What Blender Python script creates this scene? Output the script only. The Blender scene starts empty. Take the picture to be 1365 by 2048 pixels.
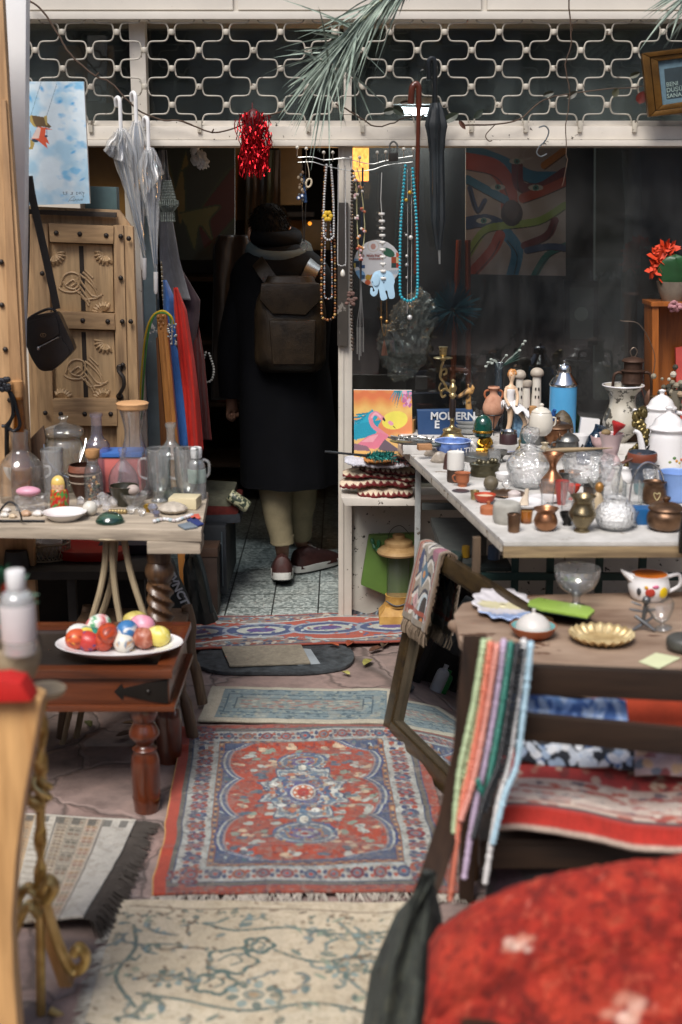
import bpy,bmesh,math,random
import numpy as np
from mathutils import Vector,Matrix
R=math.radians
scene=bpy.context.scene
COL=scene.collection
# camera, sky, sun, exposure
H,F,TH=1.74,2600.0,R(13.5)
cam_d=bpy.data.cameras.new("camera")
cam=bpy.data.objects.new("camera",cam_d)
COL.objects.link(cam)
cam.location=(0,0,H)
cam.rotation_euler=(R(90)-TH,0,0)
cam_d.sensor_fit='VERTICAL'
cam_d.sensor_height=36.0
cam_d.lens=36.0*F/2048.0
cam_d.clip_start,cam_d.clip_end=0.05,200
cam_d.dof.use_dof=True
cam_d.dof.focus_distance=5.35
cam_d.dof.aperture_fstop=2.3
scene.camera=cam
SUN_EL,SUN_AZ=54,200
world=bpy.data.worlds.new("World")
scene.world=world
world.use_nodes=True
wn=world.node_tree
sky=wn.nodes.new('ShaderNodeTexSky')
sky.sky_type='NISHITA'
sky.sun_disc=False
sky.sun_elevation=R(SUN_EL)
sky.sun_rotation=R(SUN_AZ)
sky.dust_density=3.0
wn.links.new(sky.outputs[0],wn.nodes['Background'].inputs[0])
wn.nodes['Background'].inputs[1].default_value=0.085
sun_d=bpy.data.lights.new("sun",'SUN')
sun_d.energy=2.3
sun_d.angle=R(28)
sun_d.color=(1.0,.965,.92)
sun=bpy.data.objects.new("sun",sun_d)
COL.objects.link(sun)
_d=Vector((math.sin(R(SUN_AZ))*math.cos(R(SUN_EL)),math.cos(R(SUN_AZ))*math.cos(R(SUN_EL)),math.sin(R(SUN_EL))))
sun.rotation_euler=_d.to_track_quat('Z','Y').to_euler()
vs=scene.view_settings
vs.view_transform,vs.look,vs.gamma,vs.use_curve_mapping='Standard','None',1.0,False
vs.exposure=0.75
cy=scene.cycles
cy.max_bounces,cy.transparent_max_bounces=10,24
cy.caustics_reflective=cy.caustics_refractive=False
# where a direction of the survey meets the place
ST,CT=math.sin(TH),math.cos(TH)
def ray(px,py):
 a,b=(px-682.5)/F,(1024-py)/F
 return Vector((a,CT+b*ST,-ST+b*CT))
def P(px,py,Y):
 d=ray(px,py);t=Y/d.y
 return Vector((d.x*t,Y,H+d.z*t))
class Stepped(float):pass
def G(px,py,z=0.0):
 if isinstance(z,Stepped)and py<=904:z=float(z)+.036
 z=float(z)
 d=ray(px,py);t=(z-H)/d.z
 return Vector((d.x*t,d.y*t,z))
def SC(p):
 return(p.y*CT-(p.z-H)*ST)/F
def hx(h):
 h=h.lstrip('#')
 v=[int(h[i:i+2],16)/255 for i in(0,2,4)]
 return tuple(c/12.92 if c<=.04045 else((c+.055)/1.055)**2.4 for c in v)
 # mesh collector
class MB:
 def __init__(s):s.v,s.f,s.c=[],[],None
 def add(s,vs,fs,col=None):
  n=len(s.v)
  s.v.extend([tuple(p)for p in vs])
  s.f.extend([tuple(i+n for i in f)for f in fs])
  if col is not None:
   if s.c is None:s.c=[(.5,.5,.5)]*n
   s.c.extend([col]*len(vs)if isinstance(col[0],(int,float))else[tuple(c)for c in col])
  elif s.c is not None:s.c.extend([(.5,.5,.5)]*len(vs))
  return s
 def bm(s,bm,col=None):
  bm.verts.ensure_lookup_table();bm.verts.index_update()
  s.add([v.co.copy()for v in bm.verts],[[v.index for v in f.verts]for f in bm.faces],col)
  bm.free();return s
 def box(s,c,d,rot=None,bev=.003,col=None):
  bm=bmesh.new();bmesh.ops.create_cube(bm,size=1)
  m=Matrix.Diagonal((d[0],d[1],d[2],1))
  bmesh.ops.transform(bm,matrix=m,verts=bm.verts)
  b=min(bev,min(d)*.3)
  if b>0:bmesh.ops.bevel(bm,geom=list(bm.edges),offset=b,segments=2,affect='EDGES',profile=.7)
  M_=Matrix.Translation(c)@(rot.to_4x4()if rot else Matrix())
  bmesh.ops.transform(bm,matrix=M_,verts=bm.verts)
  return s.bm(bm,col)
 def bx(s,x0,x1,y0,y1,z0,z1,bev=.003,col=None):
  return s.box(((x0+x1)/2,(y0+y1)/2,(z0+z1)/2),(x1-x0,y1-y0,z1-z0),None,bev,col)
 def prism(s,pts,ext,bev=.002,col=None):
  """closed outline pts (3d, planar) pushed along ext"""
  bm=bmesh.new();e=Vector(ext)
  a=[bm.verts.new(p)for p in pts];b=[bm.verts.new(Vector(p)+e)for p in pts]
  n=len(pts)
  bm.faces.new(a);bm.faces.new(b[::-1])
  for i in range(n):bm.faces.new((a[i],b[i],b[(i+1)%n],a[(i+1)%n]))
  bmesh.ops.recalc_face_normals(bm,faces=bm.faces)
  if bev>0:bmesh.ops.bevel(bm,geom=list(bm.edges),offset=bev,segments=2,affect='EDGES',profile=.7,clamp_overlap=True)
  return s.bm(bm,col)
 def slab(s,pts,Y,d,bev=.002,col=None):
  return s.prism([P(x,y,Y)for x,y in pts],(0,d,0),bev,col)
 def tube(s,pts,r,seg=8,closed=False,col=None,cap=True,flat=None):
  pts=[Vector(p)for p in pts];n=len(pts)
  rr=r if isinstance(r,(list,tuple))else[r]*n
  vs,fs=[],[]
  ref=None
  for i,p in enumerate(pts):
   if closed:t=pts[(i+1)%n]-pts[i-1]
   else:t=pts[min(i+1,n-1)]-pts[max(i-1,0)]
   if t.length<1e-9:t=Vector((0,0,1))
   t.normalize()
   if ref is None:
    ref=Vector((0,1,0))if abs(t.y)<.9 else Vector((1,0,0))
   u=ref-t*ref.dot(t)
   if u.length<1e-6:u=t.orthogonal()
   u.normalize();ref=u;w=t.cross(u)
   for k in range(seg):
    a=2*math.pi*k/seg
    vs.append(p+u*(math.cos(a)*rr[i]*(flat or 1))+w*(math.sin(a)*rr[i]))
  m=n if closed else n-1
  for i in range(m):
   j=(i+1)%n
   for k in range(seg):
    l=(k+1)%seg
    fs.append((i*seg+k,i*seg+l,j*seg+l,j*seg+k))
  if cap and not closed:
   fs.append(tuple(range(seg))[::-1]);fs.append(tuple((n-1)*seg+k for k in range(seg)))
  return s.add(vs,fs,col)
 def lathe(s,prof,o=(0,0,0),sc=1.0,seg=28,mat=None,col=None,wob=None,squash=1.0):
  """prof (r,h) revolved about z; wob(angle,h)->radius factor"""
  vs,fs,ring=[],[],[]
  cols=[]if callable(col)else None
  o=Vector(o)
  for r,h in prof:
   if r<1e-6:
    ring.append((len(vs),1));vs.append(Vector((0,0,h*sc)))
    if cols is not None:cols.append(col(0,h,0))
   else:
    ring.append((len(vs),seg))
    for k in range(seg):
     a=2*math.pi*k/seg
     q=r*(wob(a,h)if wob else 1)
     vs.append(Vector((math.cos(a)*q*sc,math.sin(a)*q*sc*squash,h*sc)))
     if cols is not None:cols.append(col(a,h,q))
  for(a,n),(b,m)in zip(ring,ring[1:]):
   for k in range(seg):
    l=(k+1)%seg
    if n==1 and m==1:continue
    if n==1:fs.append((a,b+l,b+k))
    elif m==1:fs.append((a+k,a+l,b))
    else:fs.append((a+k,a+l,b+l,b+k))
  M_=mat or Matrix()
  return s.add([o+(M_@v)for v in vs],fs,cols if cols is not None else col)
 def ball(s,c,r,seg=14,rings=9,col=None,rot=None):
  rx,ry,rz=(r,r,r)if isinstance(r,(int,float))else r
  prof=[(math.sin(math.pi*i/rings),-math.cos(math.pi*i/rings))for i in range(rings+1)]
  prof[0]=(0,-1);prof[-1]=(0,1)
  M_=(rot.to_4x4()if rot else Matrix())@Matrix.Diagonal((rx,ry,rz,1))
  return s.lathe(prof,c,1,seg,M_.to_3x3(),col)
 def loft(s,rings,cap=True,col=None,closed=True):
  vs,fs=[],[];n=len(rings[0])
  for r in rings:vs.extend(r)
  for i in range(len(rings)-1):
   for k in range(n if closed else n-1):
    l=(k+1)%n
    fs.append((i*n+k,i*n+l,(i+1)*n+l,(i+1)*n+k))
  if cap and closed:
   fs.append(tuple(range(n))[::-1]);fs.append(tuple((len(rings)-1)*n+k for k in range(n)))
  return s.add(vs,fs,col)
def cr(pts,n=4,closed=False):
 """Catmull-Rom through pts; a doubled point keeps a corner"""
 pts=[Vector(p)for p in pts];m=len(pts);out=[]
 for i in range(m if closed else m-1):
  p1,p2=pts[i],pts[(i+1)%m]
  p0=pts[i-1]if(closed or i>0)else p1
  p3=pts[(i+2)%m]if(closed or i+2<m)else p2
  if(p1-p2).length<1e-9:continue
  for k in range(n):
   t=k/n
   out.append(.5*((2*p1)+(p2-p0)*t+(2*p0-5*p1+4*p2-p3)*t*t+(3*p1-p0-3*p2+p3)*t**3))
 if not closed:out.append(pts[-1])
 return out
def prof(pts,n=3):
 return[(max(0,p.x),p.y)for p in cr([(a,b,0)for a,b in pts],n)]
def shell(pts,th,n=3):
 """open vessel: outer profile then its inside"""
 o=prof(pts,n)
 inn=[(max(0.0,r-th),max(h,o[0][1]+th))for r,h in o if r>th*.5]
 inn=[q for q in inn[::-1]]
 if o[0][0]>1e-6:o=[(0,o[0][1])]+o
 return o+inn+[(0,inn[-1][1])]
 # linking
def mesh_of(name,mb,mat,origin=(0,0,0),smooth=True,ang=38):
 me=bpy.data.meshes.new(name)
 o=Vector(origin)
 me.from_pydata([(p[0]-o.x,p[1]-o.y,p[2]-o.z)for p in mb.v],[],mb.f)
 if mb.c is not None:
  a=me.color_attributes.new('Col','FLOAT_COLOR','POINT')
  arr=np.ones((len(mb.v),4),dtype=np.float32);arr[:,:3]=np.array(mb.c,dtype=np.float32)
  a.data.foreach_set('color',arr.ravel())
 bm=bmesh.new();bm.from_mesh(me);bmesh.ops.recalc_face_normals(bm,faces=bm.faces);bm.to_mesh(me);bm.free()
 if smooth:
  me.polygons.foreach_set('use_smooth',[True]*len(me.polygons))
  me.set_sharp_from_angle(angle=R(ang))
 me.materials.append(mat)
 me.update()
 return me
def tag(o,label=None,cat=None,group=None,kind=None):
 if label:o['label']=label
 if cat:o['category']=cat
 if group:o['group']=group
 if kind:o['kind']=kind
 return o
def thing(name,label,cat,loc=(0,0,0),group=None):
 o=bpy.data.objects.new(name,None);COL.objects.link(o)
 o.empty_display_size=.05;o.location=loc
 return tag(o,label,cat,group)
def part(root,name,mb,mat,smooth=True,sub=None,label=None,ang=38):
 """mb in world coordinates; root may be a thing or a part"""
 top=root
 org=Vector((0,0,0))
 q=root
 while q is not None:org+=q.location;q=q.parent
 o=bpy.data.objects.new(name,mesh_of(name,mb,mat,org,smooth,ang));COL.objects.link(o)
 o.parent=root
 if label:o['label']=label
 return o
def solo(name,label,cat,mb,mat,group=None,smooth=True,kind=None,ang=38):
 v=np.array([tuple(p)for p in mb.v])
 org=((v[:,0].min()+v[:,0].max())/2,(v[:,1].min()+v[:,1].max())/2,v[:,2].min())
 o=bpy.data.objects.new(name,mesh_of(name,mb,mat,org,smooth,ang));COL.objects.link(o)
 o.location=org
 return tag(o,label,cat,group,kind)
def solidify(o,t,off=-1):
 m=o.modifiers.new('thick','SOLIDIFY');m.thickness=t;m.offset=off
 return o
 # materials
def _new(name):
 m=bpy.data.materials.new(name);m.use_nodes=True
 nt=m.node_tree;b=nt.nodes['Principled BSDF']
 return m,nt,b,nt.nodes.new,nt.links.new
def _rgba(c):
 c=hx(c)if isinstance(c,str)else c
 return(*c,1)
def _coords(N,L,scale=(1,1,1)):
 tc=N('ShaderNodeTexCoord');mp=N('ShaderNodeMapping')
 mp.inputs['Scale'].default_value=scale
 L(tc.outputs['Object'],mp.inputs['Vector']);return mp.outputs['Vector']
def _noise(N,L,vec,scale,detail=4,rough=.6,dist=0):
 n=N('ShaderNodeTexNoise');n.inputs['Scale'].default_value=scale
 n.inputs['Detail'].default_value=detail;n.inputs['Roughness'].default_value=rough
 n.inputs['Distortion'].default_value=dist
 L(vec,n.inputs['Vector']);return n.outputs['Fac']
def _ramp(N,L,fac,stops):
 r=N('ShaderNodeValToRGB');e=r.color_ramp.elements
 while len(e)<len(stops):e.new(.5)
 for q,(p,c)in zip(e,stops):q.position=p;q.color=_rgba(c)
 L(fac,r.inputs[0]);return r.outputs[0]
def _mix(N,L,fac,a,b,mode='MIX'):
 m=N('ShaderNodeMix');m.data_type='RGBA';m.blend_type=mode
 for i,v in((0,fac),(6,a),(7,b)):
  if hasattr(v,'is_linked')or hasattr(v,'links'):L(v,m.inputs[i])
  elif i==0:m.inputs[0].default_value=v
  else:m.inputs[i].default_value=_rgba(v)
 return m.outputs[2]
def _bump(N,L,b,h,strength,dist=.004):
 u=N('ShaderNodeBump');u.inputs['Strength'].default_value=strength;u.inputs['Distance'].default_value=dist
 L(h,u.inputs['Height']);L(u.outputs[0],b.inputs['Normal'])
def dk(c,f):
 c=hx(c)if isinstance(c,str)else c
 return tuple(min(1,x*f)for x in c)
MATS={}
def mat(col,rough=.55,metal=0.0,var=.25,scale=9,bump=.12,bscale=70,col2=None,chips=None,chip_at=.66,chip_scale=28,sheen=0,coat=0,stretch=(1,1,1),spec=.5):
 key=('m',col,rough,metal,var,scale,bump,bscale,col2,chips,chip_at,chip_scale,sheen,coat,stretch,spec)
 if key in MATS:return MATS[key]
 m,nt,b,N,L=_new('surface_%d'%len(MATS))
 v=_coords(N,L,stretch)
 f=_noise(N,L,v,scale,6)
 base=_ramp(N,L,f,[(.3,dk(col,1-var)),(.7,col2 or dk(col,1+var*.35))])
 rr=rough
 if chips:
  cf=_noise(N,L,v,chip_scale,5,.65)
  k=N('ShaderNodeMath');k.operation='GREATER_THAN';k.inputs[1].default_value=chip_at
  L(cf,k.inputs[0]);base=_mix(N,L,k.outputs[0],base,chips)
 L(base,b.inputs['Base Color'])
 b.inputs['Metallic'].default_value=metal;b.inputs['Specular IOR Level'].default_value=spec
 rf=N('ShaderNodeMapRange');rf.inputs['To Min'].default_value=max(.03,rough*.75);rf.inputs['To Max'].default_value=min(1,rough*1.25)
 L(_noise(N,L,v,scale*2.3,3),rf.inputs['Value']);L(rf.outputs[0],b.inputs['Roughness'])
 if sheen:
  b.inputs['Sheen Weight'].default_value=sheen;b.inputs['Sheen Roughness'].default_value=.4
  b.inputs['Sheen Tint'].default_value=_rgba(col)
 if coat:b.inputs['Coat Weight'].default_value=coat;b.inputs['Coat Roughness'].default_value=.12
 if bump:_bump(N,L,b,_noise(N,L,v,bscale,4),bump)
 MATS[key]=m;return m
def wood(c1,c2,axis='z',rough=.55,scale=9,coat=0,dark=None,bump=.25):
 key=('w',c1,c2,axis,rough,scale,coat,dark)
 if key in MATS:return MATS[key]
 m,nt,b,N,L=_new('timber_%d'%len(MATS))
 s={'x':(.09,1,1),'y':(1,.09,1),'z':(1,1,.09)}[axis]
 v=_coords(N,L,s)
 f=_noise(N,L,v,scale*2.2,8,.62,1.4)
 f2=_noise(N,L,v,scale*11,4,.6)
 base=_ramp(N,L,f,[(.28,c1),(.52,dk(c2,.85)),(.72,c2)])
 base=_mix(N,L,.35,base,_ramp(N,L,f2,[(.35,dk(c1,.6)),(.6,c2)]),'MULTIPLY')if False else _mix(N,L,.3,base,_ramp(N,L,f2,[(.38,dk(c1,.55)),(.58,c2)]))
 if dark:
  big=_noise(N,L,_coords(N,L,tuple(x*1.0 if x<1 else 1 for x in s)),5,5,.65)
  base=_mix(N,L,_ramp(N,L,big,[(.56,'#000000'),(.70,'#ffffff')]),base,dark)
 L(base,b.inputs['Base Color']);b.inputs['Roughness'].default_value=rough
 if coat:b.inputs['Coat Weight'].default_value=coat;b.inputs['Coat Roughness'].default_value=.15
 _bump(N,L,b,f2,bump,.002)
 MATS[key]=m;return m
def painted(rough=.7,bump=.15,bscale=220,sheen=0,coat=0,metal=0,var=.12,weave=0,key=''):
 k_=('p',rough,bump,bscale,sheen,coat,metal,var,weave,key)
 if k_ in MATS:return MATS[k_]
 m,nt,b,N,L=_new('coloured_%d'%len(MATS))
 a=N('ShaderNodeAttribute');a.attribute_name='Col'
 v=_coords(N,L)
 f=_noise(N,L,v,22,5)
 base=_mix(N,L,1.0,a.outputs['Color'],_ramp(N,L,f,[(.3,(1-var,)*3),(.7,(1,1,1))]),'MULTIPLY')
 L(base,b.inputs['Base Color']);b.inputs['Roughness'].default_value=rough;b.inputs['Metallic'].default_value=metal
 if sheen:b.inputs['Sheen Weight'].default_value=sheen
 if coat:b.inputs['Coat Weight'].default_value=coat;b.inputs['Coat Roughness'].default_value=.1
 if bump:_bump(N,L,b,_noise(N,L,v,bscale,4),bump,.003)
 MATS[k_]=m;return m
def glass(tint='#f2f6f5',gloss=.06,edge='#9fb0ad',haze=.05,rough=.03,bump=0,bscale=60,hazecol='#ffffff',refl_haze=0):
 """clear glass: sees through, mirrors more and tints more at a glancing angle"""
 key=('g',tint,gloss,edge,haze,rough,bump,bscale,hazecol,refl_haze)
 if key in MATS:return MATS[key]
 m,nt,b,N,L=_new('glass_%d'%len(MATS));nt.nodes.remove(b)
 out=nt.nodes['Material Output']
 lw=N('ShaderNodeLayerWeight');lw.inputs[0].default_value=.35
 tr=N('ShaderNodeBsdfTransparent');t1=tuple(c**.4 for c in hx(tint));t2=tuple(c**.75 for c in hx(edge))
 L(_ramp(N,L,lw.outputs['Facing'],[(.25,t1),(.98,t2)]),tr.inputs[0])
 gl=N('ShaderNodeBsdfGlossy');gl.inputs['Roughness'].default_value=rough
 df=N('ShaderNodeBsdfDiffuse');df.inputs[0].default_value=_rgba(hazecol)
 fr=N('ShaderNodeLayerWeight');fr.inputs[0].default_value=.5
 pw=N('ShaderNodeMath');pw.operation='POWER';pw.inputs[1].default_value=4;L(fr.outputs['Facing'],pw.inputs[0])
 sc_=N('ShaderNodeMath');sc_.operation='MULTIPLY_ADD';sc_.inputs[1].default_value=.95;sc_.inputs[2].default_value=.04;L(pw.outputs[0],sc_.inputs[0])
 if bump:
  u=N('ShaderNodeBump');u.inputs['Strength'].default_value=bump;u.inputs['Distance'].default_value=.006
  vo=N('ShaderNodeTexVoronoi');vo.inputs['Scale'].default_value=bscale
  L(_coords(N,L),vo.inputs['Vector']);L(vo.outputs['Distance'],u.inputs['Height'])
  for q in(gl,df,fr,lw):L(u.outputs[0],q.inputs['Normal'])
 ad=N('ShaderNodeMath');ad.operation='ADD';ad.use_clamp=True;ad.inputs[1].default_value=gloss*.35
 L(sc_.outputs[0],ad.inputs[0])
 m1=N('ShaderNodeMixShader');m1.inputs[0].default_value=haze*.5;L(tr.outputs[0],m1.inputs[1])
 if refl_haze:  # uneven haze painted into the pane in place of reflections
  r_=N('ShaderNodeMapRange');r_.inputs['From Min'].default_value=.42;r_.inputs['From Max'].default_value=.75;r_.inputs['To Min'].default_value=haze*.25;r_.inputs['To Max'].default_value=refl_haze
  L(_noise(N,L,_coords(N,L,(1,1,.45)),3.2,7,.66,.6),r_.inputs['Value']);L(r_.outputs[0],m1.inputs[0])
 L(df.outputs[0],m1.inputs[2])
 m2=N('ShaderNodeMixShader');L(ad.outputs[0],m2.inputs[0]);L(m1.outputs[0],m2.inputs[1]);L(gl.outputs[0],m2.inputs[2])
 L(m2.outputs[0],out.inputs[0])
 MATS[key]=m;return m
def glow(col,strength):
 m,nt,b,N,L=_new('lamp_glow')
 b.inputs['Base Color'].default_value=_rgba(col);b.inputs['Emission Color'].default_value=_rgba(col)
 b.inputs['Emission Strength'].default_value=strength
 f=_noise(N,L,_coords(N,L),55,3)
 L(_ramp(N,L,f,[(.35,dk(col,.55)),(.65,col)]),b.inputs['Emission Color'])
 return m
 # pattern painter on a grid
class Canvas:
 def __init__(s,X,Y,base,seed=1):
  s.X,s.Y=X,Y;s.C=np.empty(X.shape+(3,));s.C[:]=hx(base);s.r=random.Random(seed);s.n=np.random.RandomState(seed)
 def put(s,m,c,a=1.0):
  c=np.array(hx(c)if isinstance(c,str)else c)
  m=np.clip(m.astype(float),0,1)[...,None]*a
  s.C=s.C*(1-m)+c*m;return s
 def rect(s,x0,x1,y0,y1,c,a=1):return s.put((s.X>=x0)&(s.X<=x1)&(s.Y>=y0)&(s.Y<=y1),c,a)
 def ell(s,x,y,rx,ry,c,rot=0,a=1,ring=None,soft=0):
  dx,dy=s.X-x,s.Y-y;ca,sa=math.cos(rot),math.sin(rot)
  d=np.sqrt(((dx*ca+dy*sa)/rx)**2+((-dx*sa+dy*ca)/ry)**2)
  if ring:return s.put((d<=1)&(d>=ring),c,a)
  if soft:return s.put(np.clip((1-d)/soft,0,1),c,a)
  return s.put(d<=1,c,a)
 def poly(s,pts,c,a=1):
  inside=np.zeros(s.X.shape,bool);n=len(pts)
  for i in range(n):
   (x1,y1),(x2,y2)=pts[i],pts[(i+1)%n]
   if y1==y2:continue
   inside^=((s.Y>min(y1,y2))&(s.Y<=max(y1,y2))&(s.X<(s.Y-y1)*(x2-x1)/(y2-y1)+x1))
  return s.put(inside,c,a)
 def dist(s,pts):
  D=np.full(s.X.shape,1e9)
  for(x1,y1),(x2,y2)in zip(pts,pts[1:]):
   dx,dy=x2-x1,y2-y1;l=dx*dx+dy*dy+1e-12
   t=np.clip(((s.X-x1)*dx+(s.Y-y1)*dy)/l,0,1)
   D=np.minimum(D,np.hypot(s.X-x1-t*dx,s.Y-y1-t*dy))
  return D
 def line(s,pts,w,c,a=1):return s.put(s.dist(pts)<=w/2,c,a)
 def curve(s,pts,w,c,a=1):return s.line([(p.x,p.y)for p in cr([(x,y,0)for x,y in pts],5)],w,c,a)
 def flower(s,x,y,r,c1,c2,n=6):
  for k in range(n):
   t=2*math.pi*k/n+.3
   s.ell(x+math.cos(t)*r*.6,y+math.sin(t)*r*.6,r*.42,r*.42,c1)
  return s.ell(x,y,r*.38,r*.38,c2)
 def grain(s,a=.12):
  s.C=np.clip(s.C*(1+s.n.uniform(-a,a,s.X.shape))[...,None],0,1);return s
def grid_mb(Pts,C=None,mb=None):
 m,n=Pts.shape[:2]
 idx=np.arange(m*n).reshape(m,n)
 f=np.stack([idx[:-1,:-1],idx[:-1,1:],idx[1:,1:],idx[1:,:-1]],-1).reshape(-1,4)
 mb=mb or MB()
 return mb.add(Pts.reshape(-1,3).tolist(),f.tolist(),None if C is None else C.reshape(-1,3).tolist())
def bil(c00,c10,c11,c01,U,V):
 c=[np.array(q,float)for q in(c00,c10,c11,c01)]
 U,V=U[...,None],V[...,None]
 return c[0]*(1-U)*(1-V)+c[1]*U*(1-V)+c[2]*U*V+c[3]*(1-U)*V
def uv(n,m):
 return np.meshgrid(np.linspace(0,1,n),np.linspace(0,1,m))
def vnoise(X,Y,s,seed=0,oct=3):
 """smooth value noise on arrays"""
 out=np.zeros(X.shape);amp=1;tot=0
 for o in range(oct):
  rs=np.random.RandomState(seed+o);T=rs.rand(64,64)
  x,y=X*s*2**o+100,Y*s*2**o+100
  xi,yi=np.floor(x).astype(int),np.floor(y).astype(int);fx,fy=x-xi,y-yi
  fx,fy=fx*fx*(3-2*fx),fy*fy*(3-2*fy)
  g=lambda a,b:T[a%64,b%64]
  out+=amp*(g(xi,yi)*(1-fx)*(1-fy)+g(xi+1,yi)*fx*(1-fy)+g(xi,yi+1)*(1-fx)*fy+g(xi+1,yi+1)*fx*fy)
  tot+=amp;amp*=.5
 return out/tot
def picture(pts,Y,base,n,m,paint,th=.02,seed=1,Ydx=0):
 """flat painted board: four survey corners (tl,tr,br,bl) at depth Y; paint(canvas) draws in survey units"""
 U,V=uv(n,m)
 (x0,y0),(x1,y1),(x2,y2),(x3,y3)=pts
 X=(x0*(1-U)+x1*U)*(1-V)+(x3*(1-U)+x2*U)*V
 Yp=(y0*(1-U)+y1*U)*(1-V)+(y3*(1-U)+y2*U)*V
 c=Canvas(X,Yp,base,seed);paint(c)
 q=[P(x,y,Y)for x,y in pts]
 Pts=bil(q[0],q[1],q[2],q[3],U,V)
 mb=grid_mb(Pts,c.C)
 e=Vector((0,th,0))
 for a,b in((0,1),(1,2),(2,3),(3,0)):
  mb.add([q[a],q[b],q[b]+e,q[a]+e],[(0,1,2,3)],hx('#d8d6cf'))
 mb.add([p+e for p in q],[(0,1,2,3)],hx('#b9b3a6'))
 return mb
def text_mb(txt,o,right,up,size,depth=.0008,mb=None,align='LEFT',col=None,bold=0):
 cu=bpy.data.curves.new('t','FONT');cu.body=txt;cu.size=size;cu.extrude=depth;cu.align_x=align;cu.offset=bold
 ob=bpy.data.objects.new('t',cu);COL.objects.link(ob)
 dg=bpy.context.evaluated_depsgraph_get();me=ob.evaluated_get(dg).to_mesh()
 r,u=Vector(right).normalized(),Vector(up).normalized();nrm=r.cross(u)
 mb=mb or MB()
 mb.add([Vector(o)+r*v.co.x+u*v.co.y+nrm*v.co.z for v in me.vertices],[tuple(p.vertices)for p in me.polygons],col)
 ob.evaluated_get(dg).to_mesh_clear();bpy.data.objects.remove(ob);bpy.data.curves.remove(cu)
 return mb
def beads(pts,r,cols,mb=None,gap=2.05,seg=8,jit=0,seed=0,squash=1):
 """balls threaded evenly along a path"""
 mb=mb or MB();rs=random.Random(seed)
 pts=[Vector(p)for p in pts];acc=0;nxt=0;i=0
 for a,b in zip(pts,pts[1:]):
  l=(b-a).length
  while nxt<=acc+l and l>0:
   q=a.lerp(b,(nxt-acc)/l)
   rr=r*(1+rs.uniform(-jit,jit))
   c=cols[i%len(cols)]if isinstance(cols,list)else cols
   mb.ball(q,(rr,rr,rr*squash),seg,5,hx(c)if isinstance(c,str)else c);i+=1
   nxt+=rr*gap*squash
  acc+=l
 return mb
def loop(x,y0,w,y1,Y,n=26,wtop=None):
 """hanging loop in survey units: from (x,y0) down to y1, w wide"""
 wt=w*.45 if wtop is None else wtop
 L_=[(x-wt/2,y0),(x-w*.46,y0+(y1-y0)*.45),(x-w/2,y1-w*.7),(x-w*.33,y1-w*.16),(x,y1),(x+w*.33,y1-w*.16),(x+w/2,y1-w*.7),(x+w*.46,y0+(y1-y0)*.45),(x+wt/2,y0)]
 return cr([P(a,b,Y)for a,b in L_],6)
 # ground and shop floor
def Z(py,Y):return P(682,py,Y).z
def XA(px,py,Y):return P(px,py,Y).x
def paving():
 m,nt,b,N,L=_new('crazy_paving')
 v=_coords(N,L)
 w=_noise(N,L,v,3.2,4)
 mv=N('ShaderNodeVectorMath');mv.operation='MULTIPLY_ADD'
 cb=N('ShaderNodeCombineXYZ');L(w,cb.inputs[0]);L(_noise(N,L,v,4.1,3),cb.inputs[1])
 L(cb.outputs[0],mv.inputs[0]);mv.inputs[1].default_value=(.22,.22,0);L(v,mv.inputs[2])
 ve=N('ShaderNodeTexVoronoi');ve.feature='DISTANCE_TO_EDGE';ve.inputs['Scale'].default_value=3.1
 vf=N('ShaderNodeTexVoronoi');vf.inputs['Scale'].default_value=3.1
 L(mv.outputs[0],ve.inputs['Vector']);L(mv.outputs[0],vf.inputs['Vector'])
 sp=N('ShaderNodeSeparateColor');L(vf.outputs['Color'],sp.inputs[0])
 stone=_ramp(N,L,sp.outputs[0],[(0,'#6d6360'),(.35,'#8a716a'),(.65,'#7d706c'),(1,'#94756c')])
 dirt=_noise(N,L,v,9,8,.7)
 stone=_mix(N,L,.55,stone,_ramp(N,L,dirt,[(.3,'#4c4643'),(.5,'#8b7c76'),(.75,'#b39a90')]))
 wet=_noise(N,L,v,1.7,4)
 stone=_mix(N,L,_ramp(N,L,wet,[(.45,'#000000'),(.7,'#a0a0a0')]),stone,'#4a4745')
 jn=_ramp(N,L,ve.outputs['Distance'],[(.006,'#cccccc'),(.022,'#000000')])
 base=_mix(N,L,jn,stone,'#3d3733')
 L(base,b.inputs['Base Color']);b.inputs['Roughness'].default_value=.62
 h=N('ShaderNodeMath');h.operation='MULTIPLY_ADD';h.inputs[1].default_value=.25
 L(dirt,h.inputs[0]);q=_ramp(N,L,ve.outputs['Distance'],[(.0,'#000000'),(.06,'#ffffff')]);L(q,h.inputs[2])
 _bump(N,L,b,h.outputs[0],.55,.012)
 return m
g=MB().add([(-14,-16,0),(14,-16,0),(14,5.27,0),(-14,5.27,0)],[(0,1,2,3)])
solo('ground',None,None,g,paving(),kind='structure',smooth=False)
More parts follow.
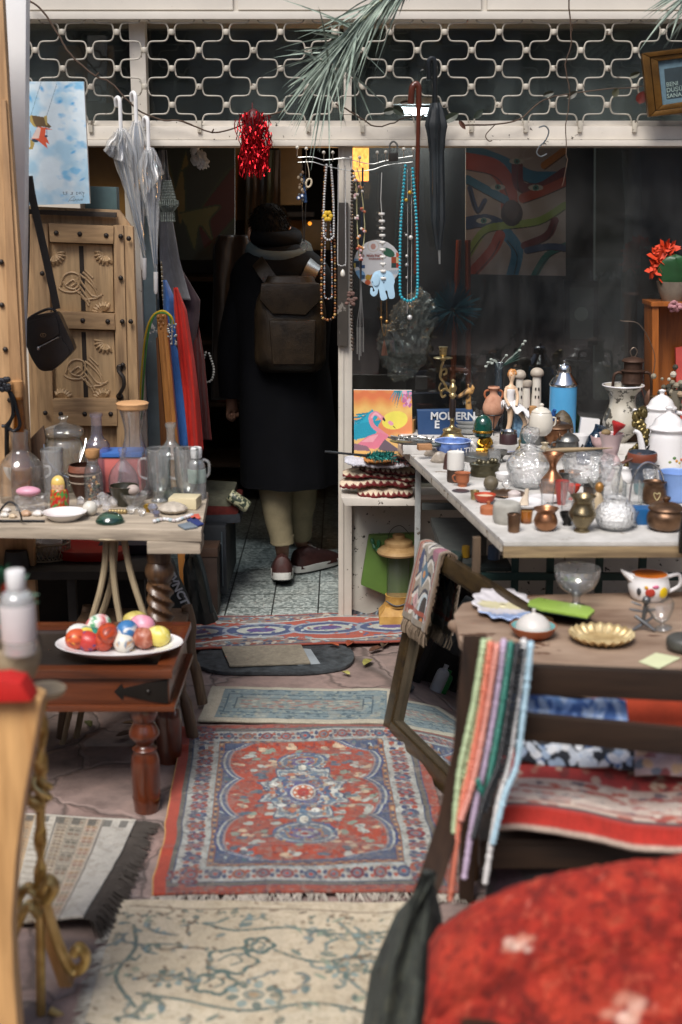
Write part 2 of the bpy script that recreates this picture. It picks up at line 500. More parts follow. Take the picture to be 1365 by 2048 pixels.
def tiles():
 m,nt,b,N,L=_new('terrazzo_tiles')
 v=_coords(N,L)
 br=N('ShaderNodeTexBrick');br.offset=0;br.inputs['Scale'].default_value=1
 br.inputs['Brick Width'].default_value=.2;br.inputs['Row Height'].default_value=.2;br.inputs['Mortar Size'].default_value=.0035
 br.inputs['Color1'].default_value=(0,0,0,1);br.inputs['Color2'].default_value=(0,0,0,1);br.inputs['Mortar'].default_value=(1,1,1,1)
 L(v,br.inputs['Vector'])
 vo=N('ShaderNodeTexVoronoi');vo.inputs['Scale'].default_value=85;L(v,vo.inputs['Vector'])
 sp=N('ShaderNodeSeparateColor');L(vo.outputs['Color'],sp.inputs[0])
 chip=_ramp(N,L,sp.outputs[0],[(0,'#39423f'),(.3,'#8d9896'),(.6,'#c4ccc8'),(.85,'#5a6462')])
 chip=_mix(N,L,.4,chip,_ramp(N,L,_noise(N,L,v,5,5),[(.3,'#59605e'),(.7,'#a7aeaa')]))
 L(_mix(N,L,br.outputs[0],chip,'#2e3130'),b.inputs['Base Color']);b.inputs['Roughness'].default_value=.38
 return m
g=MB().add([(-2.2,5.27,.004),(3.2,5.27,.004),(3.2,9.2,.004),(-2.2,9.2,.004)],[(0,1,2,3)])
g.add([(-2.2,5.27,.004),(3.2,5.27,.004),(3.2,5.27,0),(-2.2,5.27,0)],[(0,1,2,3)])
solo('shop_floor',None,None,g,tiles(),kind='structure',smooth=False)
# the shop
YF=5.25
WHITE=mat('#cfc8bd',.55,var=.16,scale=5,chips='#4b433b',chip_at=.665,chip_scale=34,bump=.12)
WHITE2=mat('#c9c2b6',.6,var=.22,scale=3,chips='#3c352e',chip_at=.69,chip_scale=55,bump=.1)
HEAD=mat('#c8c2b8',.65,var=.14,scale=2.5,chips='#8c8377',chip_at=.71,chip_scale=60,bump=.06)
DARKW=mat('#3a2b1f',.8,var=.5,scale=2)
shop=thing('shop_building','old white painted shop front with an open dark doorway, large window and barred transom','shop',(0,YF,0))
zl,zt,zb0,zb1,zb2,zb3=Z(37,YF),Z(43,YF),Z(241,YF),Z(253,YF),Z(279,YF),Z(293,YF)
XL,XR=-2.6,3.2
m=MB()
m.bx(XL,XR,YF+.02,YF+.3,zl,zl+.75,.002)
part(shop,'header_wall',m,HEAD)
for a,b in((-60,466),(476,963),(975,1500)):
 m=MB();x0,x1=XA(a,20,YF),XA(b,20,YF)
 m.bx(x0,x1,YF+.004,YF+.024,zl+.032,zl+.70,.004)
 part(shop,'header_panel',m,HEAD)
m=MB();m.bx(XL,XR,YF-.03,YF+.05,zl-.006,zl+.022,.004);part(shop,'header_lip',m,HEAD)
m=MB();m.bx(XL,XR,YF+.01,YF+.12,zb1,zb0,.003);part(shop,'transom_rail',m,WHITE)
m=MB();m.bx(XL,XR,YF-.02,YF+.14,zb2-.002,zb1+.0,.004);m.bx(XL,XR,YF-.045,YF+.14,zb3,zb2-.004,.005)
part(shop,'beam',m,WHITE)
xdl,xdr=XA(292,700,YF),XA(677,700,YF)
xpr=XA(705,700,YF)
for a,b in((256,288),(688,704)):
 m=MB();m.bx(XA(a,140,YF),XA(b,140,YF),YF+.06,YF+.13,zb0-.01,zl,.003);part(shop,'transom_bar',m,WHITE)
m=MB();m.bx(xdr,xpr,YF,YF+.12,0,zb3+.002,.004);m.bx(xdr+.012,xdr+.022,YF-.006,YF+.004,0,zb3,.002);part(shop,'door_post',m,WHITE2)
m=MB();a=[(676,405),(697,405),(697,692),(675,692)]
m.slab(a,YF-.03,.028,.003);part(shop,'lock_plate',m,mat('#55504a',.5,.3,chips='#a09a90',chip_at=.62,chip_scale=12))
m=MB();m.bx(xdl-.005,xdl+.045,YF+.02,YF+.12,0,zb3+.002,.004);part(shop,'door_jamb',m,mat('#6d7f86',.6,var=.3,chips='#d0d0cc',chip_at=.63,chip_scale=10))
m=MB();m.bx(xdl-.06,xdl-.006,YF-.01,YF+.09,0,zb3+.002,.004);part(shop,'door_jamb',m,WHITE2)
zs=.545
m=MB();m.bx(xpr,XR,YF+.03,YF+.16,0,zs,.003);part(shop,'low_wall',m,mat('#b3b0a6',.75,var=.3,scale=3,chips='#2c2926',chip_at=.64,chip_scale=42))
m=MB();m.bx(xpr-.02,XR,YF-.06,YF+.16,zs,zs+.022,.004);part(shop,'window_sill',m,WHITE)
m=MB();m.bx(xpr,XR,YF+.085,YF+.09,zs+.02,zb3+.01,0);part(shop,'window_glass',m,glass('#aab0ae',.05,'#a4acaa',.012,.01,refl_haze=.032))  # patchy haze imitates street reflections in the window
m=MB();m.bx(XL,XR,YF+.145,YF+.15,zb0-.02,zl+.01,0);part(shop,'transom_glass',m,glass('#b0b8b6',.06,'#8fa0a0',.16,.02,hazecol='#8f9c9a',refl_haze=.3))  # grey haze paints in the reflections of the transom panes
m=MB();m.bx(XA(160,400,YF),xdl-.06,YF+.1,YF+.12,0,zb3,0);part(shop,'side_panel',m,mat('#6e5023',.35,var=.5,scale=4))
m=MB();m.bx(XL,XA(160,400,YF)-.005,YF+.03,YF+.16,0,zb3,0);part(shop,'side_wall',m,WHITE2)
m=MB()
m.bx(-2.3,-2.2,YF+.16,9.2,0,2.75,0);m.bx(3.2,3.3,YF+.16,9.2,0,2.75,0);m.bx(-2.3,3.3,9.2,9.3,0,2.75,0)
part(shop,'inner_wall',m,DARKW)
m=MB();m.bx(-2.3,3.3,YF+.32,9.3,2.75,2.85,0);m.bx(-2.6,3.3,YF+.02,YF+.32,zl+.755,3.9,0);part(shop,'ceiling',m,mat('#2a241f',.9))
m=MB();m.bx(xpr+.01,3.1,YF+.17,6.1,.42,.5,.004);m.bx(xpr+.01,3.1,6.06,6.1,0,.42,.004);part(shop,'display_bed',m,mat('#2b2520',.8,var=.4))
gr=thing('security_grille','pale bent-rod security grille in front of the transom panes','grille',(0,YF-.02,2.1))
rods,clips=MB(),[]
Yg=YF-.012
pitx,pity=109.2,36.4
def rod(x0,y0,dx,dy):
 w,h=dx,dy
 pts=[(0,0),(.02*w,.22*h),(.10*w,.43*h),(.24*w,.50*h),(.50*w,.51*h),(.76*w,.52*h),(.90*w,.58*h),(.98*w,.78*h),(w,h)]
 s=6 if dx>0 else-6
 rods.tube(cr([P(x0+s+a*(1-2*s/w),y0+b,Yg)for a,b in pts],3),.0033,6)
for r_ in range(-1,6):
 y=64+pity*r_
 for c_ in range(-2,15):
  x=16+pitx*c_+(pitx/2 if r_%2 else 0)
  x+=(682-x)*.0012*r_
  if r_>=0 or True:
   p=P(x,y,Yg)
   if not(30<x<1400 and r_>=0):pass
   elif r_<5:clips.append(MB().lathe([(.0,-.010),(.011,-.010),(.013,-.006),(.013,.006),(.011,.010),(0,.010)],p,1,10))
   else:clips.append(MB().bx(p.x-.008,p.x+.008,Yg-.02,Yg+.012,p.z-.035,p.z+.008,.002))
  if r_<5:
   rod(x,y,pitx/2,pity);rod(x,y,-pitx/2,pity)
GW=mat('#a39d91',.5,var=.35,chips='#5a5044',chip_at=.62,chip_scale=40)
part(gr,'bent_rods',rods,GW);
for q in clips:part(gr,'clip',q,mat('#bdb6a8',.5,var=.3,chips='#5b5145',chip_at=.6,chip_scale=50))
# rugs
def lay(name,label,corners,n,m_,base,paint,z=.012,th=.008,wav=.004,seed=3,size=None,fold=None,grp=None,rough=.95,tilt=None):
 q=[G(x,y,z)for x,y in corners]
 U,V=uv(n,m_)
 w=((q[1]-q[0]).length+(q[2]-q[3]).length)/2;h=((q[3]-q[0]).length+(q[2]-q[1]).length)/2
 c=Canvas(U*w,V*h,base,seed);c.w,c.h=w,h;paint(c);c.grain(.14)
 Pts=bil(q[0],q[1],q[2],q[3],U,V)
 Pts[...,0]+=(vnoise(V*h,U*0,5,seed)-.5)*.02*np.clip(np.abs(U-.5)*2,0,1)
 Pts[...,1]+=(vnoise(U*w,V*0,5,seed+4)-.5)*.02
 Pts[...,2]+=vnoise(U*w,V*h,6,seed+9)*wav+(fold(U*w,V*h,w,h)if fold else 0)
 t=thing(name,label,'rug',tuple((q[0]+q[2])/2),grp)
 o=part(t,'pile',grid_mb(Pts,c.C),painted(rough,.5,420,sheen=.15,var=.25));solidify(o,th)
 return t,Pts,w,h
def fringe(t,edge,out,col,n=110,ln=.035,seed=2,w=.0016,hang=0):
 rs=random.Random(seed);mb=MB();k=len(edge)
 for i in range(n):
  f=rs.random()*(k-1);a=Vector(edge[int(f)]);b=Vector(edge[min(k-1,int(f)+1)]);p=a.lerp(b,f%1)
  d=(Vector(out)+Vector((rs.uniform(-.5,.5),rs.uniform(-.5,.5),0))).normalized()*ln*rs.uniform(.5,1.2)
  mb.tube([p,p+d*.3+Vector((0,0,-ln*.5)),p+d*.3+Vector((0,0,-ln))],w,4)if hang else mb.tube([p,p+d*.5+Vector((0,0,-.002)),Vector((p.x+d.x,p.y+d.y,.006+rs.random()*.004))],[w,w,w*.6],4)
 part(t,'fringe',mb,mat(col,.9,var=.3))
NAVY,RED,IV,TEAL,ORG,WINE='#3c4560','#963f2c','#c2c4bb','#56707a','#b0713f','#6e2c33'
def persian(c,red=RED):
 w,h=c.w,c.h
 X,Y_=c.X,c.Y
 D=np.minimum(np.minimum(X,w-X),np.minimum(Y_,h-Y_))
 c.put(D<9,IV)
 c.rect(0,w,0,h,'#8b4436')
 c.put(D>.03,NAVY);c.put(D>.034,'#5e5a52');c.put(D>.047,'#3f4a5e');c.put(D>.052,'#9fa19b')
 def border(c0,c1,step,horiz):
  mid=(c0+c1)/2;hw=(c1-c0)/2
  k=0;p=step*.6
  L_=w if horiz else h
  while p<L_-step*.3:
   for side in(0,1):
    q=mid if side==0 else(h if horiz else w)-mid
    x,y=(p,q)if horiz else(q,p)
    rx,ry=(step*.30,hw*.72)if horiz else(hw*.72,step*.30)
    cc=[WINE,'#7a3434',NAVY,'#8a4a33'][k%4]
    c.ell(x,y,rx,ry,cc);c.ell(x,y,rx*.6,ry*.6,'#5d6b78');c.ell(x,y,rx*.3,ry*.3,'#a03c34')
    for e in(-1,1):
     if horiz:c.ell(x+e*step*.38,y+hw*.35*e,step*.1,hw*.3,NAVY);c.ell(x+e*step*.36,y-hw*.4*e,step*.1,hw*.25,'#93493a')
     else:c.ell(x+hw*.35*e,y+e*step*.38,hw*.3,step*.1,NAVY);c.ell(x-hw*.4*e,y+e*step*.36,hw*.25,step*.1,'#93493a')
   p+=step;k+=1
 border(.054,.128,.062,False);border(.054,.128,.062,True)
 c.put((D>.128)&(D<.132),'#8fa3a6')
 c.put((D>.132)&(D<.150),'#7d5440')
 q=np.sin(X*190)*np.sin(Y_*190)
 c.put((D>.135)&(D<.147)&(q>.35),'#39465e');c.put((D>.135)&(D<.147)&(q<-.45),'#a98a68')
 c.put((D>.150)&(D<.155),'#3d4460');c.put(D>=.155,'#465066')
 for i in range(240):
  x,y=c.r.uniform(.155,w-.155),c.r.uniform(.155,h-.155)
  c.ell(x,y,c.r.uniform(.004,.012),c.r.uniform(.003,.008),c.r.choice(['#6d7f86','#8a4f3c','#9aa3a0','#3a4358','#77583f','#3f5c62']),c.r.uniform(0,3))
 xm,ym=w/2,h/2
 ax,ay=w/2-.165,h/2-.165
 yy=(Y_-ym)/ay
 half=ax*(.74+.22*np.abs(np.cos(yy*math.pi*1.5))**.6)*np.where(np.abs(yy)>.86,np.clip(1-(np.abs(yy)-.86)*3.4,0,1),1)
 e=half-np.abs(X-xm);ins=(np.abs(yy)<1.0)
 c.put((e>-.034)&ins,'#35406a');c.put((e>-.026)&ins,'#9fa39e');c.put((e>-.019)&ins,'#4c5872');c.put((e>-.009)&ins,'#8a7a78');c.put((e>-.003)&ins,red)
 field=(e>.0)&ins
 for i in range(230):
  x,y=xm+c.r.uniform(-ax,ax),ym+c.r.uniform(-ay,ay)*.95
  cc=c.r.choice(['#b9a58a','#4a5d6a','#a8b0a8','#7a8a7c','#8e5140'])
  for k in range(3):
   d=np.sqrt(((X-x-c.r.uniform(-.012,.012))/.011)**2+((Y_-y-c.r.uniform(-.01,.01))/.008)**2)
   c.put((d<1)&field,cc,.85)
 for fy,s in((-.66,1.),(.60,1.15)):
  y=ym+fy*ay
  c.ell(xm,y,.080*s,.060*s,'#4b5876');c.ell(xm,y,.070*s,.051*s,'#9ba19e');c.ell(xm,y,.063*s,.045*s,'#56687a');c.ell(xm,y,.047*s,.033*s,'#8a6a50');c.ell(xm,y,.040*s,.027*s,'#54487a');c.ell(xm,y,.022*s,.015*s,'#9a9f9e');c.ell(xm,y,.012,.008,'#8a3a34')
  for k in range(60):t=c.r.uniform(0,6.28);q_=c.r.uniform(.3,1.1);c.ell(xm+math.cos(t)*.078*s*q_,y+math.sin(t)*.058*s*q_,c.r.uniform(.004,.009),c.r.uniform(.003,.006),c.r.choice(['#a8aaa2','#4b5876','#8f4f3c','#6a8490','#9a7a58']),c.r.uniform(0,3))
 dx,dy=X-xm,Y_-ym+.03
 ang=np.arctan2(dy,dx);rr=np.hypot(dx/.108,dy/.165)
 st=1+.13*np.cos(ang*8)
 st=st+.10*(vnoise(X,Y_,45,6)-.5)+.05*np.cos(ang*20)
 for f_,cc in((1.10,'#46536a'),(1.03,'#a9aca6'),(.95,'#6c7a84'),(.84,'#a7a9a0'),(.76,'#8d5a4a'),(.70,'#4b5676'),(.58,'#8f9698'),(.5,'#5d6484'),(.42,'#54557e')):
  c.put((rr*st<f_),cc)
 for k in range(150):
  t=c.r.uniform(0,6.28);q_=c.r.uniform(.4,1.1);c.ell(xm+math.cos(t)*.108*q_,ym-.03+math.sin(t)*.165*q_,c.r.uniform(.004,.010),c.r.uniform(.003,.007),c.r.choice(['#b4b6ae','#4f6a80','#8f4f3c','#3f4a6a','#7f9096','#a8744f']),c.r.uniform(0,3))
 for k in range(16):
  t=2*math.pi*k/16;c.ell(xm+math.cos(t)*.09,ym-.03+math.sin(t)*.135,.013,.012,['#c9cac2','#56728a','#a7664c'][k%3]);c.ell(xm+math.cos(t)*.075,ym-.03+math.sin(t)*.11,.009,.01,['#3f5570','#b0a48c'][k%2])
 c.ell(xm,ym-.03,.038,.05,'#bfc0b8');c.ell(xm,ym-.03,.032,.042,'#b06a4c');c.ell(xm,ym-.03,.018,.024,'#9c3a34')
 for k in range(8):t=k*math.pi/4;c.ell(xm+math.cos(t)*.025,ym-.03+math.sin(t)*.033,.005,.006,'#d0cfc4')
 for fy in(-1,1):c.ell(xm,ym-.03+fy*.178,.022,.03,'#5f7482');c.ell(xm,ym-.03+fy*.178,.013,.02,'#c4c2b4')
 c.put(vnoise(X,Y_,14,5)>.6,'#6b5f58',.25);c.put(vnoise(X,Y_,90,8)>.6,'#7d746c',.45);c.put(vnoise(X,Y_,110,2)>.66,'#2f3040',.5)
 c.put(X<.034,'#a03f2c');c.put(X<.004,'#b98a4e')
def fold_red(x,y,w,h):
 f=.005*np.sin(y*30+2*np.sin(x*7))*np.clip(x/w,0,1)+.014*np.exp(-((y-.18-.012*np.sin(x*9))/.018)**2)+.016*np.exp(-((y-.62-.05*(x-.5))/.02)**2)*np.clip(x/w*1.6-.5,0,1)
 return f+.012*np.exp(-((y-.05)/.03)**2)*np.clip(x/w*2-.9,0,1)+.006*np.exp(-((y-.86)/.02)**2)
t,Pt,w,h=lay('persian_rug','red and navy medallion rug laid on the paving in front of the leaning mirror',[(366,1457),(838,1453),(922,1787),(304,1792)],330,380,RED,persian,fold=fold_red,wav=.006)
fringe(t,Pt[-1],(0,-1,0),'#b7aea2',260,.035,4)
def runner(c):
 w,h=c.w,c.h;X,Y_=c.X,c.Y
 D=np.minimum(Y_,h-Y_)
 c.put(D>.012,'#3b4358');c.put(D>.02,'#7f6f68')
 for i in range(260):
  x=c.r.uniform(0,w);y=c.r.choice([c.r.uniform(.02,.08),c.r.uniform(h-.08,h-.02)])
  c.ell(x,y,c.r.uniform(.006,.02),c.r.uniform(.005,.012),c.r.choice(['#9aa0a0','#8b4636','#3a4763','#aaa294','#5b6f7a']),c.r.uniform(0,3))
 q=h/2-.085+.03*np.cos(X*9)
 c.put(np.abs(Y_-h/2)<q+.012,'#aab0ac');c.put(np.abs(Y_-h/2)<q,'#a04a38')
 for k in range(4):
  x=(k+.3)*w/3.5
  c.ell(x,h/2,.16,.085,'#8c94a0');c.ell(x,h/2,.14,.07,'#3d4a70');c.ell(x,h/2,.10,.045,'#a8aca4');c.ell(x,h/2,.06,.026,'#53407a')
 for i in range(120):c.ell(c.r.uniform(0,w),h/2+c.r.uniform(-.12,.12),.012,.007,c.r.choice(['#aab0ac','#46557a','#93524a','#6f7f84']),c.r.uniform(0,3))
lay('hall_runner','red and blue patterned runner lying along the shop threshold',[(355,1240),(815,1229),(812,1286),(340,1306)],280,110,'#8d4234',runner,wav=.010,seed=8,z=.014)
def bluerug(c):
 w,h=c.w,c.h;X,Y_=c.X,c.Y
 D=np.minimum(np.minimum(X,w-X),np.minimum(Y_,h-Y_))
 c.put(D>.024,'#5c7078');c.put(D>.03,'#6f8084')
 for i in range(420):
  x,y=c.r.uniform(.03,w-.03),c.r.uniform(.03,h-.03)
  c.ell(x,y,c.r.uniform(.004,.011),c.r.uniform(.003,.008),c.r.choice(['#8a9690','#4a6068','#7a8480','#3f545e','#90958a']),c.r.uniform(0,3))
 c.put((D>.07)&(D<.075),'#39505c');c.put((D>.105)&(D<.11),'#3d4f58')
 c.put(D>.11,'#80867e',.6)
 for i in range(90):c.ell(c.r.uniform(.13,w-.13),c.r.uniform(.12,h-.12),.012,.006,c.r.choice(['#8f7468','#9a9c90','#5b6c70','#86635c']))
 c.put(X<.05,'#b3ab98');c.put(D<.022,'#aaa492');c.put(vnoise(X,Y_,20,3)>.66,'#9c9788',.3)
lay('small_blue_rug','faded blue rug with cream edge lying between doormat and red rug',[(426,1374),(790,1379),(785,1447),(397,1441)],240,110,'#a9a290',bluerug,seed=12,th=.01,z=.016)
def ivory(c):
 w,h=c.w,c.h;X,Y_=c.X,c.Y
 c.put(vnoise(X,Y_,7,2)>.52,'#b5a78d',.5);c.put(vnoise(X,Y_,4,7)>.6,'#c8bda6',.6)
 G1,G2,B1='#4f625c','#637470','#5f5040'
 c.curve([(.03,.03),(.2,.045),(.4,.035),(.6,.05),(w,.04)],.006,B1,.8)
 for i in range(90):
  x=c.r.uniform(.01,w);y=c.r.gauss(.075,.025)
  c.ell(x,y,c.r.uniform(.004,.013),c.r.uniform(.003,.007),c.r.choice([B1,G1,'#7c6a55','#59665a']),c.r.uniform(0,3),.8)
 for x0,y0,s in((.30,.27,1),(.27,.36,.8),(.36,.20,.6)):
  pts=[(x0+math.cos(t)*.055*s*(1+.15*math.cos(5*t)),y0+math.sin(t)*.05*s*(1+.15*math.cos(5*t)))for t in np.linspace(0,6.28,26)]
  c.line(pts,.011,G1);c.curve([(x0-.03*s,y0),(x0,y0-.025*s),(x0+.025*s,y0),(x0,y0+.02*s)],.006,G1)
 for pts in([(.22,.11),(.30,.14),(.42,.12),(.55,.15),(.70,.13)],[(.05,.12),(.07,.22),(.04,.33),(.10,.45)],[(.40,.22),(.5,.27),(.62,.24),(.72,.3)],[(.10,.40),(.2,.42),(.33,.46),(.5,.43),(.66,.48)],[(.06,.52),(.2,.55),(.4,.52),(.6,.56)],[(.55,.1),(.6,.2),(.56,.3),(.62,.4)]):
  c.curve(pts,.010,c.r.choice([G1,G2,G1]),.9)
  for i in range(12):
   p=c.r.choice(pts);x,y=p[0]+c.r.uniform(-.06,.06),p[1]+c.r.uniform(-.03,.03)
   c.ell(x,y,c.r.uniform(.008,.022),c.r.uniform(.004,.010),c.r.choice([G1,G2,'#7d8a78','#566a62']),c.r.uniform(0,3),.85)
 for i in range(46):
  x,y=c.r.uniform(.03,w),c.r.uniform(.12,h);a_=c.r.uniform(0,6.28);pts=[(x,y)]
  for k in range(5):a_+=c.r.uniform(-.9,.9);pts.append((pts[-1][0]+.022*math.cos(a_),pts[-1][1]+.016*math.sin(a_)))
  c.curve(pts,c.r.uniform(.007,.012),c.r.choice([G1,G2,'#4c5f62',B1]),.8)
  for p in pts[1::2]:c.ell(p[0]+c.r.uniform(-.012,.012),p[1]+c.r.uniform(-.01,.01),c.r.uniform(.006,.015),c.r.uniform(.004,.009),c.r.choice([G1,G2,'#6f8486']),c.r.uniform(0,3),.8)
 for x,y,r_ in((.36,.40,.05),(.56,.30,.035),(.16,.34,.035),(.62,.16,.03)):
  for k in range(9):t=k*.7;c.ell(x+math.cos(t)*r_,y+math.sin(t)*r_*.8,r_*.3,r_*.22,[G1,'#7a8f8c'][k%2],t,.85)
  c.ell(x,y,r_*.5,r_*.4,G2,0,.8);c.ell(x,y,r_*.25,r_*.2,'#a08a6c')
 c.put(vnoise(X,Y_,80,5)>.62,'#a3947a',.5)
 for i in range(70):
  x,y=c.r.uniform(0,w),c.r.uniform(.1,h)
  c.ell(x,y,c.r.uniform(.004,.008),c.r.uniform(.003,.006),c.r.choice([B1,'#5c503f','#7a6a54']),c.r.uniform(0,3),.8)
t,Pt,w,h=lay('ivory_rug','worn ivory rug with green scrolling flowers nearest the camera on the paving',[(238,1802),(850,1806),(880,2130),(150,2130)],330,240,'#bfb199',ivory,seed=21,z=.012)
fringe(t,Pt[:,0],(-1,-.1,0),'#a9a59a',260,.03,6)
def kilim(c):
 w,h=c.w,c.h;X,Y_=c.X,c.Y
 xs=w-X
 c.put((xs>.075)&(xs<.08),'#6d655c');
 def band(a,b,bg,cols,step=.03):
  c.put((xs>a)&(xs<b),bg)
  y=step/2;i=0
  while y<h:
   for k in(.3,.7):
    x=w-(a+(b-a)*k);s=step*.34
    c.poly([(x-s,y),(x,y-s),(x+s,y),(x,y+s)],cols[i%len(cols)]);c.ell(x,y,s*.3,s*.3,bg)
    c.rect(x-s*1.3,x+s*1.3,y+s*1.05,y+s*1.3,cols[(i+1)%len(cols)])
   y+=step;i+=1
 band(.082,.118,'#a99a88',['#7a4a36','#6c6655','#8a6a42'],.022);band(.118,.16,'#8f8676',['#3f3c34','#6a4a34','#a59a88'],.024);band(.16,.19,'#a39684',['#5c4a38','#7a6a50'],.02)
 c.put((xs>.192)&(xs<.196),'#57524a');c.put((xs>.196)&(xs<.25),'#b8b1a4');c.put((xs>.2)&(xs<.245)&(np.sin(Y_*210)>.5),'#8f8778',.6)
 band(.25,.29,'#b59a78',['#8c6a48','#77664c'],.02);band(.30,.35,'#a59c8c',['#34322e','#6c5a4a'],.022);band(.36,.40,'#a89e8e',['#4a443c','#8a6a4c'],.02)
 band(.41,.46,'#b0a694',['#3f3f3c','#8a6a4c'],.024);c.put(vnoise(X,Y_,60,4)>.6,'#8a8376',.35)
 top=Y_<.05
 c.put(top&(np.sin(X*160)>0)&(Y_>.012),'#4b4a45',.8);c.put((Y_<.01),'#b9b3a6')
def kil_fold(x,y,w,h):return .035*np.clip(x/w-.3,0,1)*np.clip(y/h-.1,0,1)*1.2+.012*np.sin(x*11+y*5)*np.clip(y/h,0,1)
t,Pt,w,h=lay('striped_kilim','cream and brown striped kilim with dark fringe under the low table',[(-70,1628),(272,1645),(172,1868),(-90,1832)],240,200,'#b3aea4',kilim,seed=31,z=.016,fold=kil_fold)
fringe(t,Pt[:,-1],(1,-.15,0),'#3c352f',620,.06,9,.0022)
zt_=.012
def flat_shape(name,label,cat,pts,z,th,mt,bev=.004,grp=None):
 m_=MB();m_.prism([G(x,y,z)for x,y in pts],(0,0,th),bev);return solo(name,label,cat,m_,mt,grp)
ov=[]
for k in range(40):
 t_=2*math.pi*k/40;cx_,sx_=math.cos(t_),math.sin(t_)
 ov.append((551+math.copysign(abs(cx_)**.55,cx_)*158,1321-3*cx_+math.copysign(abs(sx_)**.8,sx_)*30*(1+.02*math.cos(9*t_))))
m=MB();m.prism([G(x,y,.004)for x,y in ov][::-1],(0,0,.014),.004)
dm=thing('rubber_doormat','black oval rubber doormat on the paving before the threshold','doormat',tuple(G(551,1325)))
part(dm,'mat_base',m,mat('#2a2f33',.6,var=.5,scale=30,bump=1,bscale=34,col2='#4a5054'))
flat_shape('carpet_offcut','beige carpet offcut lying on the black rubber doormat','mat',[(443,1296),(603,1292),(622,1329),(460,1335)],.021,.008,mat('#8b8373',.95,var=.3,scale=60,bump=.6,bscale=300))
flat_shape('grey_mat','pale grey mat showing from under the beige carpet offcut','mat',[(585,1296),(622,1299),(641,1328),(596,1331)],.019,.0018,mat('#8e969b',.9,var=.25),.0005)
# carved doors and boards on the left
OAK=wood('#84664a','#b8976f','z',.6,7,dark='#3b2c20')
OAKX=wood('#886a4c','#b5946c','x',.6,7,dark='#4a3828')
OAKL=wood('#9c7d5a','#c6a67c','z',.55,6)
IRON=mat('#3a3430',.5,.6,var=.4)
YD=4.93
cd=thing('carved_door','weathered carved wooden door with iron studs leaning behind the glassware table','door',tuple(P(165,900,YD)))
m=MB();m.slab([(50,412),(238,420),(262,452),(298,1288),(72,1288)],YD+.03,.03);part(cd,'back_boards',m,OAK)
m=MB()
for pts in([(64,445),(96,447),(112,1000),(80,1000)],[(228,450),(250,451),(268,1000),(238,1000)]):m.slab(pts,YD,.04,.004)
for i,pts in enumerate(([(64,445),(96,447),(112,1000),(80,1000)],[(227,450),(247,451),(262,1000),(236,1000)])):
 m=MB();m.slab(pts,YD-.005*i,.04,.004);part(cd,'stile',m,OAK)
m=MB();m.slab([(248,450),(266,453),(284,1000),(263,1000)],YD+.004,.04,.004);part(cd,'stile',m,OAK)
for pts in([(97,446),(228,452),(227,488),(100,484)],[(104,622),(229,628),(231,660),(106,656)],[(105,798),(234,797),(235,852),(107,852)]):
 m=MB();m.slab(pts,YD-.014,.04,.004);part(cd,'rail',m,OAKX)
for pts in([(99,486),(225,490),(228,624),(104,622)],[(104,658),(228,662),(234,798),(106,798)]):
 m=MB();m.slab(pts,YD+.018,.012,.001);part(cd,'panel',m,OAKL)
 m=MB();x0=pts[0][0]+59;m.slab([(x0,pts[0][1]+6),(x0+9,pts[0][1]+6),(x0+14,pts[2][1]-2),(x0+5,pts[2][1]-2)],YD+.0165,.004,.0005);part(cd,'crack',m,mat('#2d241c',.9))
for dy in(0,174):
 c=MB();o=dy*.06
 q=lambda pts:[P(x+o,y+dy,YD+.0175)for x,y in pts]
 for pts in([(122,572),(128,553),(142,545),(158,550),(160,566),(150,578),(134,574),(126,562)],[(132,570),(146,560),(152,566),(144,573)],[(158,556),(172,576),(186,592),(204,592)],[(160,548),(176,562),(190,578),(196,596)],[(166,544),(182,560),(192,578)],[(158,570),(172,590),(180,605)],[(150,580),(166,592),(178,612)],[(118,576),(130,583),(150,584),(164,575)],[(160,582),(168,598),(182,598),(194,596),(206,588)],[(170,540),(186,556)]):
  c.tube(cr(q(pts),4),.0045,6)
 part(cd,'carved_scroll',c,OAKL)
for fx,fy,a0,a1 in((212,507,60,190),(108,508,-10,110),(208,626,190,300),(212,684,60,190),(208,800,190,300),(124,800,230,330)):
 c=MB();n_=7
 for k in range(n_):
  a=R(a0+(a1-a0)*k/(n_-1));ca,sa=math.cos(a),math.sin(a)
  c.tube([P(fx+ca*4,fy+sa*4,YD+.016),P(fx+ca*15,fy+sa*15,YD+.012),P(fx+ca*23,fy+sa*23,YD+.016)],[.002,.0075,.004],6)
 part(cd,'carved_fan',c,OAKL)
for x,y in((113,466),(160,468),(213,471),(242,473),(258,477),(85,547),(242,556),(166,641),(216,643),(245,643),(262,643),(91,826),(122,828),(170,828),(222,828),(246,730)):
 c=MB();c.ball(P(x,y,YD-.014),(.0095,.008,.0095),10,6);part(cd,'stud',c,IRON)
m=MB();m.tube(cr([P(240,735,YD-.012),P(238,742,YD-.04),P(247,755,YD-.05),P(248,772,YD-.05),P(240,788,YD-.04),P(239,793,YD-.012)],5),.0075,8)
for y in(736,793):m.ball(P(240,y,YD-.010),(.014,.005,.014),10,6)
part(cd,'handle',m,IRON)
m=MB();m.slab([(54,428),(232,435),(232,425),(54,418)],YD-.01,.03);solo('dark_batten','thin dark wooden batten across the top of the carved door','batten',m,mat('#37302a',.7,var=.4))
m=MB();m.slab([(172,372),(233,374),(235,424),(170,424)],YD+.07,.06);solo('teal_box','dull teal box standing behind the swing painting on top of the carved door','box',m,mat('#51696a',.5,var=.3))
YB=4.35
pl=thing('studded_plank_door','pale studded plank door standing at the far left edge','door',tuple(P(10,900,YB)))
m=MB();m.slab([(-160,-60),(3,-60),(16,180),(38,500),(83,1403),(-160,1403)],YB,.04,.005);part(pl,'plank',m,wood('#a07a52','#cba478','z',.55,5))
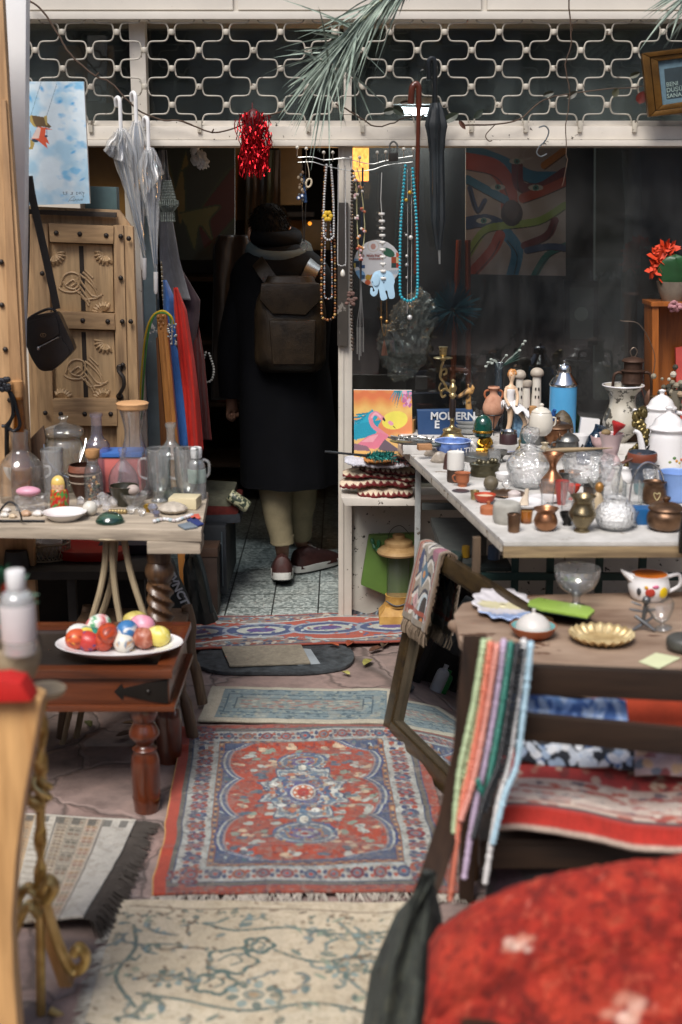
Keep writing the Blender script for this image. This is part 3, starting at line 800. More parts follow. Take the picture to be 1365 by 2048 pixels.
m=MB();m.slab([(2,200),(12,200),(52,900),(24,900)],YB-.012,.02,.003);part(pl,'edge_batten',m,wood('#8f6d49','#b08a62','z',.6,7))
for x,y in((3,524),(4,610),(11,699),(20,800)):
 c=MB();c.ball(P(x,y,YB-.004),(.009,.008,.009),10,6);part(pl,'stud',c,IRON)
m=MB();m.slab([(4,-40),(53,-40),(50,420),(46,720),(64,1344),(40,1344),(24,720)],4.62,.06,.004);solo('white_awning_post','plain white awning post between the plank door and the swing painting','post',m,mat('#dcdcdc',.5,var=.06,scale=3))
# glassware table (left)
ZT=.75
def corner_table(name,label,corners,z,th,mtop,overhang=None):
 q=[G(x,y,z)for x,y in corners]
 t=thing(name,label,'table',((q[0].x+q[2].x)/2,(q[0].y+q[2].y)/2,0))
 m=MB();m.prism([p-Vector((0,0,th))for p in q],(0,0,th),.004);part(t,'tabletop',m,mtop)
 return t,q
OLD=wood('#83786a','#b7a996','x',.7,6,dark='#6a5c4c')
lt,lq=corner_table('glassware_table','weathered grey wooden table crowded with glassware in front of the carved door',[(-260,1050),(403,1062),(417,984),(-200,975)],ZT,.035,OLD)
m=MB();fr=[Vector((p.x,p.y,0))for p in lq]
m=MB();m.bx(fr[1].x-.17,fr[1].x-.005,fr[1].y+.006,fr[1].y+.12,ZT-.075,ZT-.0355,.004);part(lt,'corner_block',m,OLD)
DARKT=wood('#2e1f15','#5b4029','z',.4,8,coat=.3)
lp=P(318,1100,fr[1].y+.1);lz=ZT-.076
m=MB();rg=[]
nseg=24
for i in range(220):
 f=i/219;h=lz*f
 if f>.93:r_=.038;tw=0
 elif f>.83:r_=.034+.013*math.sin((f-.83)/.10*math.pi);tw=0
 elif f<.1:r_=.036;tw=0
 else:r_=.037;tw=.2
 rg.append([Vector((lp.x+math.cos(a)*r_*(1+tw*math.cos(3*a+f*105)),lp.y+math.sin(a)*r_*(1+tw*math.cos(3*a+f*105)),h))for a in[2*math.pi*k/nseg for k in range(nseg)]])
m.loft(rg);part(lt,'twisted_leg',m,DARKT)
for x,y in((fr[0].x+.3,fr[2].y-.04),(fr[0].x+.3,fr[1].y+.08)):
 m=MB();m.lathe(prof([(.028,0),(.03,.1),(.024,.3),(.03,.6),(.03,lz+.03)]),(x,y,0),1,16);part(lt,'leg',m,DARKT)
st=thing('cane_stool','pale bent cane stool with splayed legs under the glassware table','stool',tuple(G(225,1240,0)))
CANE=wood('#8d7c62','#b3a284','z',.5)
yb=3.98
for pts in([(214,1062),(210,1130),(200,1185),(184,1240),(172,1290)],[(224,1060),(226,1130),(232,1190),(240,1236),(250,1300)],[(246,1064),(258,1130),(272,1180),(292,1240),(305,1290)],[(232,1066),(226,1150),(214,1200),(200,1240),(192,1280)]):
 m=MB();dyy=.05 if pts[0][0]==232 else 0
 p_=[P(x,y,yb+dyy)for x,y in pts];e=p_[-1]-p_[-2];p_.append(p_[-1]+e*(p_[-1].z/max(-e.z,.01)))
 m.tube(cr(p_,5),.0105,8);part(st,'leg',m,CANE)
m=MB();zz=P(225,1066,yb).z;c0=P(228,1066,yb);m.lathe([(0,-.008),(.10,-.008),(.11,0),(.10,.008),(0,.008)],(c0.x,c0.y+.02,zz),1,24);part(st,'seat',m,CANE)
# low carved table with the eggs
ZL=.45
MAH=wood('#33180c','#653218','x',.35,5,coat=.5);MAHZ=wood('#34160b','#602c15','z',.28,5,coat=.7)
q=[G(x,y,ZL)for x,y in((-330,1338),(345,1342),(383,1243),(-200,1232))]
et=thing('low_table','low polished mahogany table with turned legs and iron straps holding the painted eggs','table',((q[0].x+q[1].x)/2,(q[0].y+q[2].y)/2,0))
x0,x1,y0,y1=q[0].x,q[1].x,q[1].y,q[2].y
sk=(q[2].x-q[1].x)
def sh(x,y):return x+sk*(y-y0)/(y1-y0)
def skbox(mb,xa,xb,ya,yb_,za,zb,bev=.004):
 mb.prism([(sh(xa,ya),ya,za),(sh(xb,ya),ya,za),(sh(xb,yb_),yb_,za),(sh(xa,yb_),yb_,za)],(0,0,zb-za),bev)
m=MB();skbox(m,x0+.05,x1-.05,y0+.05,y1-.05,ZL-.03,ZL-.012,0);part(et,'table_panel',m,mat('#252322',.3,var=.5,scale=12,coat=.4))
for a in((x0,x1,y0,y0+.05),(x0,x1,y1-.05,y1),(x1-.05,x1,y0+.0505,y1-.0505)):
 m=MB();skbox(m,*a,ZL-.024,ZL);part(et,'rim',m,MAH)
m=MB();skbox(m,x0+.02,x1-.012,y0+.014,y0+.04,ZL-.105,ZL-.0245);part(et,'apron',m,MAH)
m=MB();skbox(m,x1-.04,x1-.014,y0+.041,y1-.02,ZL-.105,ZL-.0245);part(et,'apron',m,MAH)
m=MB();skbox(m,x0,x1+.004,y0-.004,y0+.05,ZL-.122,ZL-.1055);part(et,'lower_moulding',m,MAH)
m=MB();skbox(m,x1-.045,x1+.004,y0+.0505,y1,ZL-.122,ZL-.1055);part(et,'lower_moulding',m,MAH)
IRONB=mat('#231f1c',.45,.5,var=.4)
yq=y0+.0125
m=MB();zc=ZL-.066;xe=x1-.016
pts=[(xe,zc+.036),(xe-.06,zc+.026),(xe-.125,zc+.010),(xe-.13,zc+.024),(xe-.152,zc),(xe-.13,zc-.024),(xe-.125,zc-.010),(xe-.06,zc-.026),(xe,zc-.036)]
m.prism([(a,yq,b)for a,b in pts],(0,-.004,0),.001);m.ball((xe-.055,yq-.004,zc),(.008,.006,.008),10,6);part(et,'iron_strap',m,IRONB)
LEGP=prof([(.040,ZL-.122),(.040,ZL-.122),(.041,ZL-.145),(.034,ZL-.165),(.030,ZL-.172),(.042,ZL-.20),(.043,ZL-.215),(.026,ZL-.235),(.024,ZL-.245),(.036,ZL-.255),(.033,ZL-.265),(.042,ZL-.30),(.040,.05),(.041,.045),(.036,0),(.036,0)][::-1],3)
for a,b in((P(290,1500,y0+.05).x,y0+.05),(P(338,1470,y1-.05).x,y1-.05),(x0+.06,y0+.05)):
 m=MB();m.lathe([(0,0)]+LEGP,(a,b,0),1,28);part(et,'leg',m,MAHZ)
m=MB();p_=[P(x,y,3.99)for x,y in((352,1268),(362,1310),(360,1350),(364,1385),(372,1405),(385,1418))];p_[-1].z=.018
m.tube(cr(p_,5),[.022]*8+[.02]*6+[.016]*6+[.020]*6,10)
cw=wood('#3a2c22','#6b5642','z',.5);cs_=thing('cabriole_stool','dark wooden stool with curved legs behind the low mahogany table','stool',(p_[-1].x-.2,4.15,0));part(cs_,'leg',m,cw)
for fx,dy in((-1,0),(1,.3),(-1,.3)):
 m=MB();xm=p_[0].x-.17;m.tube([Vector((xm+fx*(p.x-xm),p.y+dy,p.z))for p in cr(p_,5)],.019,10);part(cs_,'leg',m,cw)
m=MB();m.bx(p_[0].x-.36,p_[0].x+.01,3.98,4.32,.335,.36,.006);part(cs_,'seat',m,cw)
# white trestle table (right)
ZR=.80
PAINT=mat('#b4b1ab',.6,var=.3,scale=6,chips='#6d5c4a',chip_at=.645,chip_scale=15,col2='#d2cfcb',bump=.3)
q=[G(x,y,ZR)for x,y in((1008,1084),(1480,1084),(1420,880),(786,876))]
rt=thing('white_trestle_table','long white painted plank table covered with bric-a-brac beside the shop window','table',((q[0].x+q[1].x)/2,(q[0].y+q[2].y)/2,0))
dn=Vector((0,0,.012));m=MB();m.prism([p-dn for p in q],(0,0,.012),.001);part(rt,'painted_top',m,PAINT)
EDGE=wood('#665540','#a08a68','x',.7,8,dark='#5a4a38')
n1=(q[3]-q[0]).normalized();
def edge_board(a,b,off,th_=.022,hh=.034,mt=EDGE):
 d=(b-a).normalized();nrm=Vector((d.y,-d.x,0))*off
 m=MB();lo=Vector((0,0,.0125+hh))
 m.prism([a-lo,b-lo,b-lo-nrm*th_,a-lo-nrm*th_],(0,0,hh),.003);return m
part(rt,'edge_board',edge_board(q[0],q[1],1),EDGE)
part(rt,'edge_board',edge_board(q[0]+n1*.03,q[3],-1,.02,.024),mat('#b9b2a6',.7,var=.3,chips='#6a5a48',chip_at=.6))
STEEL=mat('#b4b8b6',.5,.3,var=.3,chips='#6a6258',chip_at=.66,chip_scale=30)
GREENF=mat('#2d4a46',.55,.2,var=.3,chips='#6d7672',chip_at=.7)
for a,b in((836,4.98),):
 p=P(a,1000,b);m=MB();m.bx(p.x-.011,p.x+.011,b-.011,b+.011,0,ZR-.037,.002);part(rt,'steel_leg',m,STEEL)
p=P(838,1000,4.98);zb=P(838,1008,4.98).z;m=MB();m.bx(p.x+.012,p.x+.8,4.97,4.99,zb-.022,zb+.004,.002);part(rt,'steel_rail',m,mat('#5b605e',.5,.3,var=.4))
for a,b in((952,3.8),(1030,4.3),(1100,4.3),(1198,4.3),(1284,4.3)):
 p=P(a,1150,b);m=MB();mt=GREENF if b>4 else wood('#3a2f24','#5c4a38','z',.7);m.bx(p.x-.012,p.x+.012,b-.012,b+.012,0,ZR-.05,.002);part(rt,'green_leg' if b>4 else 'wooden_leg',m,mt)
z_=P(1100,1150,4.28).z;a,b=P(958,1150,4.27),P(1420,1150,4.27);m=MB();m.bx(a.x,b.x,4.262,4.282,z_-.015,z_+.010,.002);part(rt,'green_rail',m,GREENF)
# low round-cornered table (right)
ZS=.62
OLD2=mat('#7a5a44',.6,var=.45,scale=6,col2='#a8927e',bump=.3,bscale=90,stretch=(.35,1,1),chips='#5a4030',chip_at=.64,chip_scale=7)
q=[G(x,y,ZS)for x,y in((958,1338),(1110,1362),(1290,1398),(1480,1420),(1480,1180),(1290,1184),(1100,1188),(985,1192),(925,1206),(908,1228),(918,1275))]
sw=thing('worn_side_table','worn brown wooden table with rounded corner holding glass bowl and gilt dish','table',(q[2].x,q[2].y+.2,0))
m=MB();m.prism([p-Vector((0,0,.028))for p in q],(0,0,.028),.006);part(sw,'tabletop',m,OLD2)
q2=[G(x,y,ZS-.03)for x,y in((958,1352),(1110,1376),(1290,1412),(1480,1432))]
m=MB();m.prism([p+Vector((0,.02,-.05))for p in q2]+[p+Vector((0,.045,-.05))for p in q2[::-1]],(0,0,.05),.003);part(sw,'apron',m,wood('#2a1d15','#4a3526','x',.6))
for x,y in((q[0].x+.0,q[0].y+.1),(q[9].x+.05,q[9].y-.02),(q[3].x-.05,q[3].y+.1),(q[4].x-.05,q[4].y-.06)):
 m=MB();m.lathe(prof([(.026,0),(.03,.2),(.024,.4),(.03,ZS-.0285)]),(x,y,0),1,14);part(sw,'leg',m,wood('#4a3626','#7d6046','z',.6))
m=MB();a=G(902,1250,ZS-.01)
m.tube([G(962,1282,ZS-.02),G(925,1262,ZS-.018),G(905,1250,ZS-.016)],[.014,.018,.015],10);solo('wooden_chair_back_knob','worn rounded end of a wooden chair rail against the side table corner','chair rail',m,OLD2)
# leaning mirror
O=G(780,1462,.0);bd=Vector((.334,-.943,0)).normalized();up=Vector((.125,.075,.64));upn=up.normalized();Lm,Hm=.86,up.length
nm=bd.cross(upn).normalized()
if nm.x>0:nm=-nm
mr=thing('leaning_mirror','large dark wood framed mirror leaning sideways against the worn side table','mirror',tuple(O+bd*Lm/2))
FRM=wood('#231b12','#43351f','y',.4,7,coat=.3)
def mpt(a,h,n):return O+bd*a+upn*h+nm*n
def mbar(a0,a1,h0,h1,n0,n1):
 m=MB();m.prism([mpt(a0,h0,n0),mpt(a1,h0,n0),mpt(a1,h1,n0),mpt(a0,h1,n0)],nm*(n1-n0),.004);return m
fw=.052
for a in((0,fw,0,Hm),(Lm-fw,Lm,0,Hm),(fw+.0005,Lm-fw-.0005,0,fw),(fw+.0005,Lm-fw-.0005,Hm-fw,Hm)):
 part(mr,'frame_bar',mbar(*a,0,.03),FRM)
 b=list(a)
 part(mr,'inner_moulding',mbar(*((fw+.0005,fw+.010,fw,Hm-fw)if a[1]==fw else(Lm-fw-.010,Lm-fw-.0005,fw,Hm-fw)if a[0]==Lm-fw else(fw+.011,Lm-fw-.011,fw+.0005,fw+.010)if a[2]==0 else(fw+.011,Lm-fw-.011,Hm-fw-.010,Hm-fw-.0005)),.004,.022),mat('#5a5040',.4,.4,var=.4))
mm,nt,b,N,L=_new('mirror_silver');b.inputs['Metallic'].default_value=1;b.inputs['Base Color'].default_value=(.80,.84,.86,1)
L(_ramp(N,L,_noise(N,L,_coords(N,L),6,6),[(.45,'#0a0a0a'),(.8,'#3a3a3a')]),b.inputs['Roughness'])
m=MB();m.prism([mpt(fw*.8,fw*.8,.002),mpt(Lm-fw*.8,fw*.8,.002),mpt(Lm-fw*.8,Hm-fw*.8,.002),mpt(fw*.8,Hm-fw*.8,.002)],nm*.003,0);part(mr,'mirror_glass',m,mm,smooth=False)
m=MB();m.prism([mpt(.01,.01,-.004),mpt(Lm-.01,.01,-.004),mpt(Lm-.01,Hm-.01,-.004),mpt(.01,Hm-.01,-.004)],nm*.0035,0);part(mr,'backing_board',m,mat('#4a4138',.8))
U,V=uv(120,200);wk,hk=.165,.40
c=Canvas(U*wk,V*hk,'#8d8578',5)
c.rect(.012,.022,0,hk,'#8a3f2c');c.rect(.026,.032,0,hk,'#a0684e');c.rect(wk-.024,wk-.014,0,hk,'#8a3f2c')
for k in range(7):
 y=.06+k*.055
 c.curve([(.035,y+.03),(.06,y),(.085,y+.035),(.11,y),(.14,y+.03)],.012,'#2c2c38');c.curve([(.035,y+.04),(.06,y+.012),(.085,y+.046),(.11,y+.012),(.14,y+.04)],.010,'#c3bdb4')
c.poly([(.06,.23),(.085,.19),(.11,.23),(.085,.28)],'#2f5a72');c.ell(.085,.235,.008,.012,'#b57838');c.ell(.06,.33,.02,.028,'#b58a8a');c.ell(.06,.33,.009,.013,'#7d4a4a')
c.ell(.115,.35,.024,.06,'#aab6bb');c.ell(.115,.35,.016,.05,'#2e2420');c.ell(.115,.38,.006,.012,'#b56a30');c.ell(.13,.15,.02,.03,'#8f5a6a');c.ell(.045,.2,.012,.04,'#2f3a5e')
c.rect(0,wk,hk-.05,hk-.035,'#8a3f2c');c.rect(0,wk,hk-.022,hk,'#7a6f60');c.rect(0,.008,0,hk,'#6a6250');c.rect(wk-.008,wk,0,hk,'#7a6a5a');c.grain(.2)
S_=V*hk;Pts=np.zeros(U.shape+(3,));back=.10
A=.03+U*wk*1.05+.05*np.clip(S_-back,0,1)*U
ripple=.012*np.sin(U*7+1)*np.clip((S_-back)*3,.15,1)
hh=np.where(S_<back,Hm-(back-S_),np.where(S_<back+.05,Hm+.008*np.sin((S_-back)/.05*math.pi),Hm-(S_-back-.05)))
nn=np.where(S_<back,-.010,np.where(S_<back+.05,-.010+.05*(S_-back)/.05,.040))+np.abs(ripple)*(S_>back)
for k in range(3):Pts[...,k]=O[k]+bd[k]*A+upn[k]*hh+nm[k]*nn
kt=thing('draped_kilim','small multicoloured kilim draped over the top corner of the leaning mirror','rug',tuple(mpt(.1,Hm-.2,.05)))
o=part(kt,'weave',grid_mb(Pts,c.C),painted(.95,.6,400,sheen=.2,var=.3));solidify(o,.006,1)
fringe(kt,Pts[:,-1],(-.1,-.3,0),'#6d5a48',110,.014,3,hang=1);fringe(kt,Pts[-1],(-.2,-.2,0),'#7a6a58',110,.045,7,hang=1);
# dark chair with bead strings, seen from behind
ch=thing('slatted_chair','dark slat-back chair by the worn side table, red textiles on its seat','chair',(.55,2.55,0))
DW=wood('#160f0b','#332419','x',.5,6);DWZ=wood('#1a110c','#38261a','z',.45,6)
def bar3(p0,p1,w,h,mt,nm_,root):
 m=MB();p0,p1=Vector(p0),Vector(p1);d=(p1-p0).normalized();s_=d.cross(Vector((0,0,1))).normalized()
 m.prism([p0-s_*w,p1-s_*w,p1+s_*w,p0+s_*w],(0,0,h),.004);return part(root,nm_,m,mt)
YC=2.52
def slat(a,b,cpx,name_):
 m=MB();m.slab([(a[0],a[1]),(b[0],b[1]),(b[0],b[1]+cpx),(a[0],a[1]+cpx)],YC,.022,.003);part(ch,name_,m,DW)
slat((955,1328),(1460,1350),58,'top_rail');slat((965,1422),(1460,1468),52,'back_slat')
m=MB();m.loft([[P(x+dx,y,Y_+dy)for dx,dy in((-sx,-.02),(sx,-.02),(sx,.02),(-sx,.02))]for x,y,Y_,sx in((950,1270,2.53,24),(945,1340,2.52,24),(930,1500,2.50,24),(900,1640,2.48,25),(862,1760,2.44,26),(815,1880,2.40,26),(770,2020,2.36,28))]);part(ch,'back_leg',m,DWZ)
a,b=P(960,1690,2.56),P(1480,1700,2.56)
m=MB();m.bx(a.x,1.0,2.56,2.585,.33,.385,.003);part(ch,'seat_rail',m,DW)
m=MB();m.bx(a.x,1.0,2.56,3.02,.386,.398,.002);part(ch,'seat',m,DW)
for x,y in((a.x+.02,3.0),(.98,3.0),(.98,2.57)):
 m=MB();m.bx(x-.018,x+.018,y-.018,y+.018,0,.385 if y>2.9 else .84,.003);part(ch,'front_leg' if y>2.9 else 'back_leg',m,DWZ)
def cloth(name,label,cat,pts4,base,paint,n=120,m_=70,amp=.008,th=.006,seed=3,grp=None,sag=None,rough=.95,sheen=.3,kind=None,mtl=None,solid=True):
 U,V=uv(n,m_)
 q=pts4;w=((q[1]-q[0]).length+(q[2]-q[3]).length)/2;h=((q[3]-q[0]).length+(q[2]-q[1]).length)/2
 c=Canvas(U*w,V*h,base,seed);c.w,c.h=w,h
 if paint:paint(c)
 c.grain(.12)
 Pts=bil(*q,U,V)
 nrm=(q[1]-q[0]).cross(q[3]-q[0]).normalized()
 dsp=(vnoise(U*w,V*h,9,seed)-.5)*2*amp
 for k in range(3):Pts[...,k]+=nrm[k]*dsp
 if sag:sag(Pts,U,V)
 m=grid_mb(Pts,c.C);o=solo(name,label,cat,m,mtl or painted(rough,.4,320,sheen=sheen,var=.25),grp)
 if solid:solidify(o,th,0)
 return o
def redprint(c):
 w,h=c.w,c.h
 for i in range(90):c.ell(c.r.uniform(0,w),c.r.uniform(0,h*.42),c.r.uniform(.007,.016),c.r.uniform(.005,.011),c.r.choice(['#c9a890','#d0b49c','#b06a58','#8a3a34']),c.r.uniform(0,3))
 c.rect(0,w,h*.42,h*.90,'#bfa99a');c.rect(0,w,h*.50,h*.53,'#a04a3c');c.rect(0,w,h*.80,h*.84,'#8a5048')
 for i in range(130):c.ell(c.r.uniform(0,w),h*c.r.uniform(.43,.89),c.r.uniform(.008,.02),c.r.uniform(.004,.008),c.r.choice(['#9c3c30','#6a5a5e','#d0c0b0','#a8503c']),c.r.uniform(-.3,.3))
 c.rect(0,w,h*.88,h*.91,'#4a3a3c');c.rect(0,w,h*.91,h,'#a3261a');c.rect(0,w,h*.985,h,'#b09a8c')
def rsag(P_,U,V):P_[...,2]+=np.where(V>.93,-(V-.93)*.35,.012*np.sin(V*9))+.01*np.sin(U*8)
cloth('folded_red_rug','folded red rug with cream border lying on the dark slat-back chair seat','rug',[G(1010,1505,.47),G(1480,1520,.47),G(1480,1695,.45),G(985,1640,.45)],'#b23a34',redprint,seed=4,th=.014,sag=rsag)
def bw(c):
 for i in range(150):c.ell(c.r.uniform(0,c.w),c.r.uniform(0,c.h),c.r.uniform(.008,.016),c.r.uniform(.007,.013),c.r.choice(['#c9d0d8','#9fb0c4','#20242c','#e0e2e4','#4a6a94']),c.r.uniform(0,3))
def bsag(P_,U,V):P_[...,2]+=.03*np.sin(V*3.1)+.012*np.sin(U*23)*np.sin(V*3.1)
cloth('dotted_cloth','crumpled navy cloth with white dots piled behind the folded red rug','cloth',[G(1030,1470,.50),G(1300,1478,.50),G(1300,1540,.49),G(1030,1524,.49)],'#22262e',bw,seed=6,amp=.02,sag=bsag)
cloth('pale_print_cloth','pale pink printed cloth bundled at the right end behind the folded red rug','cloth',[G(1270,1490,.50),G(1480,1500,.50),G(1480,1566,.49),G(1270,1548,.49)],'#b09a98',lambda c:[c.ell(c.r.uniform(0,c.w),c.r.uniform(0,c.h),.012,.009,c.r.choice(['#8a4a4a','#d8cabc','#6a707c','#c0a080']))for i in range(60)],seed=7,amp=.02,sag=bsag)
zc=.64
cloth('blue_scarf','blue crinkled scarf lying between the chair slats','scarf',[P(1005,1386,2.60),P(1250,1404,2.60),P(1258,1450,2.555),P(1010,1440,2.555)],'#6d93c8',lambda c:[c.ell(c.r.uniform(0,c.w),c.r.uniform(0,c.h),.008,.02,c.r.choice(['#b9cdea','#4a6ca8','#88a8dc']),c.r.uniform(-.6,.6))for i in range(90)],seed=8,amp=.025,n=90,m_=40)
def osag(P_,U,V):P_[...,2]+=.05*np.sin(U*3.1)*(1-V)
cloth('orange_blanket','orange blanket with a mustard corner folded behind the upper chair slats','blanket',[P(1150,1420,2.66),P(1480,1376,2.66),P(1480,1475,2.59),P(1160,1460,2.59)],'#b5401f',lambda c:c.poly([(c.w*.62,0),(c.w,0),(c.w,c.h*.6)],'#c9964c'),seed=9,amp=.006,sag=osag)
def dsag(P_,U,V):P_[...,1]+=.02*np.sin(U*20+V*2)
cloth('dark_plum_drape','dark plum cloth hanging below the front edge of the folded red rug','cloth',[P(985,1655,2.60),P(1500,1700,2.60),P(1500,1930,2.62),P(960,1960,2.62)],'#1f1418',lambda c:c.put(vnoise(c.X,c.Y,8,3)>.6,'#3a2030',.6),seed=5,sag=dsag)
bs='bead strings over the chair post'
SP=[('pale green','#b3c79c',968,928,905,1700),('orange coral','#d87a60',981,948,900,1800),('coral pink','#d68f80',994,960,922,1640),('lilac','#bca8c2',1008,975,928,1760),('teal','#2f7a6c',1022,990,955,1560),('black','#23262a',1035,1003,945,1680),('white pearl','#d4d2d0',1048,1022,970,1770),('sky blue','#a8c8d8',1062,1040,985,1690)]
for i,(nm_,cc,xa,xb,xc,ye)in enumerate(SP):
 Yb=YC-.045-.006*(i%3)
 top=P(xa,1284+(i%3)*4,Yb)
 path=cr([P(xa-4,1310,Yb+.09),top,P(xa-(xa-xb)*.25,1350,Yb-.01),P((xa+xb)/2-4,1430,Yb-.01),P(xb-6,1530,Yb-.012),P((xb+xc)/2-2,1620 if ye>1700 else 1590,Yb-.015),P(xc,ye,Yb-.02)],10)
 path2=[p+Vector((.012,.004,0))for p in path[:-6]]
 m=beads(path,.0072,cc,gap=1.3,seg=8,jit=.12,seed=i)
 if i in(0,5):beads(path2,.0056,cc,m,seg=7,jit=.14,seed=i+9)
 o=solo('bead_necklace','%s bead string draped over the left post of the slatted chair'%nm_,'necklace',m,painted(.35,0,coat=.3),bs)
m=MB();m.tube(cr([P(872,1806,2.44),P(866,1840,2.435),P(862,1880,2.43),P(866,1910,2.43)],4),[.008]*4+[.011]*6+[.007]*3,8);solo('white_tassel','white tassel at the lower end of the orange coral bead string','tassel',m,mat('#c9c6c6',.8))
# nearest: red throw over a second chair, grey throw beside it
zr=.74
def thr(c):
 w,h=c.w,c.h
 n1=vnoise(c.X,c.Y,26,3);n2=vnoise(c.X,c.Y,55,8)
 c.put(n1>.56,'#80190e',.7);c.put(n1<.40,'#a83420',.8);c.put(n2>.66,'#5f120a',.7);c.put(n2<.28,'#b04a34',.6)
 for i in range(26):c.ell(c.r.uniform(0,w),c.r.uniform(0,h),c.r.uniform(.006,.014),c.r.uniform(.003,.006),c.r.choice(['#b8594a','#d08a78','#6d1a12']),c.r.uniform(0,3),soft=.6)
 for x,y,r_ in((w*.26,h*.20,.030),(w*.60,h*.45,.040),(w*.92,h*.30,.014)):[c.ell(x+c.r.gauss(0,r_*.45),y+c.r.gauss(0,r_*.3),r_*c.r.uniform(.25,.6),r_*c.r.uniform(.2,.4),c.r.choice(['#d9aa98','#e0c4b4','#c98a74']),c.r.uniform(-.4,.6),.85,soft=.7)for k in range(12)]
U,V=uv(200,170)
ex=np.array([858,880,940,1010,1090,1170,1260,1365,1480],float);ey=np.array([1880,1846,1808,1778,1752,1734,1722,1714,1710],float)
xs=858+U[0]*(1500-858);ys=np.interp(xs,ex,ey)
Pts=np.zeros(U.shape+(3,))
for i in range(U.shape[1]):
 a=P(xs[i],ys[i],1.96)
 for j in range(U.shape[0]):
  v=V[j,0];s_=v*.62
  yy_=a.y-.12*math.sin(min(1,s_/.20)*math.pi/2)-max(0,s_-.20)*.50
  zz_=a.z-.10*(1-math.cos(min(1,s_/.20)*math.pi/2))-max(0,s_-.20)*.82
  Pts[j,i]=(a.x-.05*v*(1-U[j,i]),yy_,zz_)
w_,h_=.62,.62
c=Canvas(U*w_,V*h_,'#9c2818',11);c.w,c.h=w_,h_;thr(c);c.grain(.18)
dsp=(vnoise(U*w_,V*h_,8,3)-.5)*.024+(vnoise(U*w_,V*h_,60,5)-.5)*.012
Pts[...,1]-=dsp*.6;Pts[...,2]+=dsp
rc=thing('covered_chair','chair nearest the camera completely covered by a red floral velvet throw','chair',(.5,1.9,0))
o=part(rc,'velvet_throw',grid_mb(Pts,c.C),painted(.95,.7,160,var=.35));solidify(o,.012,-1)
m=MB();m.slab([(900,1900),(1000,1830),(1160,1770),(1365,1745),(1490,1745),(1490,2200),(900,2200)],1.99,.04,.01);part(rc,'back_panel',m,DW)
for x in(.20,.62):
 for y in(1.60,1.99):m=MB();m.bx(x,x+.035,y,y+.035,0,.44,.003);part(rc,'leg',m,DWZ)
m=MB();m.bx(.19,.67,1.58,2.03,.44,.47,.01);part(rc,'seat',m,DW)
U,V=uv(70,110)
ol=np.interp(V,[0,.12,.35,1],[848,792,742,690]);orr=np.interp(V,[0,.15,1],[868,885,900]);yy=1742+V*520
X_=ol*(1-U)+orr*U;Pts=np.zeros(U.shape+(3,))
for j in range(U.shape[0]):
 for i in range(U.shape[1]):
  Pts[j,i]=P(X_[j,i],yy[j,i]+40*abs(U[j,i]-.6)*(1-V[j,i]),2.26-.10*math.sin(U[j,i]*math.pi)+.02*math.sin(U[j,i]*14+V[j,i]*3))
c=Canvas(U,V,'#40453f',3);c.put(vnoise(U,V,6,3)>.55,'#4c524c',.6);c.put(vnoise(U,V,14,8)>.62,'#5d5f50',.4);c.put(vnoise(U,V,9,9)>.6,'#262a29',.6);c.grain(.1)
o=solo('grey_green_throw','dark grey green plush throw hanging below the bead strings beside the red throw','throw',grid_mb(Pts,c.C),painted(1.0,.6,200,var=.3));solidify(o,.012,1)
# things hung on and around the shop front
YH=5.14
def swing(c):
 n=vnoise(c.X,c.Y,.03,4);c.put(np.clip((n-.42)*4,0,1),'#a9d3ea',.9);n=vnoise(c.X*.6+c.Y*.5,c.Y-c.X*.4,.05,9);c.put(np.clip((n-.6)*6,0,1),'#6fbbe6',.8)
 for x,y,rx,ry in((84,177,5,9),(60,195,5,12),(120,203,8,5),(146,206,6,4),(147,303,8,3),(165,358,9,3),(134,173,9,4)):c.ell(x,y,rx,ry,'#3fa5e0',-.5,.9,soft=.8)
 c.line([(83,163),(62,231)],.8,'#5a7a90');c.line([(114,168),(94,230)],.8,'#5a7a90');c.line([(60,232),(62,275)],.8,'#4a5a80')
 c.poly([(60,230),(66,229),(72,250),(72,254),(66,250),(61,242)],'#b8a058');c.poly([(64,230),(76,231),(92,234),(94,242),(103,252),(100,255),(85,252),(74,254),(68,244)],'#6a5436')
 c.poly([(88,232),(94,230),(95,250),(92,248)],'#c0a860')
 c.poly([(76,252),(92,254),(106,258),(92,258),(91,268),(100,288),(92,283),(96,296),(86,288),(74,278),(63,276)],'#e2603c');c.poly([(76,252),(82,256),(78,276),(63,276),(70,264)],'#ead0c4')
 c.ell(70,280,7,3,'#27435a',.2);c.ell(93,271,3,2.5,'#27435a');c.line([(94,256),(94,270)],1,'#3a5a9a')
 c.poly([(61,276),(66,282),(70,284),(66,297),(57,297),(61,291)],'#b8a058')
 for pts in([(126,384),(129,383),(127,388),(130,388)],[(136,383),(132,384),(133,386),(135,387),(132,389)],[(143,384),(146,384),(144,386),(146,388),(142,389)],[(153,384),(155,384),(153,388),(156,388)],[(159,384),(158,387),(161,387),(161,384),(159,384)],[(164,383),(164,388)],[(165,385),(169,385),(167,389)]):c.line(pts,.9,'#2c4460')
 c.curve([(137,403),(142,397),(146,393),(150,393),(147,399),(141,402),(150,401),(152,398),(154,402),(157,398),(159,401),(163,398),(164,401),(168,393),(165,391)],.8,'#2c3c50')
mb=picture([(20,163),(168,163),(180,407),(26,411)],4.86,'#dcecf4',150,230,swing,.018,5)
solo('swing_painting','pale blue canvas painting of a girl in orange on a swing above the carved door','painting',mb,painted(.6,.15,300))
LEATH=mat('#231f1f',.38,var=.35,bump=.3,bscale=120,coat=.15)
YB2=4.72
bg=thing('shoulder_bag','small black leather shoulder bag hanging by a wide strap on the carved door','bag',tuple(P(97,690,YB2)))
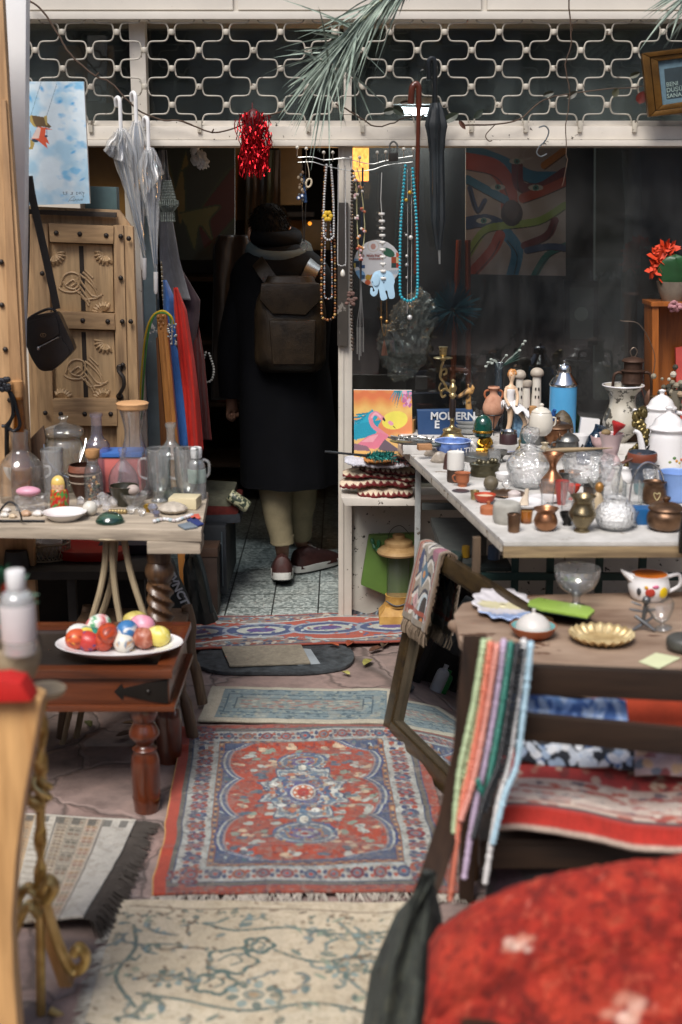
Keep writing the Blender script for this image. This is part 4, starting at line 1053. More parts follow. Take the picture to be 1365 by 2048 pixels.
m=MB();m.prism([P(p.x,p.y,YB2)for p in cr([(50,648,0),(60,634,0),(105,625,0),(117,628,0),(128,650,0),(147,692,0),(144,705,0),(112,736,0),(98,742,0),(78,738,0),(58,705,0),(47,665,0)],4,True)],(0,.05,0),.008);part(bg,'bag_body',m,LEATH)
m=MB();m.prism([P(p.x,p.y,YB2-.010)for p in cr([(53,653,0),(62,642,0),(104,633,0),(113,637,0),(118,660,0),(113,672,0),(72,690,0),(62,685,0),(55,668,0)],4,True)],(0,.014,0),.004);part(bg,'flap',m,LEATH)
m=MB();m.prism([P(p.x,p.y,YB2-.007)for p in cr([(72,697,0),(118,674,0),(126,682,0),(140,705,0),(110,732,0),(92,734,0),(80,725,0)],4,True)],(0,.010,0),.003);part(bg,'front_pocket',m,LEATH)
CHR=mat('#c8c8c6',.25,1,var=.1)
m=MB();cxy=P(87,670,YB2-.012);m.tube([cxy+Vector((math.cos(t)*.0095,-.001,math.sin(t)*.007))for t in np.linspace(0,6.28,20)],.001,5);m.tube([cxy+Vector((a,-.001,b))for a,b in((.003,.0035),(-.002,.003),(-.003,-.001),(.001,-.0035),(.003,-.001),(0,0))],.0008,5)
part(bg,'round_badge',m,CHR)
m=MB();m.tube([P(76,696,YB2-.010),P(118,674,YB2-.010)],.0022,6);m.ball(P(77,697,YB2-.014),(.006,.004,.008),8,5);part(bg,'zip',m,CHR)
m=MB();m.tube(cr([P(47,655,YB2+.02),P(60,636,YB2+.01),P(85,622,YB2),P(104,618,YB2),P(116,628,YB2+.01),P(122,645,YB2+.02)],5),.005,8);part(bg,'top_handle',m,LEATH)
def strap(mb,pts,w,t=.003):
 rg=[]
 for i,p in enumerate(pts):
  d=(pts[min(i+1,len(pts)-1)]-pts[max(i-1,0)]).normalized();s_=Vector((d.z,0,-d.x)).normalized()*w
  rg.append([p-s_,p+s_,p+s_+Vector((0,t,0)),p-s_+Vector((0,t,0))])
 return mb.loft(rg)
m=MB();strap(m,cr([P(58,352,YB2-.02),P(66,400,YB2-.01),P(84,480,YB2),P(104,570,YB2),P(114,618,YB2+.005)],5),.0135);strap(m,cr([P(50,360,YB2+.0),P(54,450,YB2+.02),P(52,560,YB2+.03),P(48,650,YB2+.03)],5),.011)
part(bg,'strap',m,mat('#2c2a29',.7,var=.3,bump=.3,bscale=200))
CLEAR=glass('#ffffff',.10,'#dfe6ea',.42,.2,hazecol='#f4f6f8')
WPL=mat('#dedede',.35,var=.06)
ug='clear umbrellas hooked on the transom rail'
def umbrella(hx_,hy,yb,tip,wtop,lab,Y,lean,fan=None):
 t=thing('clear_umbrella',lab,'umbrella',tuple(P(hx_,(hy+tip)/2,Y)),ug)
 xe=hx_+lean
 m=MB();m.tube(cr([P(hx_-3,hy+16,Y+.03),P(hx_-4,hy+4,Y+.02),P(hx_,hy-1,Y+.01),P(hx_+4,hy+6,Y),P(hx_+5,hy+30,Y),P(hx_+6,yb,Y)],5),.0075,8);part(t,'handle',m,WPL)
 m=MB();m.tube([P(hx_+6,yb,Y),P(xe,tip-42,Y)],.005,8);part(t,'shaft',m,mat('#8d98a0',.3,.7))
 m=MB();m.tube([P(xe,tip-44,Y),P(xe,tip-6,Y),P(xe,tip,Y)],[.009,.008,.004],10);part(t,'tip',m,WPL)
 m=MB();rs=random.Random(int(hx_));n_=32;rg=[]
 for i in range(34):
  f=i/33;y=yb-4+(tip-42-yb)*f;xc=hx_+6+(xe-hx_-6)*f
  w=wtop*(.55+1.0*math.sin(min(1,f/.20)*math.pi/2)*(1-.55*min(1,max(0,(f-.2)/.25))))*(1-.80*max(0,(f-.42)/.58))
  rg.append([P(xc,y,Y)+Vector((math.cos(a)*w*.0019*(1+.30*math.sin(a*6+f*5)+.12*math.sin(a*11+f*17)),math.sin(a)*w*.0013*(1+.2*math.sin(a*6+f*5)),.004*math.sin(a*5+f*20)))for a in[2*math.pi*k/n_ for k in range(n_)]])
 m.loft(rg,cap=False);part(t,'canopy',m,CLEAR,ang=180)
 m=MB()
 for k in range(6):
  a=k*math.pi/3;m.tube([P(hx_+6,yb+6,Y)+Vector((math.cos(a)*.006,math.sin(a)*.006,0)),P(hx_+8,yb+60,Y)+Vector((math.cos(a)*.014,math.sin(a)*.012,0)),P(xe,tip-60,Y)+Vector((math.cos(a)*.006,math.sin(a)*.006,0))],.0018,5)
 part(t,'ribs',m,mat('#6f8196',.35,.5))
 if fan:
  m=MB();U,V=uv(26,20);Pts=np.zeros(U.shape+(3,))
  for j in range(20):
   for i in range(26):
    u,v=U[j,i],V[j,i]
    x=(fan[0][0]*(1-u)+fan[1][0]*u)*(1-v)+(fan[3][0]*(1-u)+fan[2][0]*u)*v
    y=(fan[0][1]*(1-u)+fan[1][1]*u)*(1-v)+(fan[3][1]*(1-u)+fan[2][1]*u)*v
    Pts[j,i]=P(x+2*math.sin(v*9),y+4*math.sin(u*6),Y-.03-.02*math.sin(u*13)*(.3+v)-.01*math.sin(u*29+v*7))
  o=part(t,'loose_plastic',grid_mb(Pts,None,m),CLEAR,ang=180);solidify(o,.0012,0)
umbrella(236,196,262,560,13,'clear plastic umbrella hung furthest left, its loose canopy flaring to the left',YH,53,[(228,262),(250,262),(262,340),(206,300)])
umbrella(267,186,246,540,12,'clear plastic umbrella in the middle, hung highest of the three',YH+.02,18)
umbrella(292,236,300,588,13,'clear plastic umbrella hung lowest and closest to the doorway',YH,20,[(288,300),(306,300),(328,350),(290,390)])
bl=thing('beaded_lantern','small grey green beaded hanging lantern beside the clear umbrellas','lantern',tuple(P(336,400,YH+.03)))
GB=mat('#4c5650',.35,.2,var=.4,bump=.3)
s_=SC(P(336,400,YH));c0=P(336,440,YH+.03);m=MB()
def bead_ring(h,r,n,br,mb=m):
 for k in range(n):a=2*math.pi*k/n;mb.ball(c0+Vector((math.cos(a)*r*s_,math.sin(a)*r*s_,h*s_)),br*s_,6,4)
for i in range(13):
 h=76-i*3.0;bead_ring(h,9+i*.75,22+i,1.35)
for i in range(9):bead_ring(37-i*2.6,22.5-abs(i-2)*.3-max(0,i-3)*1.8,34,1.4)
part(bl,'bead_shade',m,GB);m=MB()
for k in range(18):
 a=2*math.pi*k/18
 for j in range(7):m.ball(c0+Vector((math.cos(a)*14*s_,math.sin(a)*14*s_,(14-j*2.7)*s_)),(1.3 if j<6 else 1.9)*s_,6,4)
part(bl,'bead_tassels',m,GB);m=MB()
for a in(0,2.1,4.2):m.tube([c0+Vector((math.cos(a)*9*s_,math.sin(a)*9*s_,76*s_)),P(329,325,YH+.03)],.0012,5)
m.tube([P(329,325,YH+.03),P(328,292,YH+.03)],.001,5);part(bl,'hanging_wires',m,mat('#3a3a38',.4,.6))
def hang(name,label,cat,outl,Y,col,amp=.012,folds=4,cat_grp=None,sheen=.2,paint=None,bulge=0,n=40,m_=60,rough=.9,th=.004):
 """outl: list of (y, x_left, x_right)"""
 ys=[o_[0]for o_ in outl];U,V=uv(n,m_);yy=ys[0]+(ys[-1]-ys[0])*V
 xl=np.interp(yy,ys,[o_[1]for o_ in outl]);xr=np.interp(yy,ys,[o_[2]for o_ in outl])
 X_=xl*(1-U)+xr*U;Pts=np.zeros(U.shape+(3,))
 dep=Y-amp*np.sin(U*math.pi*folds+V*2)-bulge*np.sin(U*math.pi)-(vnoise(U,V,5,4)-.5)*amp
 for j in range(m_):
  for i in range(n):Pts[j,i]=P(X_[j,i],yy[j,i],dep[j,i])
 c=Canvas(U,V,col,3);
 if paint:paint(c)
 c.grain(.08)
 o=solo(name,label,cat,grid_mb(Pts,c.C),painted(rough,.3,260,sheen=sheen,var=.25),cat_grp);solidify(o,th,1);return o
hang('grey_cloth','long grey cloth hanging in a point inside the doorway by the jamb','cloth',[(300,318,334),(440,320,346),(520,320,360),(600,330,382)],5.36,'#7d7d80',folds=2)
hang('purple_garment','dark purple garment hanging behind the red velvet dress','garment',[(510,326,345),(600,330,400),(640,332,398),(700,350,386),(790,360,398)],5.40,'#33222c',folds=3)
hang('blue_satin_garment','bright blue satin garment hanging between carved post and red dress','garment',[(560,326,334),(600,326,352),(690,330,352),(760,340,378),(830,344,382),(895,352,378)],5.27,'#3a6fb8',amp=.010,folds=2,sheen=.1,rough=.5,bulge=.03)
hang('red_velvet_dress','bright red velvet dress hanging at the left side of the doorway','dress',[(575,347,356),(620,348,374),(720,358,390),(800,368,400),(900,378,408)],5.25,'#b81c0c',amp=.014,folds=3,sheen=.05,bulge=.03)
hang('dark_red_scarf','dark red sequined scarf hanging behind the bright red dress','scarf',[(640,384,396),(720,388,410),(880,398,424)],5.42,'#5a1410',folds=2)
m=MB();beads(cr([P(x,y,5.265)for x,y in((323,525),(325,560),(327,600),(336,660),(346,700),(352,735))],8),.0045,['#b0aa98','#6a5a40','#d0c8b0','#8a7a58'],m);solo('metal_belt','ornate beaded metal belt edging the blue satin garment','belt',m,painted(.3,0,metal=.5))
m=MB();beads(loop(415,705,26,764,5.6,wtop=6),.0058,'#a9aaa4',m);solo('grey_bead_loop','grey bead loop hanging in the dark beside the red dress','necklace',m,painted(.4,0))
cp=thing('carved_post','orange carved wooden post leaning in front of the blue satin garment','post',tuple(P(335,760,5.17)))
ORW=wood('#7a4a22','#b57a3e','z',.4,6,coat=.2)
m=MB();m.slab([(313,628),(332,626),(358,900),(392,1250),(368,1250),(336,902)],5.16,.05,.004);part(cp,'shaft',m,ORW)
m=MB();m.slab([(312,676),(316,674),(336,902),(322,903)],5.17,.05,.003);part(cp,'side_strip',m,wood('#4a2c16','#6f4522','z',.5))
m=MB()
for a,b in((326,664),(333,664)):m.tube([P(a,b,5.158),P(a+22,900,5.158)],.0028,6)
for x,y in((317,634),(327,633),(322,641),(318,648),(327,648),(322,655)):m.ball(P(x,y,5.16),(.006,.004,.008),8,5)
part(cp,'carving',m,ORW)
for cc,lb,dx,yend in(('#c2a428','yellow hose looped over the orange carved post',0,840),('#3f7a3c','green hose looped over the orange carved post',5,840)):
 m=MB();m.tube(cr([P(278+dx,yend,5.13),P(284+dx,740,5.13),P(292+dx,668,5.13),P(306+dx*.6,632,5.13),P(326,622+dx*.7,5.13),P(342-dx*.5,632,5.13),P(348-dx,648,5.14)],7),.0042,7);solo('looped_hose',lb,'hose',m,mat(cc,.4))
m=MB();rs=random.Random(4)
for i in range(26):m.ball(P(rs.uniform(336,354),rs.uniform(645,690),5.13+rs.uniform(-.01,.01)),rs.uniform(.003,.0065),7,5)
m.tube([P(345,640,5.13),P(344,690,5.13)],.003,5);solo('silver_charm_bunch','bunch of silver charms hanging from the cord ends at the carved post','charms',m,mat('#b9b8b2',.3,.8,var=.3))
m=MB();bm=bmesh.new();bmesh.ops.create_icosphere(bm,subdivisions=5,radius=1)
c0=P(400,318,5.38)
for v in bm.verts:
 n_=v.co.normalized();f=.72+.2*math.sin(n_.x*7+n_.z*4)*math.cos(n_.z*6-n_.y*5)+.1*math.sin(n_.x*15+n_.y*11)
 v.co=Vector((c0.x+n_.x*f*.042,c0.y+n_.y*f*.03,c0.z+n_.z*f*.046-n_.x*.012))
m.bm(bm);m.tube([P(385,293,5.37),P(396,300,5.37)],[.02,.03],8);solo('white_cloth_bundle','crumpled white cloth bundle tucked under the beam at the top of the doorway','cloth',m,mat('#b9bab8',.8,var=.15),ang=180)
tn=thing('red_tinsel_pompom','shiny red tinsel pompom hanging from the beam above the doorway','pompom',tuple(P(510,285,5.12)))
rs=random.Random(8);m=MB()
for i in range(520):
 a=rs.uniform(0,6.28);r0=rs.uniform(0,31);x=506+math.cos(a)*r0+rs.uniform(-5,5);y=222+rs.uniform(0,95);ln=rs.uniform(18,44)
 Yp=5.12-math.sin(a)*r0*.0018
 x+=(y-222)*.06;pts=[]
 dx=0
 if abs(x-509)>36:x=509+math.copysign(rs.uniform(28,37),x-509)
 for k in range(6):dx+=rs.uniform(-3,3.4);pts.append(P(x+dx,y+ln*k/5,Yp+rs.uniform(-.008,.008)))
 rg=[[p+Vector((rs.uniform(.0012,.0026),rs.uniform(-.002,.002),0)),p-Vector((rs.uniform(.0012,.0026),rs.uniform(-.002,.002),0))]for p in pts]
 vs_=[v for r_ in rg for v in r_];m.add(vs_,[(2*k,2*k+1,2*k+3,2*k+2)for k in range(5)])
part(tn,'tinsel_strips',m,mat('#a80d18',.22,.85,var=.5,scale=60,bump=0),smooth=False)
m=MB();m.ball(P(508,250,5.12),(.035,.03,.06),12,8);part(tn,'core',m,mat('#4a060a',.5))
m=MB();m.tube([P(506,228,5.12),P(505,214,5.15),P(505,206,5.2)],.002,5);part(tn,'hanging_thread',m,mat('#5a1014',.6))
TW=mat('#4c3a2c',.8,var=.4,bump=.3)
def twig(name,label,pts,Y,r0,r1,side=(),leaves=()):
 p_=cr([P(x,y,Y)for x,y in pts],4);n_=len(p_);rs=random.Random(len(label))
 t=thing(name,label,'vine',tuple(p_[n_//2]));m=MB()
 m.tube([p+Vector((rs.uniform(-.002,.002),0,rs.uniform(-.002,.002)))for p in p_],[r0+(r1-r0)*i/n_ for i in range(n_)],6)
 for s_ in side:m.tube(cr([P(x,y,Y-.005)for x,y in s_],4),r1,5)
 part(t,'stem',m,TW)
 for(x,y,w,h,rot,cc)in leaves:
  m=MB();c0=P(x,y,Y-.02);s2=SC(c0);rs2=random.Random(int(x*7));fs=[]
  ol=[(-1,0),(-.6,.5),(0,.62),(.55,.42),(1,0),(.55,-.42),(0,-.6),(-.6,-.48)]
  bend=rs2.uniform(.2,.5)
  ring_=[c0+Vector(((a*math.cos(rot)*w-b*math.sin(rot)*h)*s2,-bend*abs(b)*h*s2+rs2.uniform(-.004,.004),(a*math.sin(rot)*w+b*math.cos(rot)*h)*s2))for a,b in ol]
  mid=[c0+Vector((a*math.cos(rot)*w*s2,.002,a*math.sin(rot)*w*s2))for a in(-.6,0,.55)]
  V_=ring_+mid
  m.add(V_,[(0,1,8),(1,2,9,8),(2,3,10,9),(3,4,10),(4,5,10),(5,6,9,10),(6,7,8,9),(7,0,8)]);part(t,'leaf',m,mat(cc,.5,var=.35,scale=30))
twig('dry_vine','long dry vine stem crossing the grille on the left down to the red tinsel',[(55,0),(85,20),(120,75),(140,108),(192,152),(222,165),(250,195),(285,225),(330,241),(365,242),(424,265),(470,255),(520,235),(570,222)],YF-.06,.0042,.003,[[(192,152),(198,145)],[(365,242),(385,250)],[(424,265),(428,258)]])
twig('leafy_vine','thin vine with a few green rose leaves beside the cane handle on the transom',[(672,208),(700,222),(730,242),(755,253),(790,245),(810,236),(850,232)],YF-.06,.0038,.002,[[(712,230),(710,216)]],[(780,222,13,12,.2,'#26301f'),(798,222,14,15,-.6,'#2a3323'),(812,205,12,7,.1,'#4a3a2a')])
twig('leafy_vine','thin vine with green and rust rose leaves right of the black umbrella',[(925,250),(985,250),(1040,238),(1080,205),(1120,190),(1200,180),(1290,172)],YF-.06,.0035,.002,[[(990,250),(972,270),(978,282),(985,281)]],[(903,235,17,15,.5,'#2f3a28'),(925,250,11,8,-.9,'#5a3a2c'),(958,228,13,11,.8,'#232d20'),(1098,188,12,10,.3,'#2b2f1e'),(1145,190,13,11,.6,'#302f20'),(1232,185,10,12,1.2,'#3a3a22'),(1270,150,12,10,.4,'#363822'),(1283,195,13,18,1.3,'#5e2018')])
twig('hanging_twig','single dry twig hanging down in front of the window at the right',[(1138,-10),(1141,50),(1143,92),(1131,130),(1140,180),(1138,210),(1132,250),(1133,310),(1136,322),(1125,372)],YF-.09,.003,.0015,[[(1141,50),(1146,62)],[(1140,180),(1136,172)]])
def frond(name,label,rach,Y,n,tips,lmin,lmax,seed):
 rs=random.Random(seed);pr=cr([P(x,y,Y)for x,y in rach],8)
 t=thing(name,label,'palm frond',tuple(pr[len(pr)//2]))
 m=MB();k_=len(pr);m.tube(pr,[.010-.007*i/k_ for i in range(k_)],7);part(t,'midrib',m,mat('#8a8a6a',.6))
 m=MB()
 for i in range(n):
  f=rs.random();p0=pr[int(f*(k_-1))];sd=SC(p0)
  tx,ty=rs.choice(tips);tx+=rs.gauss(0,18);ty+=rs.gauss(0,26)
  e=P(tx,ty,Y+rs.uniform(-.12,.10));d=e-p0;L_=d.length;s_l=rs.uniform(lmin,lmax);d=d.normalized()*s_l
  sag_=Vector((rs.uniform(-.02,.02),rs.uniform(-.03,.03),-s_l*rs.uniform(.04,.30)));w=rs.uniform(.002,.0058)
  side_=d.cross(Vector((0,1,0))).normalized();tw=rs.uniform(-1,1);side_=(side_*math.cos(tw)+Vector((0,1,0))*math.sin(tw))
  pts=[p0+d*q+sag_*q*q for q in(0,.2,.45,.7,.9,1)];ws=[.35,1,1,.75,.35,.05]
  fold=d.cross(side_).normalized()
  vs_=[]
  for q,w_ in zip(pts,ws):vs_+=[q-side_*w*w_+fold*w*w_*.5,q,q+side_*w*w_+fold*w*w_*.5]
  m.add(vs_,[x for j in range(5)for x in((3*j,3*j+1,3*j+4,3*j+3),(3*j+1,3*j+2,3*j+5,3*j+4))])
 part(t,'leaflets',m,mat('#75897c',.55,var=.45,scale=22,col2='#a4b3a4',bump=0))
frond('palm_frond','drooping grey green dried palm frond hanging over the grille in the middle',[(860,-90),(800,-35),(750,15),(712,55),(680,95),(655,135)],4.85,190,[(560,225),(580,200),(600,235),(640,225),(668,180),(615,255),(690,120),(590,180),(650,210),(640,60),(625,110)],.12,.33,5)
frond('palm_frond','tip of a dark palm frond entering at the top right corner',[(1480,-60),(1420,-40),(1370,-10)],4.7,40,[(1290,15),(1320,30),(1350,45),(1300,2)],.14,.28,9)
CANEW=mat('#5f2a18',.3,var=.35,scale=20,coat=.5)
m=MB();m.tube(cr([P(822,208,YH),P(824,182,YH),P(828,170,YH),P(834,168,YH),P(838,176,YH),P(838,200,YH),P(836,300,YH),P(834,420,YH+.02),P(832,548,YH+.04)],6),[.0125]*12+[.011]*20+[.0085]*17,10);solo('walking_cane','polished red brown wooden cane hooked over the beam','cane',m,CANEW)
bu=thing('black_umbrella','folded black umbrella hanging by its hook right of the cane','umbrella',tuple(P(873,320,YH)))
BLK=mat('#15181a',.5,var=.4)
m=MB();m.tube(cr([P(859,160,YH),P(858,130,YH),P(861,119,YH),P(868,120,YH),P(870,140,YH),P(870,210,YH)],6),.0105,9);part(bu,'handle',m,mat('#15181a',.3,coat=.4))
m=MB();rg=[];n_=30
for i in range(40):
 f=i/39;y=206+(500-206)*f;w=np.interp(f,[0,.05,.15,.22,.35,.8,1],[9,14,21,17,13,13,5])
 rg.append([P(872+6*f,y,YH)+Vector((math.cos(a)*w*.0019*(1+.16*math.sin(a*8+f*3)),math.sin(a)*w*.0016*(1+.16*math.sin(a*8+f*3)),0))for a in[2*math.pi*k/n_ for k in range(n_)]])
m.loft(rg);part(bu,'folded_canopy',m,mat('#1b2226',.55,var=.5,sheen=.3),ang=60)
m=MB();m.tube([P(879,498,YH),P(880,528,YH)],[.005,.0035],8);part(bu,'tip',m,mat('#b8bcba',.3,.8))
m=MB();m.tube(cr([P(1078,255,YH),P(1090,252,YH),P(1098,262,YH),P(1092,280,YH),P(1078,295,YH),P(1074,306,YH),P(1082,313,YH),P(1094,308,YH)],6),.0028,7);solo('s_hook','bent wire hook hanging from the beam over the window','hook',m,mat('#8a9296',.35,.8))
pk=thing('padlock','small brass padlock hanging at the wire necklace rack','padlock',tuple(P(788,310,YH-.02)))
m=MB();m.slab([(778,306),(797,305),(797,322),(778,323)],YH-.03,.02,.003);part(pk,'lock_body',m,mat('#3d3a36',.4,.6));m=MB();m.tube(cr([P(781,307,YH-.02),P(780,291,YH-.02),P(787,283,YH-.02),P(795,290,YH-.02),P(794,306,YH-.02)],5),.0035,7);part(pk,'shackle',m,mat('#8a8a86',.35,.8))
wr=thing('necklace_rack','bent wire rack with white ball hooks holding the hanging necklaces','rack',tuple(P(710,320,YH)))
WIRE=mat('#b2b4b2',.3,.8,var=.15)
m=MB()
for pts in([(596,315),(625,314),(650,320),(690,316),(705,320),(742,328),(770,322),(800,316),(826,312)],[(596,325),(625,324),(650,331),(703,342),(742,340),(775,330),(826,324)]):m.tube(cr([P(x,y,YH+.01)for x,y in pts],4),.0018,6)
part(wr,'wire',m,WIRE)
for x,y in((595,295),(613,297),(648,305),(666,305),(702,316),(720,315),(755,305),(772,304),(808,298),(827,298)):
 m=MB();m.ball(P(x,y,YH-.02),.0068,10,7);m.tube([P(x,y,YH-.02),P(x,y+18,YH+.01)],.0016,5);part(wr,'ball_hook',m,mat('#cfc9bb',.35))
NK='necklaces hanging on the wire rack'
PB=painted(.3,0,coat=.4)
def neck(label,mb,extra=(),mt=None,cat='necklace',name='bead_necklace'):
 v=np.array([tuple(p)for p in mb.v]);c_=v.mean(0)
 if not extra:return solo(name,label,cat,mb,mt or PB,NK)
 t=thing(name,label,cat,tuple(c_),NK);part(t,'strand',mb,mt or PB)
 for nm_,m_,t_ in extra:part(t,nm_,m_,t_)
 return t
Yn=YH-.015
neck('long amber and brown bead loop hanging closest to the doorway',beads(loop(657,335,27,640,Yn+.01),.0052,['#6a3a1c','#8a5428','#3a2416','#a87034','#2a2018','#b08a4a'],jit=.2,seed=2))
fl=MB()
for k in range(6):a=k*math.pi/3;fl.ball(P(656+6*math.cos(a),432+7*math.sin(a),Yn-.02),(.009,.004,.009),8,5)
neck('pale pearl bead loop with a yellow flower charm',beads(loop(658,330,20,480,Yn-.012),.0048,'#c2c1bf'),[('flower_charm',fl,mat('#d8b02a',.5))])
pd=MB();pd.lathe(prof([(0,-13),(4,-11),(5,-6),(3,0),(0,3)]),P(686,541,Yn),SC(P(686,530,Yn)),12)
neck('thin silver chain with a pearl drop in front of the door post',beads(loop(684,330,16,532,Yn-.004,wtop=14),.0026,'#b5b4b2'),[('pearl_drop',pd,mat('#d8d4c8',.25,coat=.5))])
neck('dark mixed bead chain with a round orange bead inside the pearl loop',beads(loop(657,430,15,598,Yn-.006),.0033,['#7a7a7e','#3a3a3c','#b0b0b2','#b0663a','#8a8a8e'],jit=.3,seed=5))
ro=MB();rs=random.Random(3)
for i in range(16):ro.ball(P(703+rs.uniform(-9,9),598+rs.uniform(-13,13),Yn-.02),(.009,.006,.007),8,5)
neck('very long dark brown nut bead strand with a dusty rose cloth rosette',beads(cr([P(705,342,Yn),P(704,480,Yn),P(703,600,Yn),P(706,700,Yn)],12),.0062,['#2e2219','#4a3828','#3a2a1e'],jit=.2),[('rosette',ro,mat('#6a5048',.9,var=.3))])
def cluster(xs_,cols,mb,seed):
 rs=random.Random(seed)
 for x,y in xs_:
  for k in range(4):mb.ball(P(x+rs.uniform(-4,4),y+rs.uniform(-5,5),Yn-.01-rs.uniform(0,.008)),.0058,8,5,hx(rs.choice(cols)))
m=MB();m.tube(cr([P(708,340,Yn),P(713,370,Yn),P(715,450,Yn),P(720,520,Yn),P(730,460,Yn),P(722,370,Yn),P(714,335,Yn)],6),.0022,6,col=hx('#b8b48a'))
cluster([(711,358),(713,392),(713,437),(716,475),(722,378),(727,420),(727,462),(719,497),(726,497),(721,515)],['#b0603c','#c98a4a','#d8d0c8','#a84a40','#c8a0a0'],m,4)
neck('cream cord necklace with coral, orange and white bead clusters',m)
m=MB()
for x,ye in((715,708),(722,712),(719,720),(727,704)):m.tube(cr([P(720,520,Yn),P(722-(719-x)*.3,600,Yn),P(x,650,Yn),P(x,ye,Yn)],5),.0016,5);m.tube([P(x,655,Yn-.002),P(x,ye,Yn-.002)],.003,6)
neck('silver chain tassel pendant with thin hanging bars',m,mt=mat('#a9aaa8',.3,.8),name='chain_pendant')
m=MB();m.tube(cr([P(726,335,Yn+.012),P(724,450,Yn+.012),P(722,560,Yn+.012)],4),.004,6);neck('flat navy ribbon hanging behind the coral bead necklace',m,mt=mat('#1c2638',.6),cat='ribbon',name='ribbon')
m=MB();m.tube([P(764,345,Yn),P(762,400,Yn),P(765,440,Yn)],.0014,5)
for i in range(10):c_=P(764+i*.35,428+i*14.3,Yn-.008);m.lathe(prof([(0,-.0052),(.010,-.005),(.0125,0),(.010,.005),(0,.0052)]),c_,1,14);m.ball(c_-Vector((0,0,.0095)),.0042,7,5)
el=MB();Ye=Yn-.012
el.prism([P(p.x,p.y,Ye)for p in cr([(748,546,0),(760,541,0),(776,542,0),(786,549,0),(790,562,0),(788,572,0),(790,594,0),(779,597,0),(775,582,0),(771,583,0),(775,597,0),(763,600,0),(759,582,0),(757,578,0),(755,588,0),(748,593,0),(741,587,0),(742,576,0),(746,577,0),(746,583,0),(750,582,0),(746,572,0),(743,560,0)],3,True)],(0,.016,0),.004)
el.prism([P(p.x,p.y,Ye-.005)for p in cr([(750,548,0),(757,547,0),(760,558,0),(757,570,0),(749,571,0),(746,560,0)],3,True)],(0,.008,0),.002)
st_=MB()
for x,y in((768,553),(765,559),(771,559),(768,565),(745.5,564)):st_.ball(P(x,y,Ye-.001),.0022,7,5)
neck('white disc bead strand carrying a pale blue elephant pendant',m,[('elephant_pendant',el,mat('#a9cbe0',.45,var=.12)),('rhinestones',st_,mat('#2c3c6a',.2,.3))],mat('#d8d6d0',.4,var=.1))
m=MB();m.tube(cr([P(763,600,Yn),P(763,640,Yn),P(768,672,Yn)],4),.0014,5);m.tube(cr([P(774,600,Yn),P(774,645,Yn),P(770,672,Yn)],4),.0014,5);m.ball(P(763,636,Yn),.0078,10,7);m.ball(P(774,643,Yn),.0078,10,7)
ts=MB();rs=random.Random(2)
for i in range(40):x=rs.uniform(-6,6);ts.tube([P(769,680,Yn),P(769+x*.6,695,Yn+rs.uniform(-.006,.006)),P(769+x,711,Yn+rs.uniform(-.008,.008))],.0011,4)
neck('gold bead cord ending in a brown tassel below the elephant',m,[('tassel',ts,mat('#5a3a2c',.8))],mat('#a8804a',.25,.8),name='tassel_necklace')
neck('turquoise bead loop hanging at the right end of the rack',beads(loop(818,332,35,602,Yn,wtop=14),.0064,'#1f9aae'))
m=MB()
for x,y0_,y1_ in((815,340,628),(823,340,612)):m=beads(cr([P(x,y0_,Yn+.006),P(x+1,(y0_+y1_)/2,Yn+.006),P(x,y1_,Yn+.006)],6),.0018,'#9a9a98',m)
for x,y,r_,cc in((813,400,.007,'#c9a030'),(820,385,.008,'#c89a28'),(822,475,.009,'#d0cec8'),(814,512,.006,'#c8c6c2'),(814,555,.005,'#a8a8a8'),(820,635,.0105,'#c8c8c6'),(813,470,.005,'#b8b8b8'),(814,530,.007,'#909090')):m.ball(P(x,y,Yn-.004),r_,9,6,hx(cc))
neck('silver chain pendants with white and gold beads inside the turquoise loop',m,mt=painted(.3,0,metal=.3))
m=MB();m.tube(cr([P(605,320,Yn),P(604,380,Yn),P(607,470,Yn),P(608,484,Yn)],5),.0016,5);m.tube(cr([P(611,320,Yn),P(612,400,Yn),P(609,484,Yn)],5),.0016,5)
rgp=MB();cc_=P(608,492,Yn);rgp.tube([cc_+Vector((math.cos(t)*.0125,0,math.sin(t)*.015))for t in np.linspace(0,6.28,22)],.0024,7)
neck('long dark chain with a plain silver ring pendant in the doorway',m,[('ring_pendant',rgp,CHR)],mat('#3a3a3a',.3,.7),name='ring_chain')
m=MB();rs=random.Random(6)
for i in range(12):m.ball(P(602+rs.uniform(-5,6),345+i*5,Yn-.01),(.006,.005,.007),7,5,hx(rs.choice(['#6a5540','#8a7a64','#4a4a4a','#9a8a74'])))
for x,y in((598,396),(605,392)):m.ball(P(x,y,Yn-.015),(.0085,.004,.0085),10,6,hx('#24406e'));m.ball(P(x,y,Yn-.019),(.0045,.002,.0045),8,5,hx('#dfe4e8'))
m.tube([P(608,350,Yn),P(610,385,Yn),P(611,405,Yn)],[.002,.006,.008],7,col=hx('#2a4468'))
neck('key charm cluster with blue eye beads and a blue tassel',m,cat='keyring',name='charm_cluster')
m=MB();cc_=P(618,366,Yn);m.tube([cc_+Vector((math.cos(t)*.0105+math.sin(t)*.003,0,math.sin(t)*.0155))for t in np.linspace(0,6.28,22)],.0038,8);m.tube(cr([P(613,318,Yn),P(618,340,Yn),P(619,354,Yn)],4),.0014,5);neck('pale wooden ring hanging on a dark cord beside the eye beads',m,mt=mat('#cfc0a4',.5),cat='pendant',name='wooden_ring')
Yg2=YF+.084
